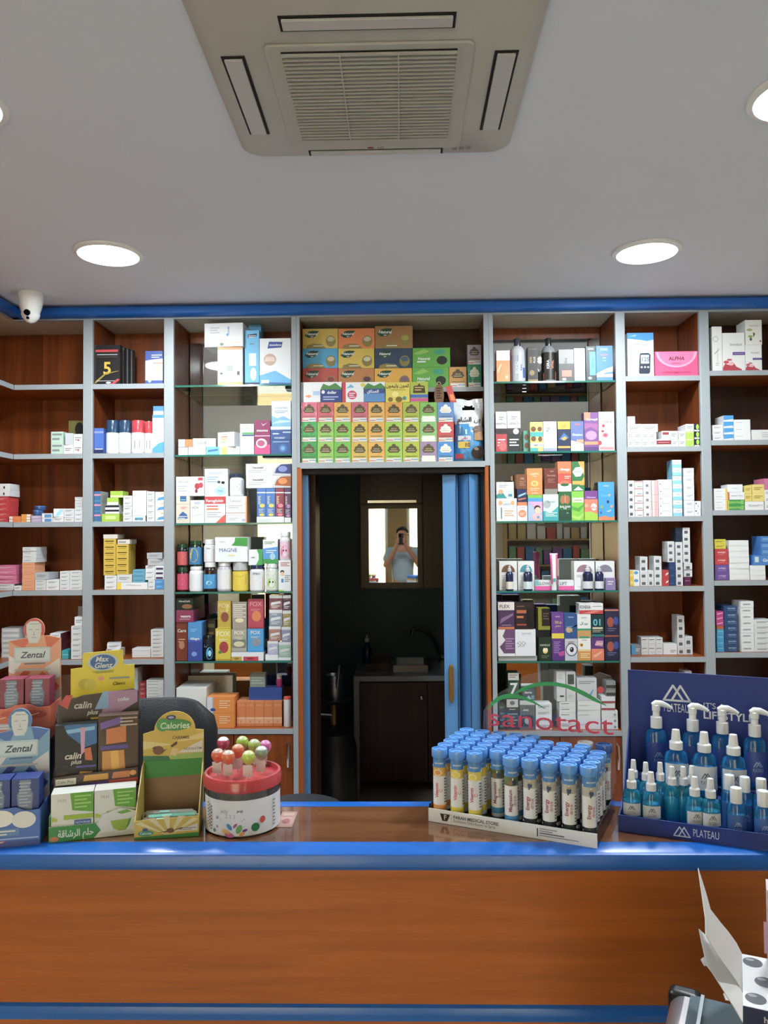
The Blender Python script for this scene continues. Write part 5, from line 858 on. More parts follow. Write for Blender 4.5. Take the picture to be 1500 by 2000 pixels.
B(817, 536, 941, 765, '#c8ccd4', 'silver carton with large eye', [('e', .52, .5, .46, .3, '#2a3a5a'), ('e', .52, .5, .4, .26, '#d8dce4'), ('p', [(.1, .5), (.3, .68), (.75, .68), (.95, .5), (.75, .34), (.3, .34)], '#e8e4e8'), ('e', .54, .5, .16, .12, '#1c2a4a'), ('e', .5, .54, .04, .03, 'w'), ('l', .25, .85, .75, 2, .06, '#7a5a6a')], d=.06); B(811, 292, 934, 535, '#1d4f8e', 'blue carton with golden fish', [('e', .35, .35, .24, .12, '#c8a878'), ('p', [(.5, .3), (.65, .24), (.62, .44)], '#c8a878'), ('p', [(0, .5), (.5, .42), (1, .56), (1, .5)], '#4a88c0'), ('r', .3, .84, .75, .88, '#8ab0d8')], d=.06)
B(944, 532, 1070, 765, '#ecebe8', 'white carton with sunflower and amber base', [('r', 0, 0, 1, .42, '#d8943a'), ('r', 0, .42, 1, .5, '#e8c890'), ('e', .28, .7, .14, .08, '#d8a83a'), ('e', .28, .7, .06, .035, '#4a2a14'), ('l', .2, .3, .9, 3, .08, '#f4dca8'), ('l', .3, .92, .7, 1, .05, 'g')], d=.06); B(937, 297, 1070, 531, '#e8ecea', 'white carton with green swash and amber base', [('r', 0, 0, 1, .32, '#c89a58'), ('r', 0, .32, 1, .4, '#2f9a72'), ('t', arab('بروتكل') , .5, .62, .09, '#2f7a5a'), ('p', [(.1, 0), (.9, .0), (.9, .06), (.2, .08)], '#2f9a72'), ('r', .3, .84, .7, .88, 'lg')], d=.06)
B(1074, 522, 1199, 765, '#5a3478', 'purple carton with coral lower half', [('r', 0, 0, 1, .5, '#e07a52'), ('p', [(.3, .65), (.9, .6), (.95, .85), (.4, .85)], '#c890b0'), ('t', arab('لمعان'), .6, .74, .1, '#f4d8c8'), ('p', [(.1, .2), (.8, .4), (.85, .35), (.3, .12)], '#f0a888')], d=.06); B(1073, 302, 1199, 521, '#183a40', 'dark teal carton with large 01', [('t', '01', .5, .66, .28, '#5ac0d0'), ('r', .1, .36, .9, .44, '#d8d0b0'), ('l', .1, .3, .9, 2, .07, '#b8b090'), ('r', 0, .02, 1, .12, '#2a7a7a')], d=.06)
B(1206, 502, 1352, 762, '#262448', 'navy carton with orange planet, lower', [('e', .4, .55, .24, .2, '#a04a38'), ('e', .8, .6, .18, .16, '#2a4a9a'), ('l', .2, .3, .8, 2, .08, '#6a6a98'), ('r', 0, .94, 1, 1, '#a04a3a')], d=.06); B(1206, 250, 1352, 500, '#262448', 'navy carton with orange planet, upper', [('e', .4, .5, .24, .2, '#a04a38'), ('e', .8, .55, .18, .16, '#2a4a9a'), ('l', .2, .25, .8, 2, .08, '#6a6a98'), ('r', 0, .94, 1, 1, '#c8705a')], d=.06)
B(957, 192, 1190, 296, '#e8e8e8', 'white and red carton lying across the upper row', [('r', 0, 0, 1, .36, '#c02a2c'), ('t', 'FOVEXIA', .25, .66, .3, '#5a6068', {'mw': .45}), ('l', .55, .72, .95, 1, .1, 'g'), ('p', [(.1, .05), (.6, .3), (.9, .25), (.5, .05)], '#e07a6a')], d=.07)
ON('b5', 5)
tst = dict(sb=.03)
B(172, 1180, 238, 1438, '#1f3a38', 'dark green carton, stack of four at left end', [fp('#8ab0a8')], n=4, **tst); B(242, 1122, 368, 1438, '#2a3634', 'dark carton with white figure', [('r', .05, .72, .95, .98, '#c8ccd0'), ('e', .5, .86, .2, .07, '#6a7078'), ('t', 'Senssere', .5, .66, .04, 'w'), ('l', .1, .5, .9, 4, .1, '#7a9a98')], **tst); B(262, 872, 368, 1120, '#1f4a3c', 'green carton with large white seven', [('r', 0, .72, 1, 1, '#c8ccc8'), ('t', '7', .5, .4, .42, 'w'), ('l', .1, .92, .9, 2, .08, '#8a6a6a')], **tst)
B(376, 1140, 526, 1438, '#5a6466', 'grey carton with dark picture', [('r', .1, .1, .9, .5, '#2a3438'), ('e', .5, .3, .2, .12, '#a8b0b0'), ('r', 0, .85, 1, 1, '#c8d0d0'), ('t', 'swe', .4, .68, .08, 'w')], **tst); B(404, 1040, 524, 1138, '#3a5458', 'dark teal carton lettered in white', [('t', 'demis', .45, .8, .22, 'w'), ('p', [(.2, .1), (.5, .5), (.7, .1)], '#a8c0c8'), ('r', .7, .1, .95, .5, '#6a9ab0')], **tst)
B(532, 1172, 690, 1438, 'w', 'white carton behind sign lettering, stack of four', WB, n=4, **tst); B(766, 1150, 924, 1438, 'w', 'white carton near sign centre, stack of five', [('l', .1, .6, .6, 1, .2, 'dg')], n=5, **tst); B(736, 862, 824, 1149, 'pw', 'tall white carton with black mark', [('r', .35, .15, .8, .2, 'k'), ('l', .2, .9, .7, 3, .06, 'lg')], **tst); B(830, 862, 921, 1149, 'pw', 'tall white carton with dark window', [('r', .15, .58, .85, .92, '#3a4248'), ('l', .2, .2, .7, 2, .06, 'lg')], **tst)
B(942, 1142, 1166, 1438, 'w', 'wide white carton, stack of three', [('l', .05, .5, .5, 1, .15, 'lg')], n=3, **tst); B(934, 922, 1128, 1140, '#d0d6da', 'white pack with blue tick', [('p', [(.6, .25), (.7, .2), (.85, .5), (.8, .5)], '#3a90d0'), ('l', .1, .85, .9, 2, .08, 'g')], **tst)
B(1176, 1240, 1334, 1438, 'w', 'white carton at right end, stack of three', [('r', .75, .2, .9, .5, 'g')], n=3, **tst); B(1174, 1102, 1310, 1239, 'w', 'white carton with dark red band, pile of two', [('r', 0, .05, 1, .35, '#a02038')], n=2, **tst); B(1222, 952, 1314, 1100, '#8a9494', 'silver grey carton, pile of two', [('r', 0, .1, 1, .5, '#22282a')], n=2, **tst)

# --- narrow right bay
CR(*E1); ON('b6', 0)
B(128, 350, 384, 770, 'w', 'tall white carton with glucose meter picture', [('p', [(0, .87), (.5, .84), (.75, .81), (1, .84), (1, 1), (0, 1)], '#2090d8'), ('p', [(.08, .92), (.35, .96), (.3, .92)], '#8ac8f0'), ('t', 'GLUNEO Lite', .42, .74, .05, '#5a7488', {'slant': .15, 'bold': False}), ('r', .08, .675, .9, .68, 'lg'), ('p', [(.42, .1), (.45, .07), (.8, .07), (.85, .1), (.88, .5), (.8, .54), (.5, .54), (.46, .5)], '#2a3648'), ('r', .5, .3, .82, .5, '#c0ccd8'), ('t', '125', .67, .4, .09, '#6a7888'), ('e', .53, .22, .04, .02, 'w'), ('e', .66, .22, .04, .02, 'w'), ('e', .78, .22, .04, .02, 'w')], d=.08)
B(396, 530, 820, 770, '#e8387c', 'wide pink carton with white arc and dark capitals', [('p', [(.5 + .48 * math.cos(math.pi + a * math.pi / 14), .98 + .62 * math.sin(math.pi + a * math.pi / 14)) for a in range(15)], '#f0a0c4'), ('p', [(.5 + .42 * math.cos(math.pi + a * math.pi / 14), .98 + .56 * math.sin(math.pi + a * math.pi / 14)) for a in range(15)], '#ee6aa2'), ('t', 'ALPHA', .5, .72, .14, '#6a1436', {'slant': .15, 'mw': .45}), ('t', 'prevention', .5, .53, .06, '#a02a5a'), ('t', 'HYPERPIGMENTATION', .5, .16, .075, '#a01c4e', {'mw': .8})], d=.08)
ON('b6', 1)
for (a, b, n_, y0, nm, c, ops) in ((128, 190, 2, 1320, 'narrow white carton, left pile of two', 'w', WB), (192, 266, 2, 1320, 'white carton, second pile of two', 'w', WB), (268, 342, 2, 1320, 'white carton, third pile of two', 'w', WB), (344, 410, 2, 1320, 'white carton, fourth pile of two', 'w', WB), (556, 624, 1, 1390, 'low white carton right of maroon one', 'w', WB), (627, 698, 2, 1310, 'white carton with grey print, pile of two', 'w', WB), (700, 777, 2, 1310, 'lime carton, pile of two', '#a8dc4a', [('r', 0, .8, 1, 1, '#d0f090')]), (780, 846, 3, 1238, 'black and lime carton, pile of three beside post', '#2a2438', [('e', .65, .6, .3, .35, '#a0d83a'), ('r', 0, .0, 1, .2, 'pw')])):
    B(a, y0, b, 1460, c, nm, ops, n=n_, jit=.1)
B(412, 1390, 553, 1460, 'w', 'low white carton with maroon band', [('r', 0, .35, 1, .85, '#8a1c30'), ('l', .1, .6, .9, 1, .15, '#e0a0a8')]); B(462, 1308, 540, 1389, 'w', 'white carton with red band on low carton', [('r', .1, .55, .9, .85, '#a02438')]); B(543, 1308, 620, 1389, 'w', 'small white carton beside red-banded one', WB)
B(128, 1240, 270, 1319, 'w', 'wide white carton, upper left', WB); B(272, 1240, 424, 1319, 'w', 'wide white carton, upper right of pair', WB); B(128, 1166, 202, 1239, 'w', 'small white carton topping the left pile', None); B(697, 1240, 776, 1309, 'w', 'white carton on lime pile', WB, d=.1)
CR(*E2); ON('b6', 2)
bar = [('r', .2, .15, .7, .55, '#5a6068'), ('l', .15, .75, .85, 1, .12, 'lg')]
B(136, 392, 196, 745, 'w', 'narrow white bar-coded carton, stack of five', bar, n=5, jit=.15); B(200, 396, 280, 745, 'w', 'white carton with red top line, stack of five', [('r', 0, .85, 1, .95, '#c0605a'), ('l', .3, .2, .9, 1, .15, 'dg')], n=5, jit=.15); B(284, 390, 362, 745, 'w', 'white carton with orange edge line, stack of five', [('r', .82, 0, .88, 1, '#e0906a'), ('r', .3, .1, .65, .45, '#7a8088')], n=5, jit=.15); B(368, 390, 430, 745, 'w', 'white carton with pink face, stack of five', [('r', .35, .0, 1, 1, '#e8b0b8'), ('r', .1, 0, .2, 1, '#e8c0a8')], n=5, jit=.1)
B(433, 382, 566, 745, 'w', 'wide white carton with small dot, stack of five', [('e', .14, .4, .04, .07, 'dg'), ('l', .2, .75, .85, 1, .12, 'lg')], n=5, jit=.15); B(569, 190, 660, 745, 'w', 'light blue edged carton, tallest stack of seven', [('r', 0, 0, 1, .45, '#8ad0e4'), ('l', .3, .7, .8, 1, .12, '#8ab0c8')], n=7, jit=.2, side='#6ab0cc'); B(676, 270, 780, 745, '#e2e6f0', 'white carton with lavender side, stack of six', [('l', .3, .6, .85, 2, .14, '#a8b0c8')], n=6, jit=.25, side='#a8acc8'); B(784, 592, 852, 745, 'w', 'white carton beside post, pile of two', [('r', .1, .6, .35, .75, 'dg'), ('r', .5, .2, .6, .5, 'g')], n=2)
ON('b6', 3)
B(150, 1270, 246, 1412, 'w', 'yellow and blue cornered carton, pile of two', [('r', 0, 0, .4, 1, '#e8c030'), ('e', .65, .7, .22, .2, '#3a9ad8'), ('e', .18, .4, .14, .2, '#f0dc80')], n=2, jit=.1); B(250, 1136, 325, 1412, 'pw', 'white coded carton, left stack of four', bar, n=4, jit=.15); B(328, 1270, 384, 1412, 'pw', 'narrow white coded carton, pile of two', bar, n=2, jit=.1); B(388, 1132, 461, 1412, 'pw', 'white coded carton, second stack of four', bar, n=4, jit=.15); B(464, 1266, 534, 1412, '#b81c2c', 'red carton with white mark, pile of two', [('p', [(.5, .3), (.9, .5), (.9, .7), (.6, .55)], 'w')], n=2, jit=.1)
B(537, 1190, 598, 1412, '#1c3f6e', 'dark blue carton, stack of three', [('l', .1, .3, .7, 1, .1, '#5a8ab8')], n=3, jit=.1); B(520, 986, 585, 1189, 'pw', 'white coded carton on dark blue stack', bar, n=3, jit=.2); B(601, 992, 667, 1412, 'pw', 'white coded carton, stack of six', bar, n=6, jit=.15); B(598, 852, 660, 991, '#16283f', 'navy carton atop coded stack, pile of two', [('l', .1, .3, .6, 1, .08, '#4a6a90')], n=2, jit=.1); B(682, 1338, 748, 1412, '#5a1c4a', 'maroon purple carton at foot of right stack', [('l', .1, .6, .8, 1, .15, '#b08aa8')]); B(682, 1196, 760, 1336, 'pw', 'white purple-edged coded carton, pile of two', bar + [('r', 0, 0, 1, .08, '#7a3a6a')], n=2, jit=.2); B(670, 852, 740, 1195, 'pw', 'white coded carton, upper right stack of five', bar, n=5, jit=.2)
CR(*E3); ON('b6', 4)
B(166, 700, 258, 800, '#8a9098', 'blue and grey carton at left end', [('r', 0, 0, .4, 1, '#2a98d0'), ('l', .45, .6, .9, 2, .2, 'pw')], sb=.07)
for k in range(3): B(262 + 71 * k, 625, 331 + 71 * k, 800, 'pw', 'white coded carton, %s pile of two' % ['left', 'middle', 'right'][k], [('l', .1, .75, .8, 1, .15, 'dg'), ('l', .2, .3, .9, 1, .1, 'lg')], n=2, jit=.05, sb=.07)
B(478, 690, 612, 800, 'w', 'wide white carton in middle', [('l', .5, .4, .9, 2, .15, 'g')], sb=.07); B(616, 412, 687, 800, 'pw', 'white coded carton, tall stack of five', bar, n=5, jit=.3, sb=.07); B(690, 615, 764, 800, 'pw', 'white coded carton, right end pile of two', bar, n=2, jit=.1, sb=.07)
ON('b6', 5)
B(166, 1166, 216, 1506, 'pw', 'white coded carton, stack of five beside navy display', bar, n=5, jit=.1); B(690, 952, 760, 1506, 'lg', 'tall grey carton peeping over navy display', None)

# --- far right bay
CR(*E1); ON('b7', 0)
B(955, 288, 1052, 722, '#e8eaea', 'slim white carton with fine line drawing', [('e', .35, .72, .3, .07, '#c8ccd0'), ('e', .35, .72, .2, .045, '#e8eaea'), ('p', [(.2, .4), (.7, .5), (.72, .49), (.22, .38)], 'g'), ('p', [(.5, .2), (.55, .55), (.57, .55), (.53, .2)], 'g'), ('l', .3, .18, .7, 2, .04, 'lg')], d=.07)
innl = lambda: [('t', 'innolact', .6, .7, .07, '#7a7e84', {'bold': False, 'slant': .2}), ('r', .45, .42, 1, .5, '#5a3a92'), ('l', .5, .46, .95, 1, .03, '#b8a8d8'), ('p', [(.0, 0), (.85, 0), (.85, .05), (.6, .12), (.5, .22), (.3, .16), (.1, .2), (0, .1)], '#b82a44'), ('e', .15, .24, .12, .04, '#c83a54'), ('e', .38, .2, .12, .05, '#e8b0b8'), ('e', .3, .3, .12, .025, '#c04a60')]
B(1056, 350, 1274, 720, '#e8ebec', 'white carton with red berries and purple band, left', innl(), d=.07); B(1278, 466, 1440, 720, '#e8ebec', 'white carton with red berries and purple band, right', innl(), d=.07); B(1278, 224, 1440, 465, '#e6e8e4', 'white carton with small blossom drawing', [('t', 'innolact', .55, .78, .09, '#a0a498', {'bold': False, 'slant': .2}), ('e', .25, .6, .18, .05, '#a8b86a'), ('e', .3, .33, .14, .05, '#98a85a'), ('e', .32, .22, .08, .06, '#5a5a72'), ('p', [(.45, .5), (.6, .45), (.5, .3), (.48, .3)], '#6a5a3a'), ('e', .9, .14, .05, .04, '#8a4a5a')], d=.09)
ON('b7', 1)
B(958, 1250, 1062, 1397, 'w', 'white carton at left end, pile of three', WB, n=3, jit=.4); B(1066, 1156, 1164, 1397, 'w', 'white carton with bright blue end, stack of four', [('r', 0, .25, 1, 1, '#2a98dc'), ('p', [(0, .25), (.5, .2), (1, .3), (1, .4)], 'w')], n=4, jit=.3, d=.09); B(1168, 1196, 1330, 1397, 'w', 'wide white carton, pile of three', [('l', .1, .6, .5, 1, .15, 'lg')], n=3, jit=.4); B(1342, 1296, 1540, 1397, '#dfe4e6', 'wide white carton at picture edge', [('l', .5, .7, .9, 3, .18, 'lg')], d=.1)
CR(*E2); ON('b7', 2)
B(973, 470, 1104, 686, 'w', 'white carton with yellow end, stack of four', [('r', .86, 0, 1, 1, '#e8c84a'), ('l', .15, .5, .6, 1, .2, 'lg')], n=4, jit=.1); B(1108, 580, 1268, 686, '#2f9a4a', 'green carton with lime lettering, pile of two', [('t', 'GERDOTAL', .4, .5, .35, '#b8dc6a', {'slant': .2}), ('r', .8, .1, .98, .9, '#7ac05a'), ('r', 0, 0, .06, 1, '#d8c838')], n=2, jit=.1); B(1106, 506, 1270, 578, 'w', 'white carton with red end on green pile', [('r', 0, 0, .1, 1, '#d0503a'), ('t', 'Seton Viva', .55, .55, .25, 'g', {'bold': False})]); B(1098, 430, 1252, 504, 'w', 'white carton topping the green pile', [('l', .3, .5, .7, 1, .12, 'lg')])
B(1276, 596, 1460, 686, 'w', 'wide white carton under yellow cartons', [('t', 'PONAPTY', .55, .5, .25, '#8a8e96', {'slant': .2, 'bold': False})]); B(1272, 442, 1342, 595, '#e0cc6a', 'yellow carton, left pile of two', [fp('#a8902a')], n=2, jit=.15); B(1346, 430, 1464, 595, '#e6d274', 'yellow carton, right pile of two', [fp('#a8902a')], n=2, jit=.15); B(1468, 480, 1560, 686, 'w', 'white carton at picture edge, pile of three', WB, n=3); B(1440, 372, 1560, 479, '#c86a9a', 'pink carton at picture edge', None, d=.1)
ON('b7', 3)
B(982, 1216, 1118, 1372, '#6a4a9a', 'purple carton with white lettering, pile of two', [('t', 'urologiq', .5, .6, .2, '#d8c8f0', {'slant': .2}), ('l', .2, .3, .8, 1, .1, '#b8a0e0')], n=2, jit=.1); B(980, 1060, 1112, 1215, '#c0202e', 'red carton with white lettering, pile of two', [('t', 'urologiq', .5, .6, .2, '#f0d0d0', {'slant': .2}), ('l', .3, .3, .7, 1, .1, '#e08a8a')], n=2, jit=.1); B(978, 965, 1088, 1059, '#d8cc28', 'yellow carton on red pile, pile of two', [fp('#8a8010')], n=2, jit=.1); B(1122, 976, 1316, 1372, 'w', 'wide plain white carton, tall stack of seven', [('l', .05, .12, .95, 1, .08, 'pw')], n=7, jit=.5); B(1326, 1220, 1476, 1372, 'w', 'plain white carton, pile of three at right', None, n=3, jit=.4); B(1352, 1122, 1540, 1219, '#2a7ac8', 'large blue carton on white pile', [('r', .1, .3, .3, .85, '#c8d8e8'), ('t', 'Gim', .7, .5, .3, 'w')], d=.09); B(1432, 935, 1540, 1121, '#2a7ac8', 'blue carton, pile of three at picture edge', [fp('#8ac0e8')], n=3, d=.09)
CR(*E3); ON('b7', 4)
B(1002, 546, 1072, 776, '#2a98cc', 'cyan carton, stack of four at left end', [fp('#a0d8ec', n=1)], n=4, jit=.2); B(1000, 512, 1068, 545, '#b0603a', 'thin orange brown carton on cyan stack', None); B(994, 370, 1066, 511, '#c02a80', 'magenta carton on cyan stack, pile of three', [('p', [(.1, .3), (.9, .6), (.9, .75), (.1, .5)], '#f0b0d8')], n=3, jit=.2); B(1075, 316, 1200, 776, '#1c4478', 'dark blue carton with white lettering, stack of seven', [('t', 'MUCINEX', .6, .6, .2, '#a8c8e0', {'mw': .6}), ('l', .3, .3, .95, 1, .12, '#6a98c0')], n=7, jit=.35, d=.09)
B(1236, 270, 1364, 776, 'w', 'white carton with grey lettering, stack of eight', [('t', 'LOSARTAN', .45, .5, .22, '#5a6068', {'mw': .6})], n=8, jit=.3, d=.09); B(1368, 450, 1540, 776, '#dfe4e8', 'white carton at picture edge, stack of six', WB, n=6, jit=.4)
# ------------------------------------------------------------------ things on the counter
def stroke(mb, fn, pts, w, c, closed=False):
    n = len(pts)
    for i in range(n if closed else n - 1):
        a, b = Vector(pts[i]), Vector(pts[(i + 1) % n]); d = (b - a); L = d.length
        if L < 1e-6: continue
        d /= L; q = Vector((-d.y, d.x)) * w / 2; a = a - d * w * .3; b = b + d * w * .3
        mb.poly([fn(*(a - q)), fn(*(b - q)), fn(*(b + q)), fn(*(a + q))], c)
def front(W, y=0.0, x0=0.0, z0=0.0): return lambda u, v, e=.0004: (x0 + u, y - e, z0 + v)
def panel(mb, pts, y0, y1, c, cs=None): return mb.prism(pts, y0, y1, c, cs)
def arc(cx, cz, rx, rz, a0, a1, n=14): return [(cx + rx * math.cos(math.radians(a0 + (a1 - a0) * k / n)), cz + rz * math.sin(math.radians(a0 + (a1 - a0) * k / n))) for k in range(n + 1)]

# --- two cardboard standees with cut-out busts
def standee(loc, rz, label, c1, c2, c3, hood, packc, pill):
    t = thing('counter_display', label, 'display', loc, rz); W, Dp = .112, .088; h = W / 2
    MB().box(-h, h, 0, Dp, 0, .003, c1).build('base', 'carton', t)
    MB().box(-h, -h + .002, 0, Dp, .003, .07, c1).build('side_wall', 'carton', t); MB().box(h - .002, h, 0, Dp, .003, .07, c1).build('side_wall', 'carton', t)
    lip = MB(); lip.prism([(-h, 0), (h, 0), (h, .07), (h * .55, .068), (h * .2, .076), (-h * .3, .074), (-h * .6, .066), (-h, .068)], -.002, 0, c1).build('front_lip', 'carton', t)
    mb = MB(); ops = [('r', 0, 0, 1, .16, c2), ('r', 0, .2, .98, .23, '#a8c8f0' if pill else '#f4d8b0'), ('r', 0, .3, .66, .48, '#5a8ac8' if pill else '#c8c0d0'), ('l', .05, .42, .6, 2, .08, 'w'), ('p', [(.12, .05), (.42, .13), (.44, .18), (.14, .1)], '#d8503a'), ('p', [(.15, .08), (.4, .145), (.4, .16), (.15, .1)], 'w')]
    if pill: ops += [('e', .02, .68, .17, .2, '#e8ecf0'), ('e', .36, .76, .22, .22, '#eef0f4'), ('e', .74, .7, .2, .22, '#e4e8ee')]
    else: ops += [('e', .3, .75, .2, .1, '#d04018'), ('e', .7, .72, .25, .12, '#c83a18')] + [('p', [(.05 + .2 * k, .6 + .03 * k), (.2 + .2 * k, .66 + .03 * k), (.2 + .2 * k, .68 + .03 * k), (.05 + .2 * k, .63 + .03 * k)], '#f8c8a0') for k in range(4)]
    paint(mb, ops, W, .074, front(W, -.002, -h)); mb.build('lip_print', 'carton', t)
    hd = [(h, 0), (h, .205), (h * .55, .212), (h * .32, .212)] + [(p[0] - .002, p[1]) for p in arc(0, .226, .023, .026, -20, 200, 16)] + [(-h * .36, .208), (-h * .7, .204), (-h, .2), (-h, 0)]
    MB().prism([(-h, 0)] + hd[:1] + hd[1:-1], Dp - .004, Dp - .001, c3).build('back_card', 'carton', t)
    mb = MB(); fn = front(W, Dp - .004, -h)
    paint(mb, [('p', [(0, .42), (.3, .5), (.7, .5), (1, .42), (1, .2), (0, .2)], '#c4c4be'), ('p', [(0, .95), (.4, .98), (.3, .86)], c1), ('p', [(1, .97), (.68, 1), (.75, .84)], c1), ('p', [(0, .8), (.25, .72), (.1, .6), (0, .62)], '#e8e8f0'), ('p', [(.98, .76), (.7, .66), (.85, .52), (1, .56)], '#e8e8f0'), ('p', [(.02, .48), (.3, .64), (.42, .62), (.12, .42)], c2), ('p', [(.98, .46), (.65, .62), (.58, .58), (.9, .4)], c2), ('r', .1, .72, .8, .88, '#bcdcec'), ('r', .13, .74, .77, .86, '#d8eaf2'), ('t', 'Zental', .45, .8, .065, '#2a4a6e', {'slant': .3, 'mw': .5}), ('l', .3, .705, .7, 1, .03, '#4a7aa0'), ('r', .12, .63, .8, .65, '#c8ccd8')], W, .212, fn)
    mb.build('back_print', 'carton', t)
    mb = MB(); mb.poly([(-.002 + p[0], Dp - .0046, p[1]) for p in arc(0, .226, .0225, .0255, -30, 210, 16)], hood)
    mb.poly([(-.002 + x, Dp - .0048, z) for x, z in [(-.010, .196), (.008, .196), (.013, .206), (.016, .222), (.0155, .238), (.008, .2455), (-.008, .2455), (-.0165, .238), (-.0165, .22), (-.0135, .206)]], '#dfe6ec')
    for x0, x1, z in ((-.012, -.003, .226), (.003, .012, .226), (-.005, .005, .208), (-.009, .012, .2385)): mb.poly([(-.002 + x0, Dp - .005, z), (-.002 + x1, Dp - .005, z), (-.002 + x1, Dp - .005, z + .0012), (-.002 + x0, Dp - .005, z + .0012)], '#8a9aa8')
    mb.poly([(-.003, Dp - .005, .213), (-.0005, Dp - .005, .213), (-.002, Dp - .005, .225)], '#a8b4c0'); mb.build('bust_print', 'carton', t)
    ca, sa = math.cos(rz), math.sin(rz)
    for k, sx in enumerate((-1, 1)):
        x, y = sx * .0265, .03; p = (loc[0] + x * ca - y * sa, loc[1] + x * sa + y * ca, loc[2] + .0032)
        me = carton_mesh(.05, .045, .125, packc); o = link('lozenge_box', me, 'carton'); o.location = p; o.rotation_euler = (0, 0, rz)
        tag(o, '%s lozenge box with grey figure in %s' % ('left' if sx < 0 else 'right', label.split(' with')[0]), 'box')
        link('print', print_mesh(.05, .045, .125, [('p', [(.25, .5), (.75, .5), (.8, .75), (.68, .85), (.72, .98), (.3, .98), (.34, .85), (.2, .75)], '#7a8cac'), ('l', .28, .93, .72, 8, .05, '#a8b8d0'), ('e', .5, .42, .42, .09, '#e4ecf4'), ('l', .2, .45, .8, 2, .05, '#5a7aa8')]), 'carton', o)
standee((-.775, 1.512, ZT + .0008), math.radians(13), 'blue cardboard standee with white bust and tablets at left edge', '#2a6ac8', '#1d3f9a', '#7ab0e0', '#3a80cc', '#14388e', True)
rzr = math.radians(10)
t = thing('acrylic_riser', 'clear acrylic riser under the red standee', 'riser', (-.82, 1.655, ZT + .0006), rzr)
MB().box(-.058, .058, -.004, .095, .168, .171).build('top_plate', 'acrylic', t); MB().box(-.058, -.055, -.004, .095, 0, .168).build('side_plate', 'acrylic', t); MB().box(.055, .058, -.004, .095, 0, .168).build('side_plate', 'acrylic', t)
standee((-.82, 1.655, ZT + .1725), rzr, 'red cardboard standee with white bust, raised behind the blue one', '#e0603a', '#d84a28', '#eca888', '#d83a4a', '#8e1c48', False)

# --- tiered acrylic stand with three display boxes
TX, TY, TR = -.706, 1.532, math.radians(17); tl = lambda x, y, z: (TX + x * math.cos(TR) - y * math.sin(TR), TY + x * math.sin(TR) + y * math.cos(TR), ZT + z)
t = thing('acrylic_stand', 'clear acrylic tiered stand holding tea, tablet and lemon lozenge displays', 'stand', tl(0, 0, .0006), TR)
MB().box(.0, .17, .058, .118, .080, .083).build('tier', 'acrylic', t); MB().box(.0, .17, .121, .185, .206, .209).build('tier', 'acrylic', t); MB().box(.0, .17, .1185, .121, .0, .24).build('upright', 'acrylic', t); MB().box(.0, .17, .055, .0578, .0, .08).build('upright', 'acrylic', t); MB().box(.0, .17, .1855, .188, .0, .3).build('upright', 'acrylic', t)
for x in (-.0035, .1705):
    MB().prismz([(0, 0)] * 3, 0, 0) if False else None
    mb = MB(); pr = [(.055, 0), (.188, 0), (.188, .23), (.121, .23), (.1, .12), (.055, .1)]; n = len(pr); mb.v += [(x, a, b) for a, b in pr] + [(x + .003, a, b) for a, b in pr]
    mb.face(list(range(n))[::-1], 'w'); mb.face([n + k for k in range(n)], 'w')
    for k in range(n): mb.face([k, (k + 1) % n, n + (k + 1) % n, n + k], 'w')
    mb.build('side_plate', 'acrylic', t)
t = thing('counter_display', 'low green and white tea display tray with cup picture', 'display', tl(0, 0, .001), TR); W = .168
MB().box(0, W, 0, .052, 0, .002, '#3a9a3a').box(0, .002, .0, .052, .002, .05, '#3a9a3a').build('tray', 'carton', t); MB().box(W - .002, W, 0, .052, .002, .05, '#e8ece4').build('side_wall', 'carton', t)
cup = [(0, 0), (W, 0), (W, .045), (W * .93, .05), (W * .8, .055), (W * .6, .045), (W * .55, .03), (0, .03)]
MB().prism(cup, -.002, 0, '#e8ece6').build('front_lip', 'carton', t)
mb = MB(); fn = front(W, -.002); Hh = .05
paint(mb, [('p', [(0, 0), (.5, .0), (.58, .3), (.52, .6), (0, .6)], '#37983a'), ('t', arab('حلم الرشاقة'), .3, .3, .26, '#e8f4e4', {'mw': .4}), ('e', .06, .12, .05, .1, '#d8803a'), ('e', .78, .12, .22, .1, '#d4dcd8'), ('p', [(.66, .78), (.68, .4), (.76, .16), (.86, .16), (.93, .42), (.95, .8)], '#e4ece8'), ('p', [(.69, .62), (.72, .32), (.78, .2), (.86, .2), (.91, .42), (.93, .66)], '#9cc024'), ('p', [(.86, .2), (.91, .42), (.93, .7), (.9, .62)], '#4a9a34'), ('p', [(.76, .95), (.88, 1.04), (.93, .92), (.82, .86)], '#7ab848')], W, Hh, fn); mb.build('lip_print', 'carton', t)
tb = lambda: [('p', [(.5, .62), (1, .55), (1, 1), (.45, 1)], '#64b42a'), ('l', .55, .92, .95, 4, .08, '#a8dc70'), ('r', .3, .42, 1, .52, '#a8c81c'), ('r', .55, .28, .95, .4, '#2a5aa0'), ('t', 'NOVAHA', .75, .34, .05, '#c8dcf0'), ('l', .45, .2, .95, 3, .06, 'lg'), ('p', [(.02, .4), (.14, .4), (.16, .46), (.02, .5)], '#b8d030'), ('e', .2, .04, .2, .06, '#c8e0a0'), ('t', 'TRIM', .25, .85, .06, '#a8b0a8', {'bold': False})]
for k in (0, 1):
    me = carton_mesh(.0795, .044, .09, '#e9ece6'); o = link('tea_box', me, 'carton'); o.location = tl(.043 + .0815 * k, .025, .0035); o.rotation_euler = (0, 0, TR); tag(o, '%s white and green slimming tea box in the low tea display' % ['left', 'right'][k], 'box', 'tea boxes in the counter display'); link('print', print_mesh(.0795, .044, .09, tb()), 'carton', o)
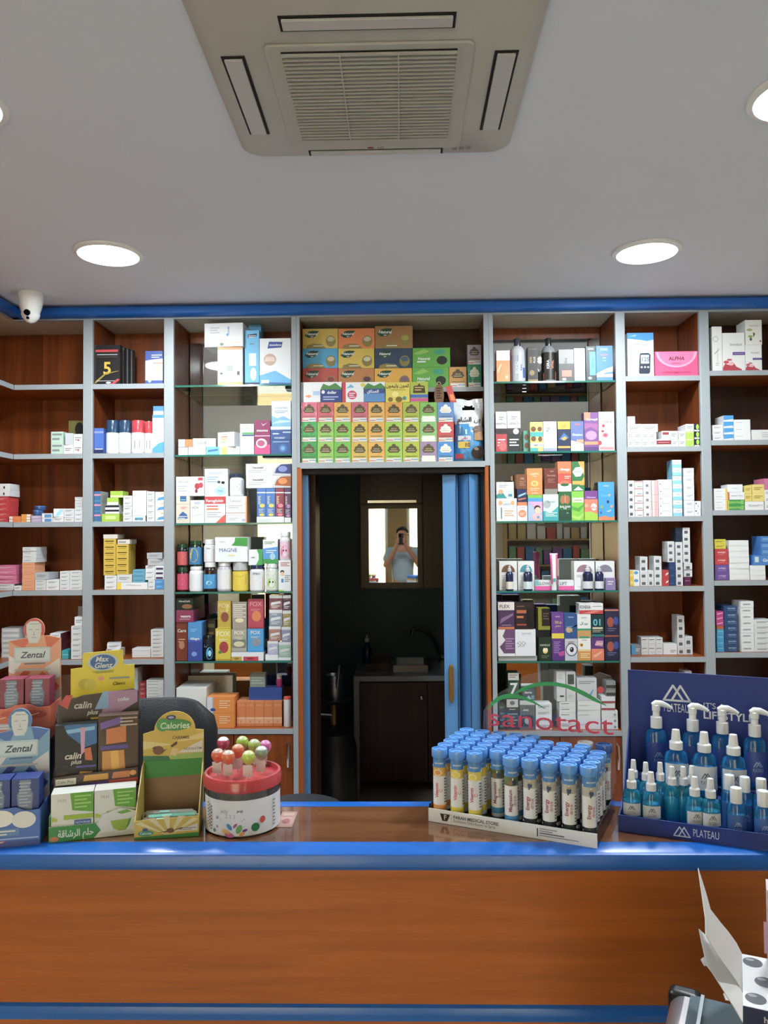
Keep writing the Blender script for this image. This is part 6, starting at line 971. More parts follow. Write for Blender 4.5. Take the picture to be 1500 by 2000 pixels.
t = thing('counter_display', 'dark brown tablet display tray with purple and red stripe', 'display', tl(.001, .06, .0845), TR); W = .166
MB().box(0, W, 0, .056, 0, .002, '#4a3c3a').build('base', 'carton', t); MB().prism([(0, 0), (W, 0), (W, .034), (W * .34, .03), (0, .026)], -.002, 0, '#4a3a36').build('front_lip', 'carton', t)
mb = MB(); paint(mb, [('p', [(.3, 0), (.65, 0), (.65, .34), (.27, .22)], '#5a3a9a'), ('p', [(.65, 0), (1, 0), (1, .4), (.65, .34)], '#d8483a'), ('p', [(.02, .28), (.26, .3), (.26, .68), (.02, .66)], '#dcdccc'), ('t', 'Calin Plus', .14, .48, .16, '#4a4a44', {'bold': False, 'mw': .2}), ('p', [(.34, .42), (.64, .44), (.64, .8), (.36, .78)], '#d89a2a'), ('p', [(.68, .44), (.9, .46), (.9, .85), (.7, .82)], '#c8763a'), ('e', .94, .7, .04, .16, '#e0963a')], W, .034, front(W, -.002)); mb.build('lip_print', 'carton', t)
MB().prism([(0, 0), (W, 0), (W, .185), (W * .92, .19), (W * .3, .182), (0, .165)], .053, .055, '#4c403e').build('back_card', 'carton', t)
mb = MB(); paint(mb, [('p', [(.5, .62), (.6, 1), (.98, 1), (.98, .86)], '#b890b8'), ('p', [(.45, .8), (.55, 1), (.62, 1), (.62, .8)], '#8ab4e0'), ('t', 'calin', .3, .86, .075, '#d8d4cc', {'slant': .25, 'mw': .42}), ('t', 'plus', .42, .77, .05, '#d8d4cc', {'slant': .25, 'mw': .3}), ('t', 'cofee', .8, .9, .04, 'w', {'slant': .3, 'mw': .3}), ('l', .4, .7, .7, 2, .05, '#c8b840'), ('p', [(.02, .88), (.1, .98), (.18, .98), (.12, .82)], '#d83a3a')], W, .188, front(W, .053)); mb.build('back_print', 'carton', t)
for k, (c, w_, hh, ops, nm) in enumerate((('#1e2226', .082, .128, [('p', [(.2, 1), (1, 1), (1, .68), (.7, .62), (.3, .85)], '#2f70b0'), ('p', [(.25, .92), (.95, .96), (.95, .9), (.3, .86)], '#8ac8f0'), ('p', [(.6, .95), (.72, .95), (.7, .55), (.62, .5)], '#d8a8c8'), ('t', 'calin', .42, .5, .1, '#e0dcd4', {'slant': .25, 'mw': .6}), ('t', 'plus', .5, .4, .07, '#d0ccc4', {'slant': .25}), ('p', [(.7, .6), (.85, .62), (.9, .4), (.72, .42)], '#d8683a'), ('p', [(.4, .0), (.95, .0), (.9, .22), (.6, .24)], '#d89a28'), ('r', .5, .3, .98, .33, '#5a4aa0'), ('e', .2, .15, .22, .1, '#4a3830')], 'black tablet box with blue flame and orange glow'), ('#5a4436', .08, .142, [('p', [(.05, .9), (.6, .98), (.6, .88), (.05, .8)], '#7a5ab0'), ('p', [(.2, .8), (.7, .84), (.7, .6), (.2, .58)], '#d87a3a'), ('r', .05, .5, .75, .56, '#5a4a9a'), ('p', [(.1, .48), (.65, .48), (.7, .0), (.1, .0)], '#d8923a'), ('p', [(.3, .48), (.5, .48), (.55, .1), (.35, .1)], '#f0b848'), ('l', .55, .95, .98, 3, .05, '#c8b8a8')], 'brown tablet box with amber glow'))):
    me = carton_mesh(w_, .03, hh, c); o = link('tablet_box', me, 'carton'); o.location = tl(.043 + .0835 * k, .06 + .018 + .004, .087); o.rotation_euler = (0, 0, TR); tag(o, nm + ' in the brown tablet display', 'box'); link('print', print_mesh(w_, .03, hh, ops), 'carton', o)
t = thing('counter_display', 'bright yellow lemon lozenge display with blue oval logo tab', 'display', tl(.02, .128, .2105), TR); W = .135
MB().box(0, W, 0, .05, 0, .002, '#d8c838').build('base', 'carton', t); MB().prism([(0, 0), (W, 0), (W, .055), (0, .05)], -.0025, 0).build('clear_front', 'acrylic', t); MB().box(0, W, .0, .002, .03, .05, '#d8c428').build('yellow_strip', 'carton', t)
MB().prism([(0, 0), (W, 0), (W, .108), (W * .82, .108), (W * .82, .138), (W * .8, .142), (W * .2, .138), (W * .18, .134), (W * .18, .106), (0, .104)], .046, .0485, '#f2dc20').build('back_card', 'carton', t)
mb = MB(); paint(mb, [('e', .5, .83, .24, .14, '#c8d8e8'), ('e', .5, .83, .2, .12, '#2f6ab4'), ('t', 'Max', .48, .88, .08, 'w', {'slant': .25}), ('t', 'Glenz', .5, .78, .08, 'w', {'slant': .25, 'mw': .34}), ('p', [(.32, .69), (.68, .7), (.66, .66), (.4, .65)], '#b8b830'), ('e', .22, .5, .1, .08, '#c8b828'), ('e', .3, .48, .09, .09, '#d8cc50'), ('e', .47, .57, .05, .035, '#e8a08a'), ('r', .6, .55, .92, .58, '#a8a8a0'), ('t', 'Classic', .75, .48, .05, '#6a6020', {'slant': .3})], W, .14, front(W, .046)); mb.build('back_print', 'carton', t)

# --- chocolate bar display
SX, SY, SR = -.541, 1.55, math.radians(9); sl = lambda x, y, z: (SX + x * math.cos(SR) - y * math.sin(SR), SY + x * math.sin(SR) + y * math.cos(SR), ZT + z)
t = thing('counter_display', 'yellow and green chocolate bar display with arched header', 'display', sl(0, 0, .0006), SR); W = .127; Dp = .105
MB().box(0, W, 0, Dp, 0, .002, '#2f8a3a').build('base', 'carton', t); MB().prism([(0, 0), (W, 0), (W, .04), (0, .036)], -.002, 0, '#d8b83a').build('front_lip', 'carton', t)
mb = MB(); rays = [('p', [(.55, .1), (.55 + .7 * math.cos(math.radians(a)), .1 + 1.0 * math.sin(math.radians(a))), (.55 + .7 * math.cos(math.radians(a + 9)), .1 + 1.0 * math.sin(math.radians(a + 9)))], '#e8dca0') for a in range(50, 140, 20)]
paint(mb, rays + [('p', [(0, 0), (1, 0), (1, .2), (.0, .1)], '#1f8a34'), ('p', [(.6, .3), (.98, .65), (.98, .3)], '#e0dcd0'), ('l', .7, .45, .96, 2, .08, '#8a8a80'), ('e', .18, .28, .12, .14, '#3a9a6a'), ('t', 'Calories', .18, .28, .12, '#d0f0dc', {'mw': .2}), ('e', .17, .46, .04, .07, '#2a3a8a'), ('e', .56, .36, .06, .12, '#7a4a1a'), ('p', [(.6, .36), (.75, .5), (.74, .42)], '#6a3a18'), ('p', [(.38, .3), (.52, .36), (.5, .28)], '#6a3a18')], W, .04, front(W, -.002)); mb.build('lip_print', 'carton', t)
for x in (0.0, W - .002):
    mb = MB(); pr = [(0, 0), (Dp, 0), (Dp, .125), (Dp - .02, .12), (0, .036)]; n = 5; mb.v += [(x, a, b) for a, b in pr] + [(x + .002, a, b) for a, b in pr]; mb.face(list(range(n))[::-1], '#c8b04a'); mb.face([n + k for k in range(n)], '#c8b04a')
    for k in range(n): mb.face([k, (k + 1) % n, n + (k + 1) % n, n + k], '#c8b04a')
    mb.build('side_wall', 'carton', t)
MB().prism([(0, .002), (W, .002), (W, .095), (0, .095)], Dp - .004, Dp - .002, '#8e6a44').build('kraft_back', 'carton', t); MB().prism([(.004, .09), (W - .004, .094), (W - .004, .128), (.004, .126)], Dp - .007, Dp - .0045, '#118a26').build('green_band', 'carton', t)
MB().prism([(0, .096), (W, .096), (W, .188), (W * .86, .19)] + arc(W * .52, .19, W * .34, .04, 0, 180) + [(W * .18, .19), (0, .184)], Dp - .004, Dp - .001, '#dcba3a').build('header_card', 'carton', t)
mb = MB(); paint(mb, [('p', [(0, .535), (.45, .535), (.42, .575), (0, .585)], '#1c7a4a'), ('p', [(.45, .535), (1, .535), (1, .6), (.46, .58)], '#9cc05a'), ('p', [(0, .64), (.5, .68), (0, .72)], '#ecd888'), ('p', [(.5, .7), (1, .78), (1, .72)], '#ecd888'), ('p', [(.55, .6), (.98, .71), (.98, .6)], '#e6e0dc'), ('t', 'NOUGATIM', .82, .635, .022, '#7a8478', {'mw': .3}), ('t', 'CARAMEL', .62, .74, .025, '#6a4a1a', {'slant': .2}), ('e', .25, .63, .09, .04, '#7a4a26'), ('p', [(.14, .65), (.2, .67), (.22, .64)], '#5a3416'), ('p', [(.3, .62), (.4, .645), (.32, .605)], '#5a3416'), ('p', [(.45, .67), (.56, .71), (.56, .68), (.47, .65)], '#5a3416'), ('p', [(.44, .58), (.48, .65), (.58, .64), (.54, .575)], '#e8d088'), ('e', .52, .855, .27, .052, '#2f9a3e'), ('e', .32, .86, .1, .06, '#3aa04a'), ('t', 'Calories', .52, .852, .055, '#d8f0d8', {'slant': .1, 'mw': .5}), ('e', .46, .925, .08, .022, '#2a2f72'), ('e', .46, .925, .05, .011, '#a8b0d8')], W, .235, front(W, Dp - .004, 0, -.0)); mb.build('header_print', 'carton', t)
for k in range(7):
    row, lay_ = k % 4, k // 4; y = .016 + row * .022 + lay_ * .012; z = .003 + lay_ * .014 + (.0 if lay_ else 0)
    o = MB(); n = 10
    for j, (xx, r_) in enumerate(((-.056, .001), (-.05, .004), (-.046, .0068), (.046, .0068), (.05, .004), (.056, .001))):
        o.v += [(xx, math.cos(a * 6.2832 / n) * (r_ * 1.35), .007 + math.sin(a * 6.2832 / n) * r_) for a in range(n)]
    cols = ['#c8ccc8', '#b8bcb8', ['#8a8078', '#7ac8b0', '#a8a8a0', '#8a8484'][k % 4], '#b8bcb8', '#c8ccc8']
    for j in range(5):
        for a in range(n): o.face([j * n + a, j * n + (a + 1) % n, (j + 1) * n + (a + 1) % n, (j + 1) * n + a][::-1], cols[j])
    ob = o.build('chocolate_bar', 'wrap'); ob.location = sl(W / 2 + (.004 if k % 2 else -.004), y, z); ob.rotation_euler = (0, 0, SR + .03 * (k % 3 - 1))
    tag(ob, '%s wrapped chocolate bar from the front, %s layer in the yellow display' % (['first', 'second', 'third', 'fourth'][row], ['lower', 'upper'][lay_]), 'chocolate bar', 'chocolate bars in the yellow display')
    mb = MB(); mb.poly([(-.02, -.0085, .012), (.0, -.0085, .012), (.0, -.004, .0146), (-.02, -.004, .0146)], '#6ad0b8'); mb.build('wrapper_print', 'carton', ob)

# --- lollipop tub
LX, LY = at(471, 1600, 1.632).x + .004, 1.632
t = thing('lollipop_tub', 'round white printed tub with red lid, full of holes for lollipops', 'tub', (LX, LY, ZT + .0006), 0); r = .0775
bd = MB().lathe([(r * .96, 0), (r, .003), (r, .088)], 48, c='#d8d0d0').build('body', 'clear', t); MB().lathe([(r * 1.004, .004), (r * 1.004, .074)], 48, c='#e8ebf0', cap=False).build('label', 'carton', bd)
mb = MB(); dr = lambda u, v, a, L, w_, c: ('p', [(u + L * .5 * math.cos(a) * math.cos(q) * 1 - w_ * math.sin(a) * math.sin(q), v + (L * .5 * math.sin(a) * math.cos(q) + w_ * math.cos(a) * math.sin(q)) * 2.6) for q in [k * .5236 for k in range(12)]], c)
wrapped(mb, [('t', 'jelly', .38, .7, .11, '#9aa0a8', {'bold': False, 'mw': .16, 'slant': .2}), ('t', 'pop', .55, .72, .08, '#5a6068', {'mw': .1}), ('t', '2 2 2', .45, .56, .1, '#a8acb4', {'bold': False, 'mw': .26}), ('r', .33, .46, .6, .475, '#8a9098'), ('l', .33, .43, .58, 1, .03, 'g'), dr(.44, .26, 2.2, .08, .022, '#3a90b8'), dr(.5, .3, .9, .06, .014, '#b03a6a'), dr(.4, .12, 2.8, .09, .022, '#e8a84a'), dr(.54, .2, 1.2, .1, .03, '#6ab04a'), dr(.44, .03, 3.0, .1, .025, '#c05a98'), dr(.6, .16, .4, .06, .014, '#7a2a80'), dr(.57, .06, .7, .07, .02, '#e8a030'), ('e', .71, .22, .045, .12, '#1f7a40'), ('e', .79, .4, .033, .1, '#d8402a'), ('e', .26, .12, .02, .05, '#5a9a7a'), ('e', .3, .25, .015, .04, '#b8a0b8'), ('e', .3, .5, .018, .05, '#b0a8b8')] + [('l', .14 + .03 * k, .85 - .04 * k, .165 + .03 * k, 8, .09, ['#5a7a4a', '#a85a5a', '#6a6a70'][k]) for k in range(3)] + [('l', .93, .85, .97, 8, .1, '#8a8e94')], r * 1.0055, r * 2.5, .07, .004); mb.build('label_print', 'carton', bd)
ld = MB().lathe([(r * 1.02, .088), (r * 1.05, .09), (r * 1.055, .108), (r * 1.02, .113), (r * .95, .113), (r * .93, .104), (.001, .104)], 48, c='#c4202a', cap=False).build('lid', 'plastic', t)
MB().lathe([(r * .9, .084), (r * .9, .087)], 32, c='#a02838').build('inner_rim', 'plastic', t)
balls = [(345, 235, '#b8285e', 'w', 1.70, 'magenta and white lollipop at the back left'), (625, 225, '#a8cc3a', '#c8d890', 1.70, 'lime lollipop at the back, tallest'), (800, 270, '#a0c44a', '#c8d0b0', 1.69, 'pale lime lollipop right of the tallest one'), (960, 285, '#d858a8', '#e890c8', 1.70, 'bright pink lollipop at the back right'), (265, 412, '#e0582a', '#d8b8a8', 1.63, 'orange lollipop at the far left'), (560, 345, '#e05a2a', '#e8a888', 1.655, 'orange lollipop in the middle'), (420, 437, '#e06a30', '#e8d0c0', 1.61, 'orange and white lollipop at the front left'), (715, 442, '#b4d43a', '#d8e8a0', 1.60, 'lime lollipop at the front'), (905, 375, '#8aa08a', '#e4e8e4', 1.635, 'white and green lollipop on the right')]
for (bx_, by_, c1, c2, yv, nm) in balls:
    p = at(390 + bx_ / 7.5, 1420 + by_ / 7.5, yv); rb = .0142; zb = ZT + .1052
    if (p.x - LX) ** 2 + (yv - LY) ** 2 > (r * .9) ** 2:
        k = r * .88 / math.hypot(p.x - LX, yv - LY); fx_, fy_ = LX + (p.x - LX) * k, LY + (yv - LY) * k
    else: fx_, fy_ = p.x, yv
    t = thing('lollipop', nm + ' of the red lidded tub', 'lollipop', (fx_, fy_, zb), 0, 'lollipops on the tub')
    off = Vector((p.x - fx_, yv - fy_, p.z - zb))
    MB().tube([(0, 0, 0), tuple(off * .75), tuple(off)], .0021, 8, '#e0dcd8').build('stick', 'plastic', t)
    mb = MB(); n = 14; prof = [(.002, -1.25), (.35, -1.05), (.75, -.65), (.97, -.2), (1, .1), (.85, .55), (.5, .88), (.02, 1.0)]
    mb.lathe([(a * rb, b * rb) for a, b in prof], n, tuple(off), cols=[c1, c1, c1, c1, c1, c2, c2]); mb.build('candy', 'wrap', t)
    mb = MB(); mb.lathe([(.0035, -.028), (.0045, -.02), (.003, -.0155)], 8, tuple(off), c='#e4dce0'); mb.build('wrapper_twist', 'wrap', t)
    tz = off.z * .38; mb = MB().box(-.011, .009, -.004, -.0034, tz - .012, tz + .012, '#dcdcde'); mb.build('paper_tag', 'carton', t)

# --- small card lying under the tub's right side
p0, p1 = atz(546, 1628, ZT), atz(574, 1576, ZT)
o = MB().box(-.017, .017, -.045, .045, 0, .0006, '#c8988c').build('picture_card', 'carton', None, 0, ((p0.x + p1.x) / 2, (p0.y + p1.y) / 2, ZT + .0003)); tag(o, 'small pinkish picture card lying flat on the counter beside the tub', 'card')
mb = MB(); mb.poly([(-.014, -.04, .0008), (.014, -.04, .0008), (.014, .012, .0008), (-.014, .012, .0008)], '#d4a8a0'); mb.poly([(math.cos(a * .5236) * .009, -.012 + math.sin(a * .5236) * .014, .001) for a in range(12)], '#b86a72'); mb.poly([(-.012, .02, .0008), (.012, .02, .0008), (.012, .036, .0008), (-.012, .036, .0008)], '#d8b8a4'); mb.build('print', 'carton', o)

# --- tray of effervescent tubes
f0, f1 = atz(838, 1603, ZT), atz(1167, 1657, ZT)
TA = math.atan2(f1.y - f0.y, f1.x - f0.x); TL = (f1 - f0).length; ca, sa = math.cos(TA), math.sin(TA)
def tr(a, b, z=0.0): return Vector((f0.x + a * ca - b * sa, f0.y + a * sa + b * ca, ZT + z))
t = thing('tube_tray', 'clear acrylic tray with white lettered front and sanotact style backboard', 'tray', tr(0, 0, .0006), TA); t['label'] = 'clear acrylic tray with white lettered front strip holding effervescent tubes'
TD = .218
MB().box(0, TL, 0, TD, 0, .003).build('base', 'acrylic', t); MB().box(0, TL, -.003, 0, 0, .027, '#e6e9ee').build('front_strip', 'carton', t); MB().box(.004, TL - .004, .003, TD - .008, .003, .0135).build('raised_insert', 'acrylic', t)
MB().box(0, .003, 0, TD, .003, .034).build('side_wall', 'acrylic', t); MB().box(TL - .003, TL, 0, TD, .003, .034).build('side_wall', 'acrylic', t)
mb = MB(); paint(mb, [('p', [(.09, .2), (.12, .2), (.14, .75), (.075, .75)], '#3a2a32'), ('t', 'F', .108, .5, .35, '#e8e0e0'), ('r', .148, .15, .15, .8, 'g'), ('t', 'FARAH MEDICAL STORE', .16, .62, .24, '#4a4e56', {'left': True, 'mw': .28}), ('t', 'Exclusive Distributor in Syria', .16, .34, .2, '#5a5e66', {'left': True, 'mw': .27, 'bold': False}), ('l', .68, .78, .78, 2, .16, 'g'), ('l', .68, .46, .82, 1, .16, 'dg'), ('l', .68, .3, .9, 1, .14, 'g'), ('r', .665, .2, .672, .8, 'dg')], TL, .027, front(TL, -.003)); mb.build('front_print', 'carton', t)
# backboard sign
bp = tr(0, TD - .006); bn = Vector((-sa, ca, 0))
def sg(x, y):                        # crop pixel on the sign plane -> local (along, up)
    q = onplane(940 + x / 5, 1140 + y / 5, bp, bn) - Vector((f0.x, f0.y, ZT)); return q.x * ca + q.y * sa, q.z
out = [(min(q_[0], TL + .004), q_[1]) for q_ in [sg(*q) for q in ((8, 1500), (1385, 1500), (1380, 1250), (1370, 1130), (1330, 1000), (1260, 905), (1150, 868), (1040, 920), (900, 868), (700, 835), (420, 900), (270, 1010), (110, 1110), (20, 1250))]]
zb = min(z for _, z in out)
sg_ = MB().prism([(out[0][0], .036)] + [(out[1][0], .036)] + out[2:], TD - .006, TD - .003).build('sign_panel', 'acrylic', t)
MB().box(.02, TL - .02, TD - .006, TD - .003, .003, .036).build('back_wall', 'acrylic', t)
mb = MB(); yf = TD - .0065
def ribbon(o_, i_, c):
    for k in range(len(o_) - 1): mb.poly([(x, yf, z) for x, z in (sg(*i_[k]), sg(*i_[k + 1]), sg(*o_[k + 1]), sg(*o_[k]))], c)
ribbon([(320, 1075), (400, 1015), (480, 985), (565, 966), (650, 960), (740, 966), (830, 985), (920, 1015), (1010, 1055), (1110, 1115), (1225, 1193)], [(322, 1077), (420, 1050), (500, 1015), (570, 1002), (650, 996), (740, 1004), (830, 1022), (920, 1058), (1000, 1098), (1100, 1150), (1220, 1196)], '#12a04e')
ribbon([(60, 1230), (95, 1165), (150, 1112), (210, 1085), (280, 1075), (350, 1083), (420, 1105), (520, 1152), (625, 1222)], [(62, 1232), (110, 1190), (170, 1150), (220, 1128), (280, 1120), (345, 1122), (405, 1132), (505, 1168), (622, 1225)], '#12a04e')
mb.poly([(x, yf, z) for x, z in [sg(1165 + 34 * math.cos(-q * .3927), 1040 + 36 * math.sin(-q * .3927)) for q in range(16)]], '#e02a44')
aL, zL = sg(78, 1385); aR, zR = sg(1292, 1480); hgt = sg(700, 1290)[1] - sg(700, 1425)[1]
V, Fc, wd = lay('sanotact', False); xs_ = [v[0] for v in V]; x0_, x1_ = min(xs_), max(xs_); i = len(mb.v); zbase = (zL + zR) / 2
for x, y in V:
    f_ = (x - x0_) / (x1_ - x0_); mb.v.append((aL + f_ * (aR - aL), yf - .0003, zL + f_ * (zR - zL) + y * hgt / .52))
for f_ in Fc: mb.face([i + q for q in f_], '#e00c3a')
mb.build('sign_lettering', 'carton', t)
# the tubes
TUBE = {}
def tube_kit(kind):
    if kind in TUBE: return TUBE[kind]
    acc, fruit, dark = {'o': ('#e8922a', '#e8b03a', '#c82a5a'), 'y': ('#e8d428', '#e8cc3a', '#c82a5a'), 'b': ('#2a90cc', '#6a7a4a', '#8a3a5a'), 'k': ('#2e3236', '#8a8a78', '#a82a4a')}[kind]
    r, H = .0143, .12
    body = MB().lathe([(r * .96, 0), (r, .002), (r, .008), (r, .02), (r, .08), (r, .098), (r, H)], 20, cols=['#dcdcd8', '#e4e4e0', acc, '#eceef0', fruit if kind != 'k' else '#c0bcae', '#3a86cc']).mesh('tube_body')
    mb = MB(); txt = {'o': 'Vitamin C', 'y': 'Vitamin C', 'b': 'Magnesium', 'k': 'Energy drink'}[kind]
    ops = [('tv', txt.split(' ')[0], .36, .42, .19, dark, {'mw': .44}), ('tv', txt.split(' ')[-1] if ' ' in txt else 'drink', .6, .42, .19, dark, {'mw': .4, 'bold': False}), ('p', [(0, .82), (.5, .76), (1, .82), (1, .86), (.5, .8), (0, .86)], '#f4f4f2'), ('t', 'sanotact', .5, .9, .035, '#d8e8f4', {'mw': .5}), ('l', .8, .62, .97, 9, .05, '#5a5e66')]
    if kind == 'k': ops += [('e', .5, .72, .12, .045, '#2a4a72'), ('e', .52, .765, .06, .022, '#c8a080'), ('r', .42, .65, .5, .7, '#3a4a62'), ('r', 0, .1, 1, .13, '#e8e8e4')]
    elif kind != 'b': ops += [('e', .42, .73, .25, .055, '#f4ecc0'), ('e', .42, .73, .18, .04, acc)]
    else: ops += [('e', .6, .73, .12, .05, '#2a3a62'), ('e', .35, .72, .14, .04, '#8a6a4a')]
    wrapped(mb, ops, r * 1.004, r * 2.6, H, 0)
    rc = .0172
    cap = MB().lathe([(rc * .93, H - .002), (rc, H), (rc, H + .0125), (rc * .96, H + .0155), (rc * .8, H + .0155), (rc * .76, H + .013), (rc * .3, H + .013), (rc * .26, H + .0145), (.001, H + .0145)], 24, c='#4a9cf0', cap=False).mesh('tube_cap')
    TUBE[kind] = (body, mb.mesh('tube_print'), cap); return TUBE[kind]
KN = {'o': 'orange flavour', 'y': 'lemon', 'b': 'blue banded', 'k': 'black banded'}; ROWN = ['front row', 'second row', 'third row', 'fourth row', 'fifth row', 'back row']
PA = (TL - .036) / 8; PB = (TD - .044) / 5
for rw in range(6):
    for c in range(9):
        if (rw, c) in ((0, 3), (5, 5), (5, 6), (4, 8), (5, 7), (5, 8)): continue
        kind = 'o' if c == 0 else 'y' if c < 3 else 'b' if c < 5 else 'k'; bm_, pm_, cm_ = tube_kit(kind)
        p = tr(.018 + c * PA, .019 + rw * PB, .0145)
        o = link('effervescent_tube', bm_, 'plastic'); o.location = p; o.rotation_euler = (0, 0, random.uniform(-.25, .1))
        tag(o, '%s tube, %s from left in %s of the tube tray' % (KN[kind], ORD[c], ROWN[rw]), 'tube', 'effervescent tubes in the tray')
        link('print', pm_, 'carton', o); link('cap', cm_, 'plastic', o)
bm_, pm_, cm_ = tube_kit('k')
for (c, cc, nm) in ((7, 'w', 'effervescent tube with a white cap at the back of the tray'), (8, '#1d5ab0', 'effervescent tube with a dark blue cap at the back right corner')):
    p = tr(.018 + c * PA, .019 + 5 * PB, .0145); o = link('effervescent_tube', bm_, 'plastic'); o.location = p; tag(o, nm, 'tube', 'effervescent tubes in the tray'); link('print', pm_, 'carton', o)
    cm2 = cm_.copy(); k = C(cc); cm2.attributes['Col'].data.foreach_set('color', list(k) * len(cm2.loops)); link('cap', cm2, 'plastic', o)

# --- navy bottle display
g0, g1 = atz(1208, 1622, ZT), atz(1500, 1663, ZT); GA = math.atan2(g1.y - g0.y, g1.x - g0.x); GL = .36; GD = .225; cg, sgn_ = math.cos(GA), math.sin(GA)
def gr(a, b, z=0.0): return Vector((g0.x + a * cg - b * sgn_, g0.y + a * sgn_ + b * cg, ZT + z))
t = thing('bottle_display', 'navy cardboard display of blue gel bottles with tall lettered backboard', 'display', gr(0, 0, .0006), GA)
MB().box(0, GL, 0, GD, 0, .003).build('base', 'navy', t); MB().box(0, GL, -.003, 0, 0, .032).build('front_lip', 'navy', t)
BH = CAMZ - ZT + at(1243, 1308, gr(0, GD).y).z - CAMZ
MB().box(.0, GL, GD - .004, GD, .003, BH).build('backboard', 'navy', t)
for x in (0, GL - .003):
    mb = MB(); pr = [(0, .003), (GD - .004, .003), (GD - .004, .165), (GD - .03, .15), (.1, .06), (.04, .032), (0, .032)]; n = len(pr); mb.v += [(x, a, b) for a, b in pr] + [(x + .003, a, b) for a, b in pr]; mb.face(list(range(n))[::-1], 'w'); mb.face([n + k for k in range(n)], 'w')
    for k in range(n): mb.face([k, (k + 1) % n, n + (k + 1) % n, n + k], 'w')
    mb.build('side_wall', 'navy', t)
MB().box(.003, GL - .003, .104, .155, .003, .045).build('step', 'navy', t); MB().box(.003, GL - .003, .155, GD - .004, .003, .062).build('step', 'navy', t)
def mount(mb, fn, x, z, s, w, c):     # twin peak emblem, s = width
    stroke(mb, fn, [(x - s * .5, z), (x - s * .14, z + s * .6), (x - s * .02, z + s * .42), (x + s * .25, z)], w, c); stroke(mb, fn, [(x - s * .2, z), (x + .14 * s, z + s * .6), (x + s * .5, z), (x - s * .5, z)], w, c)
mb = MB(); fb = lambda u, v, e=.0005: (u, GD - .004 - e, v)
gb = lambda px_, py_: (lambda q: (q.x * cg + q.y * sgn_, q.z))(onplane(px_, py_, gr(0, GD - .004), Vector((-sgn_, cg, 0))) - Vector((g0.x, g0.y, ZT)))
mx_, mz_ = gb(1322, 1369); mount(mb, fb, mx_, mz_, .056, .0045, '#dfe4ee')
px_, pz_ = gb(1321, 1383); put_text(mb, 'PLATEAU', fb, px_, pz_, .019, .054, '#dfe4ee', False)
ix, iz = gb(1373, 1378); put_text(mb, "IT'S A", fb, ix, iz, .0125, .06, '#dfe4ee', False, left=True); ix, iz = gb(1373, 1396); put_text(mb, 'LIFESTYLE', fb, ix, iz, .0165, .12, '#e6eaf2', True, left=True); mb.build('backboard_lettering', 'carton', t)
mb = MB(); fl = lambda u, v, e=.0005: (u, -.003 - e, v)
gf = lambda px_, py_: (lambda q: (q.x * cg + q.y * sgn_, q.z))(onplane(px_, py_, gr(0, -.003), Vector((-sgn_, cg, 0))) - Vector((g0.x, g0.y, ZT)))
a_, b_ = gf(1332, 1634); mount(mb, fl, a_, b_, .03, .0022, '#dfe4ee'); a_, b_ = gf(1379, 1630); put_text(mb, 'PLATEAU', fl, a_, b_, .0145, .048, '#dfe4ee', False); mb.build('lip_lettering', 'carton', t)
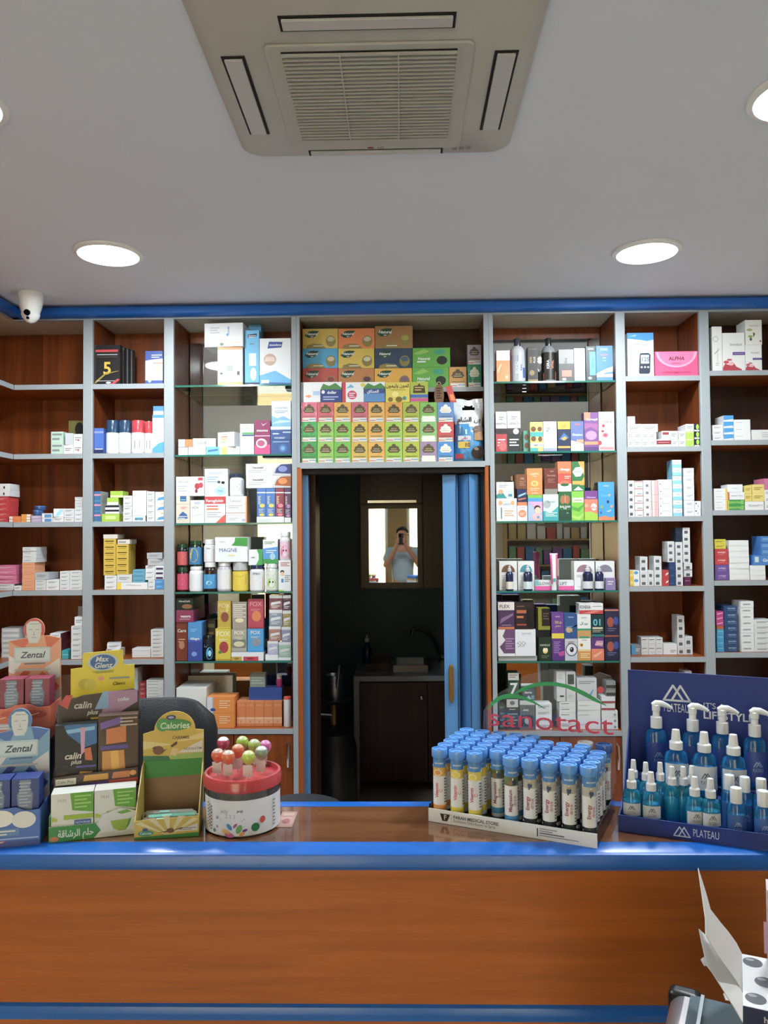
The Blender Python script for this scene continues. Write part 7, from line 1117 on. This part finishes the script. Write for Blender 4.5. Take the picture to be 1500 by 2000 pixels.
def gelbottle(p, H, r, kind, label, lab, grp, rz=0.0):
    t = thing('gel_bottle', label, 'bottle', p, rz, grp); fl_ = .62
    nk = r * .42; hb = H
    if kind == 'mini' or kind == 'spray': body = [(r * .9, 0), (r, .003), (r, hb * .8), (r * .85, hb * .91), (nk, hb * .97), (nk, hb)]
    else: body = [(r * .94, 0), (r, .003), (r, hb * .86), (r * .85, hb * .94), (nk, hb * .98), (nk, hb)]
    b_ = MB().lathe(body, 24, sy=fl_ if kind != 'mini' else .7).build('body', 'bluegel' if kind != 'mini' else 'tealgel', t); sy = fl_ if kind != 'mini' else .7
    MB().lathe([(r * .86, .002), (r * .95, .004), (r * .95, hb * .66), (r * .94, hb * .665)], 20, sy=sy, c='#38aef0' if kind != 'pump' else '#1a50b8').build('gel_fill', 'plastic', b_)
    if lab:
        z0, z1, c = lab; n = 12; mb = MB(); k0 = len(mb.v); A = 1.15
        for k in range(n + 1):
            a = -A + 2 * A * k / n
            for z in (z0 * hb, z1 * hb): mb.v.append(((r * 1.012) * math.sin(a), -(r * 1.012) * math.cos(a) * sy, z))
        for k in range(n): mb.face([2 * k, 2 * k + 2, 2 * k + 3, 2 * k + 1], c)
        fn = lambda u, v, e=.0003: ((r * 1.014 + e) * math.sin(u / r), -(r * 1.014 + e) * math.cos(u / r) * sy, v)
        ink = '#5a6270' if c.startswith('#e') else '#a8c4ec'; zm = (z0 + z1) / 2 * hb
        mount(mb, fn, 0, zm, r * .7, r * .07, ink); put_text(mb, 'PLATEAU', fn, 0, zm - r * .3, r * .3, r * .9, ink, False)
        if kind == 'mini2': mb.poly([fn(-r * .5, z0 * hb + .002), fn(-r * .2, z0 * hb + .002), fn(-r * .2, z0 * hb + .008), fn(-r * .5, z0 * hb + .008)], '#e88a2a')
        mb.build('label', 'carton', b_)
    if kind == 'pump':
        MB().lathe([(nk * 1.25, hb), (nk * 1.25, hb + .024), (nk * .75, hb + .026), (nk * .75, hb + .036), (nk * .9, hb + .038), (nk * .9, hb + .05), (nk * .5, hb + .053)], 18, c='#eceff2').build('collar', 'plastic', t)
        mb = MB(); pts = [(-.009, 0, hb + .05), (0, 0, hb + .0535), (.012, 0, hb + .053), (.026, 0, hb + .048), (.034, 0, hb + .043)]
        mb.tube(pts, [.005, .0078, .0072, .005, .0034], 10, '#eceff2'); mb.build('pump_head', 'plastic', t)
    elif kind == 'flip': MB().lathe([(r * .6, hb - .002), (r * .62, hb), (r * .6, hb + .024), (r * .55, hb + .027)], 20, c='#eceff2').build('cap', 'plastic', t)
    else:
        k = 1.0 if kind == 'spray' else .9
        MB().lathe([(nk * 1.3, hb - .001), (nk * 1.3, hb + .014 * k), (nk * 1.1, hb + .016 * k), (nk * .85, hb + .018 * k)], 18, c='#eceff2').build('collar', 'plastic', t)
        MB().lathe([(nk * .92, hb + .018 * k), (nk * .88, hb + .024 * k), (nk * .75, hb + .038 * k), (nk * .7, hb + .04 * k)], 16, c='#f0f2f4').build('spray_cap', 'plastic', t)
    return t
def ga(pxv, pyv, b): return (lambda q: q.x * cg + q.y * sgn_)(onplane(pxv, pyv, gr(0, b), Vector((-sgn_, cg, 0))) - Vector((g0.x, g0.y, ZT)))
for k, xq in enumerate((1283, 1354, 1412, 1475)): gelbottle(gr(ga(xq, 1470, .188), .188, .0632), .108, .024, 'pump', 'gel bottle with white pump, %s from left in the back row' % ORD[k], (.14, .72, '#123f9e'), 'pump bottles in the navy display', GA + [.15, .1, .1, .1][k] + .22)
for k, xq in enumerate((1321, 1376, 1433)): gelbottle(gr(ga(xq, 1490, .13), .13, .0462), .098, .0255, 'spray', 'large gel spray bottle with white label, %s of three in the middle row' % ORD[k], (.2, .7, '#e4e8ec'), 'large spray bottles in the navy display', GA + .22)
fr_ = [(1230, .03), (1272, .028), (1357, .028), (1388, .028)]
for k, (xq, b) in enumerate(fr_): gelbottle(gr(max(.024, ga(xq, 1560, b)), b, .0036), .078, .0185, 'mini', 'small gel spray bottle with white label, %s in the front row' % ORD[k], (.3, .62, '#e4e8ec'), 'small spray bottles in the navy display', GA + [.1, .2, .35, .3][k])
for k, (xq, b) in enumerate(((1238, .082), (1262, .073), (1290, .083), (1313, .062), (1335, .07), (1352, .083))): gelbottle(gr(max(.022, ga(xq, 1550, b)), b, .0036), .084, .016, 'mini', 'small gel spray bottle without visible label, %s behind the front row' % ORD[k], None, 'unlabelled small spray bottles in the navy display', GA + .3)
for k, (xq, b) in enumerate(((1438, .03), (1491, .03))): gelbottle(gr(ga(xq, 1570, b), b, .0036), .074, .0185, 'flip', 'small blue gel bottle with white flip cap, %s in the front row' % ['left', 'right'][k], (.1, .68, '#1d5fb4'), 'flip cap bottles in the navy display', GA + .25)
for k, (xq, b) in enumerate(((1425, .078), (1455, .075), (1487, .075))): gelbottle(gr(ga(xq, 1550, b), b, .0036), .084, .0165, 'flip', 'small blue gel bottle with white flip cap, %s behind the front row' % ORD[k], (.1, .68, '#1d5fb4'), 'flip cap bottles in the navy display', GA + .25)

# ------------------------------------------------------------------ office chair behind the counter
cy = 2.25; cxm = at(292, 1450, cy).x; cz1 = at(360, 1364, cy).z
t = thing('office_chair', 'black leatherette office chair behind the counter', 'chair', (cxm, cy + .3, 0), math.radians(6))
mb = MB(); n, m_ = 17, 15; hw_, hh = .165, .6; zb = cz1 - hh
for side in (0, 1):
    for j in range(m_):
        v = j / (m_ - 1)
        for i in range(n):
            u = i / (n - 1) * 2 - 1; ex = 2.0 / 5
            # rounded-square outline
            wv = (v * 2 - 1); sx = u * hw_ * (1 - max(0, (abs(wv) - .72) / .28) ** 2.4 * .34 * (1 if wv > 0 else .8)); z = zb + hh * .5 + wv * hh * .5 * (1 - abs(u) ** 4 * .05)
            bul = (1 - abs(u) ** 4) * (1 - abs(wv) ** 6); y = -.3 + (-.012 - .035 * bul if side == 0 else .012 + .02 * bul) + .06 * (wv ** 2) * .3 - .08 * v * .2
            mb.v.append((sx, y, z))
    base = side * n * m_
    for j in range(m_ - 1):
        for i in range(n - 1):
            a = base + j * n + i; q = [a, a + 1, a + n + 1, a + n]; mb.face(q if side == 0 else q[::-1], 'k')
ring = [i for i in range(n)] + [j * n + n - 1 for j in range(1, m_)] + [(m_ - 1) * n + i for i in range(n - 2, -1, -1)] + [j * n for j in range(m_ - 2, 0, -1)]
for k in range(len(ring)):
    a, b = ring[k], ring[(k + 1) % len(ring)]; mb.face([b, a, a + n * m_, b + n * m_], 'k')
mb.build('backrest', 'black', t)
MB().prismz(rr(.235, .07, 4, .23), .43, .5).build('seat', 'black', t, .02); MB().tube([(0, .0, .16), (0, 0, .43)], .025).build('gas_column', 'blackp', t); MB().box(-.03, .03, -.3, .0, .405, .43).box(-.03, .03, -.3, -.28, .43, zb + .1).build('back_bracket', 'blackp', t)
for s in (-1, 1): MB().tube([(s * .2, -.1, .44), (s * .28, -.12, .46), (s * .28, -.1, .6), (s * .28, -.2, .66), (s * .28, .1, .66), (s * .28, .12, .6)], .02).build('armrest', 'blackp', t)
for k in range(5):
    a = k * 1.2566; lg_ = MB().tube([(0, 0, .15), (math.cos(a) * .28, math.sin(a) * .28, .075)], [.028, .016]).build('leg', 'blackp', t); MB().lathe([(.024, -.012), (.028, 0), (.024, .012)], 14, (math.cos(a) * .29, math.sin(a) * .29, .029), axis='y').build('castor', 'blackp', lg_)
# second, low chair arm seen right of the tub
ay_ = 2.0; pa = [at(px_, py_, ay_) for px_, py_ in ((538, 1560), (548, 1549), (562, 1544), (578, 1548), (590, 1556), (600, 1566))]
t = thing('stool', 'low black padded stool behind the counter, right of the tub', 'stool', (pa[2].x, ay_ + .2, 0)); zt_ = at(562, 1547, 2.33).z
MB().lathe([(.12, zt_ - .06), (.145, zt_ - .045), (.15, zt_ - .02), (.13, zt_ - .004), (.06, zt_)], 28).build('seat', 'black', t); MB().tube([(0, 0, .06), (0, 0, zt_ - .06)], .02).build('column', 'chrome', t); MB().lathe([(.17, 0), (.17, .02), (.05, .06)], 28).build('foot', 'blackp', t)

# ------------------------------------------------------------------ case and punched box in front of the counter
cyv = 1.22; q0 = at(1313, 1935, cyv)
t = thing('side_table', 'small dark side table carrying the aluminium case, below the picture', 'table', (q0.x + .2, 1.17, 0)); ztb = .70
MB().box(-.2, .2, -.16, .16, ztb - .03, ztb).build('top', 'darkwood', t)
for sx in (-1, 1):
    for sy in (-1, 1): MB().box(sx * .17 - .02, sx * .17 + .02, sy * .13 - .02, sy * .13 + .02, 0, ztb - .03).build('leg', 'darkwood', t)
CA = math.radians(-26); ctop = at(1330, 1928, cyv).z - .004
t = thing('aluminium_case', 'scuffed silver aluminium case with black corner at lower right', 'case', (q0.x + .004, 1.235, ztb + .0005), CA); hc = ctop - ztb; cw_, cdp = .3, .2
# local: x to the right, y towards the camera is negative
MB().box(.0, cw_, -cdp, 0, 0, hc * .62).build('body', 'silver', t, .02, seg=4); MB().box(.0, cw_, -cdp, 0, hc * .63, hc).build('lid', 'silver', t, .022, seg=4)
MB().box(.03, cw_ - .03, -cdp + .02, -.02, hc, hc + .002).build('top_panel', 'kwall', t); MB().box(-.003, .045, -.028, .003, hc * .5, hc + .003).build('corner_guard', 'blackp', t, .01, seg=4); MB().box(-.003, .045, -cdp - .003, -cdp + .028, hc * .5, hc + .003).build('corner_guard', 'blackp', t, .01, seg=4)
MB().box(.045, .05, -cdp + .02, -.02, hc + .002, hc + .006).build('trim_strip', 'steel', t)
def cl(x, y, z): return Vector((q0.x + .004 + x * math.cos(CA) - y * math.sin(CA), 1.235 + x * math.sin(CA) + y * math.cos(CA), ztb + .0005 + z))
# punched white carton standing on the case
bt = at(1445, 1860, 1.18); btz = bt.z; bw = .2; by0, by1 = -.165, -.005
bz0 = ctop + .0066
ox_, oy_ = at(1449, 1862, 1.2).x, 1.2
dp_ = .14; w2 = .16; zt_ = at(1470, 1862, 1.2).z; TB = math.atan2(-ox_, oy_); cb, sb_ = math.cos(TB), math.sin(TB); base_ = Vector((ox_, oy_, bz0)); Hc = zt_ - bz0
t = thing('punched_carton', 'opened white carton with punched round holes and raised flaps on the case', 'box', base_, TB)
def inl(p): q = p - base_; return Vector((q.x * cb + q.y * sb_, -q.x * sb_ + q.y * cb, q.z))
MB().box(0, w2, -dp_, 0, 0, Hc - .0008, '#e4e6ea').build('body', 'carton', t)
MB().poly([(0, -dp_, Hc - .0006), (w2, -dp_, Hc - .0006), (w2, 0, Hc - .0006), (0, 0, Hc - .0006)], '#e8eaee').build('top_card', 'carton', t)
for (hxp, hyp) in ((1470, 1879), (1530, 1879), (1452, 1917), (1494, 1918), (1550, 1918), (1476, 1950), (1535, 1950)):
    c_ = inl(atz(hxp, hyp, zt_))
    if .01 < c_.x < w2 - .015 and -dp_ + .012 < c_.y < -.01:
        h_ = MB().poly([(c_.x + math.cos(k * .3142) * .0135, c_.y + math.sin(k * .3142) * .0135, Hc - .0003) for k in range(20)], '#4e545c').build('punched_hole', 'carton', t); MB().poly([(c_.x - .004 + math.cos(k * .3142) * .006, c_.y + .006 + math.sin(k * .3142) * .004, Hc - .0001) for k in range(20)], '#9a9ea4').build('hole_rim', 'carton', h_)
mb = MB().box(-.0005, w2, -dp_ - .0008, -dp_, 0, Hc - .001, '#1c2a5e')
put_text(mb, 'hnfh', lambda u, v: (u, -dp_ - .0012, v), .035, Hc - .013, .008, .05, 'w'); mb.build('front_label', 'carton', t)
hz_ = base_ + Vector((-.0012, 0, Hc + .0008))
def flap(name, pts, nn, th=.0012):
    nn = Vector(nn).normalized(); P_ = [inl(onplane(1200 + x / 5, 1640 + y / 5, hz_, nn)) for x, y in pts]; nl = Vector((nn.x * cb + nn.y * sb_, -nn.x * sb_ + nn.y * cb, nn.z))
    mb = MB(); n = len(P_); mb.v += [tuple(p) for p in P_] + [tuple(p - nl * th) for p in P_]
    mb.face(list(range(n)), '#e0dedc'); mb.face([n + k for k in range(n - 1, -1, -1)], '#dcdad8')
    for k in range(n): mb.face([k, n + k, n + (k + 1) % n, (k + 1) % n], '#c8c4be')
    return mb.build(name, 'carton', t)
flap('lid_flap', [(1245, 1110), (1195, 1010), (1120, 905), (1040, 810), (940, 680), (900, 530), (820, 275), (845, 450), (890, 760), (895, 930), (1000, 1110), (1190, 1370), (1250, 1480)], (.777, -.346, .498))
flap('side_flap', [(825, 868), (895, 935), (1060, 1170), (1190, 1372), (1255, 1500), (1255, 1780), (1180, 1650), (960, 1300), (900, 1220)], (.457, -.2035, .858))
flap('tab', [(845, 1165), (880, 1140), (960, 1200), (955, 1225), (880, 1230)], (.43, -.2, .88)); flap('tab', [(1065, 1500), (1105, 1475), (1195, 1560), (1190, 1575), (1090, 1565)], (.43, -.2, .88))
o = MB().box(-.02, .03, -.02, .02, 0, .115, '#d8c8d4').build('pink_carton', 'carton', None, 0, (at(1499, 1850, 1.165).x + .022, 1.165, zt_ + .0006)); o.rotation_euler = (0, 0, TB); tag(o, 'pale pink carton at the right picture edge standing on the punched carton', 'box'); link('print', print_mesh(.05, .04, .115, [('r', 0, .2, 1, .6, '#c8a0c0')]), 'carton', o)

# ------------------------------------------------------------------ the photographer, seen in the kitchenette mirror
def skinned(name, V, E_, Rr, m, parent, sub=2, root=0):
    me = bpy.data.meshes.new(name); me.from_pydata(V, E_, []); o = bpy.data.objects.new(name, me); COL.objects.link(o); o.parent = parent; me.materials.append(M[m])
    md = o.modifiers.new('skin', 'SKIN'); md.use_smooth_shade = True
    for k, v in enumerate(me.skin_vertices[0].data): v.radius = Rr[k] if isinstance(Rr[k], tuple) else (Rr[k], Rr[k]); v.use_root = k == root
    s = o.modifiers.new('sub', 'SUBSURF'); s.levels = sub; s.render_levels = sub; return o
PY_ = -.36
t = thing('person', 'person in pale grey short-sleeved shirt holding up a phone, seen in the mirror', 'person', (0.02, PY_, 0))
V = [(0, 0, .95), (0, .0, 1.12), (0, -.005, 1.3), (0, -.005, 1.43), (0, .01, 1.5), (0, .03, 1.57), (0, .025, 1.65), (0, .02, 1.72)]; Rr = [(.15, .11), (.135, .1), (.16, .11), (.13, .09), .052, (.07, .085), (.078, .095), (.062, .075)]
E_ = [(k, k + 1) for k in range(7)]
for s in (-1, 1):
    b = len(V); V += [(s * .09, 0, .88), (s * .1, .0, .5), (s * .1, -.02, .09), (s * .11, .12, .04)]; Rr += [.085, .058, .04, .035]; E_ += [(0, b), (b, b + 1), (b + 1, b + 2), (b + 2, b + 3)]
    b = len(V); V += [(s * .17, 0, 1.42), (s * .24, .05, 1.2), (s * .13, .22, 1.38), (s * .062 - .02, .315, 1.5), (s * .05 - .02, .325, 1.55)]; Rr += [.055, .042, .034, .024, (.03, .016)]; E_ += [(3, b), (b, b + 1), (b + 1, b + 2), (b + 2, b + 3), (b + 3, b + 4)]
    for f in range(4):
        fb_ = len(V); zf = 1.535 + f * .017; V += [(s * .058 - .02, .335, zf), (s * .05 - .02, .352, zf + .006), (s * .022 - .02, .356, zf + .01)]; Rr += [.0095, .0085, .0075]; E_ += [(b + 4, fb_), (fb_, fb_ + 1), (fb_ + 1, fb_ + 2)]
    fb_ = len(V); V += [(s * .045 - .02, .31, 1.56), (s * .03 - .02, .325, 1.585)]; Rr += [.011, .0085]; E_ += [(b + 4, fb_), (fb_, fb_ + 1)]
skinned('body', V, E_, Rr, 'skin', t)
V = [(0, 0, .93), (0, 0, 1.12), (0, -.005, 1.3), (0, -.005, 1.44)]; Rr = [(.175, .13), (.16, .12), (.182, .13), (.13, .1)]; E_ = [(0, 1), (1, 2), (2, 3)]
for s in (-1, 1): b = len(V); V += [(s * .17, 0, 1.425), (s * .235, .035, 1.26)]; Rr += [.072, .066]; E_ += [(3, b), (b, b + 1)]
skinned('shirt', V, E_, Rr, 'shirt', t)
V = [(0, 0, .94)]; Rr = [(.168, .125)]; E_ = []
for s in (-1, 1): b = len(V); V += [(s * .09, 0, .86), (s * .1, 0, .5), (s * .1, -.02, .12)]; Rr += [.1, .075, .065]; E_ += [(0, b), (b, b + 1), (b + 1, b + 2)]
skinned('trousers', V, E_, Rr, 'trousers', t)
mb = MB(); n = 18
for j in range(9):
    th = j / 8 * 1.75
    for k in range(n): a = 2 * math.pi * k / n; mb.v.append((math.sin(th) * .084 * math.cos(a), .012 + math.sin(th) * .1 * math.sin(a) - .012, 1.685 + .075 * math.cos(th) + .004 * math.sin(a * 5 + j)))
for j in range(8):
    for k in range(n):
        am = 2 * math.pi * (k + .5) / n
        if j >= 5 and math.sin(am) > .15: continue
        mb.face([j * n + k, (j + 1) * n + k, (j + 1) * n + (k + 1) % n, j * n + (k + 1) % n], 'k')
mb.build('hair', 'hair', t)
for s in (-1, 1): MB().lathe([(.001, -.008), (.006, -.006), (.008, 0), (.006, .006), (.001, .008)], 10, (s * .03, .105, 1.652), axis='y', c='w').build('eye', 'lens', t); MB().lathe([(.001, -.012), (.01, -.008), (.014, 0), (.01, .008), (.001, .012)], 10, (s * .08, .02, 1.645), axis='x').build('ear', 'skin', t)
MB().lathe([(.001, .0), (.012, .004), (.01, .02), (.004, .045)], 10, (0, .118, 1.61)).build('nose', 'skin', t); MB().box(-.022, .022, .103, .11, 1.588, 1.594, 'r').build('mouth', 'skin', t)
ph = thing('phone', 'black phone held up in both hands by the person in the mirror', 'phone', (0, 0, CAMZ))
MB().box(-.036, .036, -.024, -.0155, -.14, .018).build('body', 'blackp', ph, .004); MB().box(-.03, .004, -.0155, -.0135, -.035, .012).build('camera_block', 'lens', ph)

# ------------------------------------------------------------------ goods wall behind the photographer, seen in the shelf mirrors
def backunit(x0, x1, y, label, seed):
    t = thing('display_shelf', label, 'shelving', ((x0 + x1) / 2, y, 0)); h = (x1 - x0) / 2; rnd = random.Random(seed)
    MB().box(-h, h, -.02, 0, 0, 2.2).build('back_panel', 'wall', t)
    for s in (-1, 1): MB().box(s * h - .02 if s > 0 else -h, h if s > 0 else -h + .02, 0, .28, 0, 2.2).build('side_panel', 'facade', t)
    zs = [.3, .62, .94, 1.26, 1.58, 1.9]
    for z in zs: MB().box(-h + .02, h - .02, 0, .28, z - .02, z).build('shelf_board', 'facade', t)
    pal = [('#e8e4dc', 'white'), ('#8a5aa0', 'purple'), ('#d8b878', 'tan'), ('#3a80b8', 'blue'), ('#7aa878', 'green'), ('#c8584a', 'red')]
    for zi, z in enumerate(zs[1:]):
        x = -h + .05; k = 0
        while x < h - .12:
            w_ = rnd.uniform(.06, .11); hh = rnd.uniform(.12, .24); c, cn = pal[rnd.randrange(6)]
            me = carton_mesh(w_, .1, hh, c); o = link('boxed_goods', me, 'carton'); o.location = ((x0 + x1) / 2 + x + w_ / 2, y + .16, z + .0005); o.rotation_euler = (0, 0, math.pi)
            tag(o, '%s goods box, %s from left on %s shelf of %s' % (cn, ORD[min(k, 8)], ['lowest', 'second', 'third', 'fourth', 'top'][zi], 'rear left unit' if seed == 1 else 'rear right unit'), 'box', 'goods boxes behind the photographer'); x += w_ + .02; k += 1
backunit(1.3, 2.4, YB + .03, 'cream shelf unit with goods behind the photographer, right of the shop window', 2)
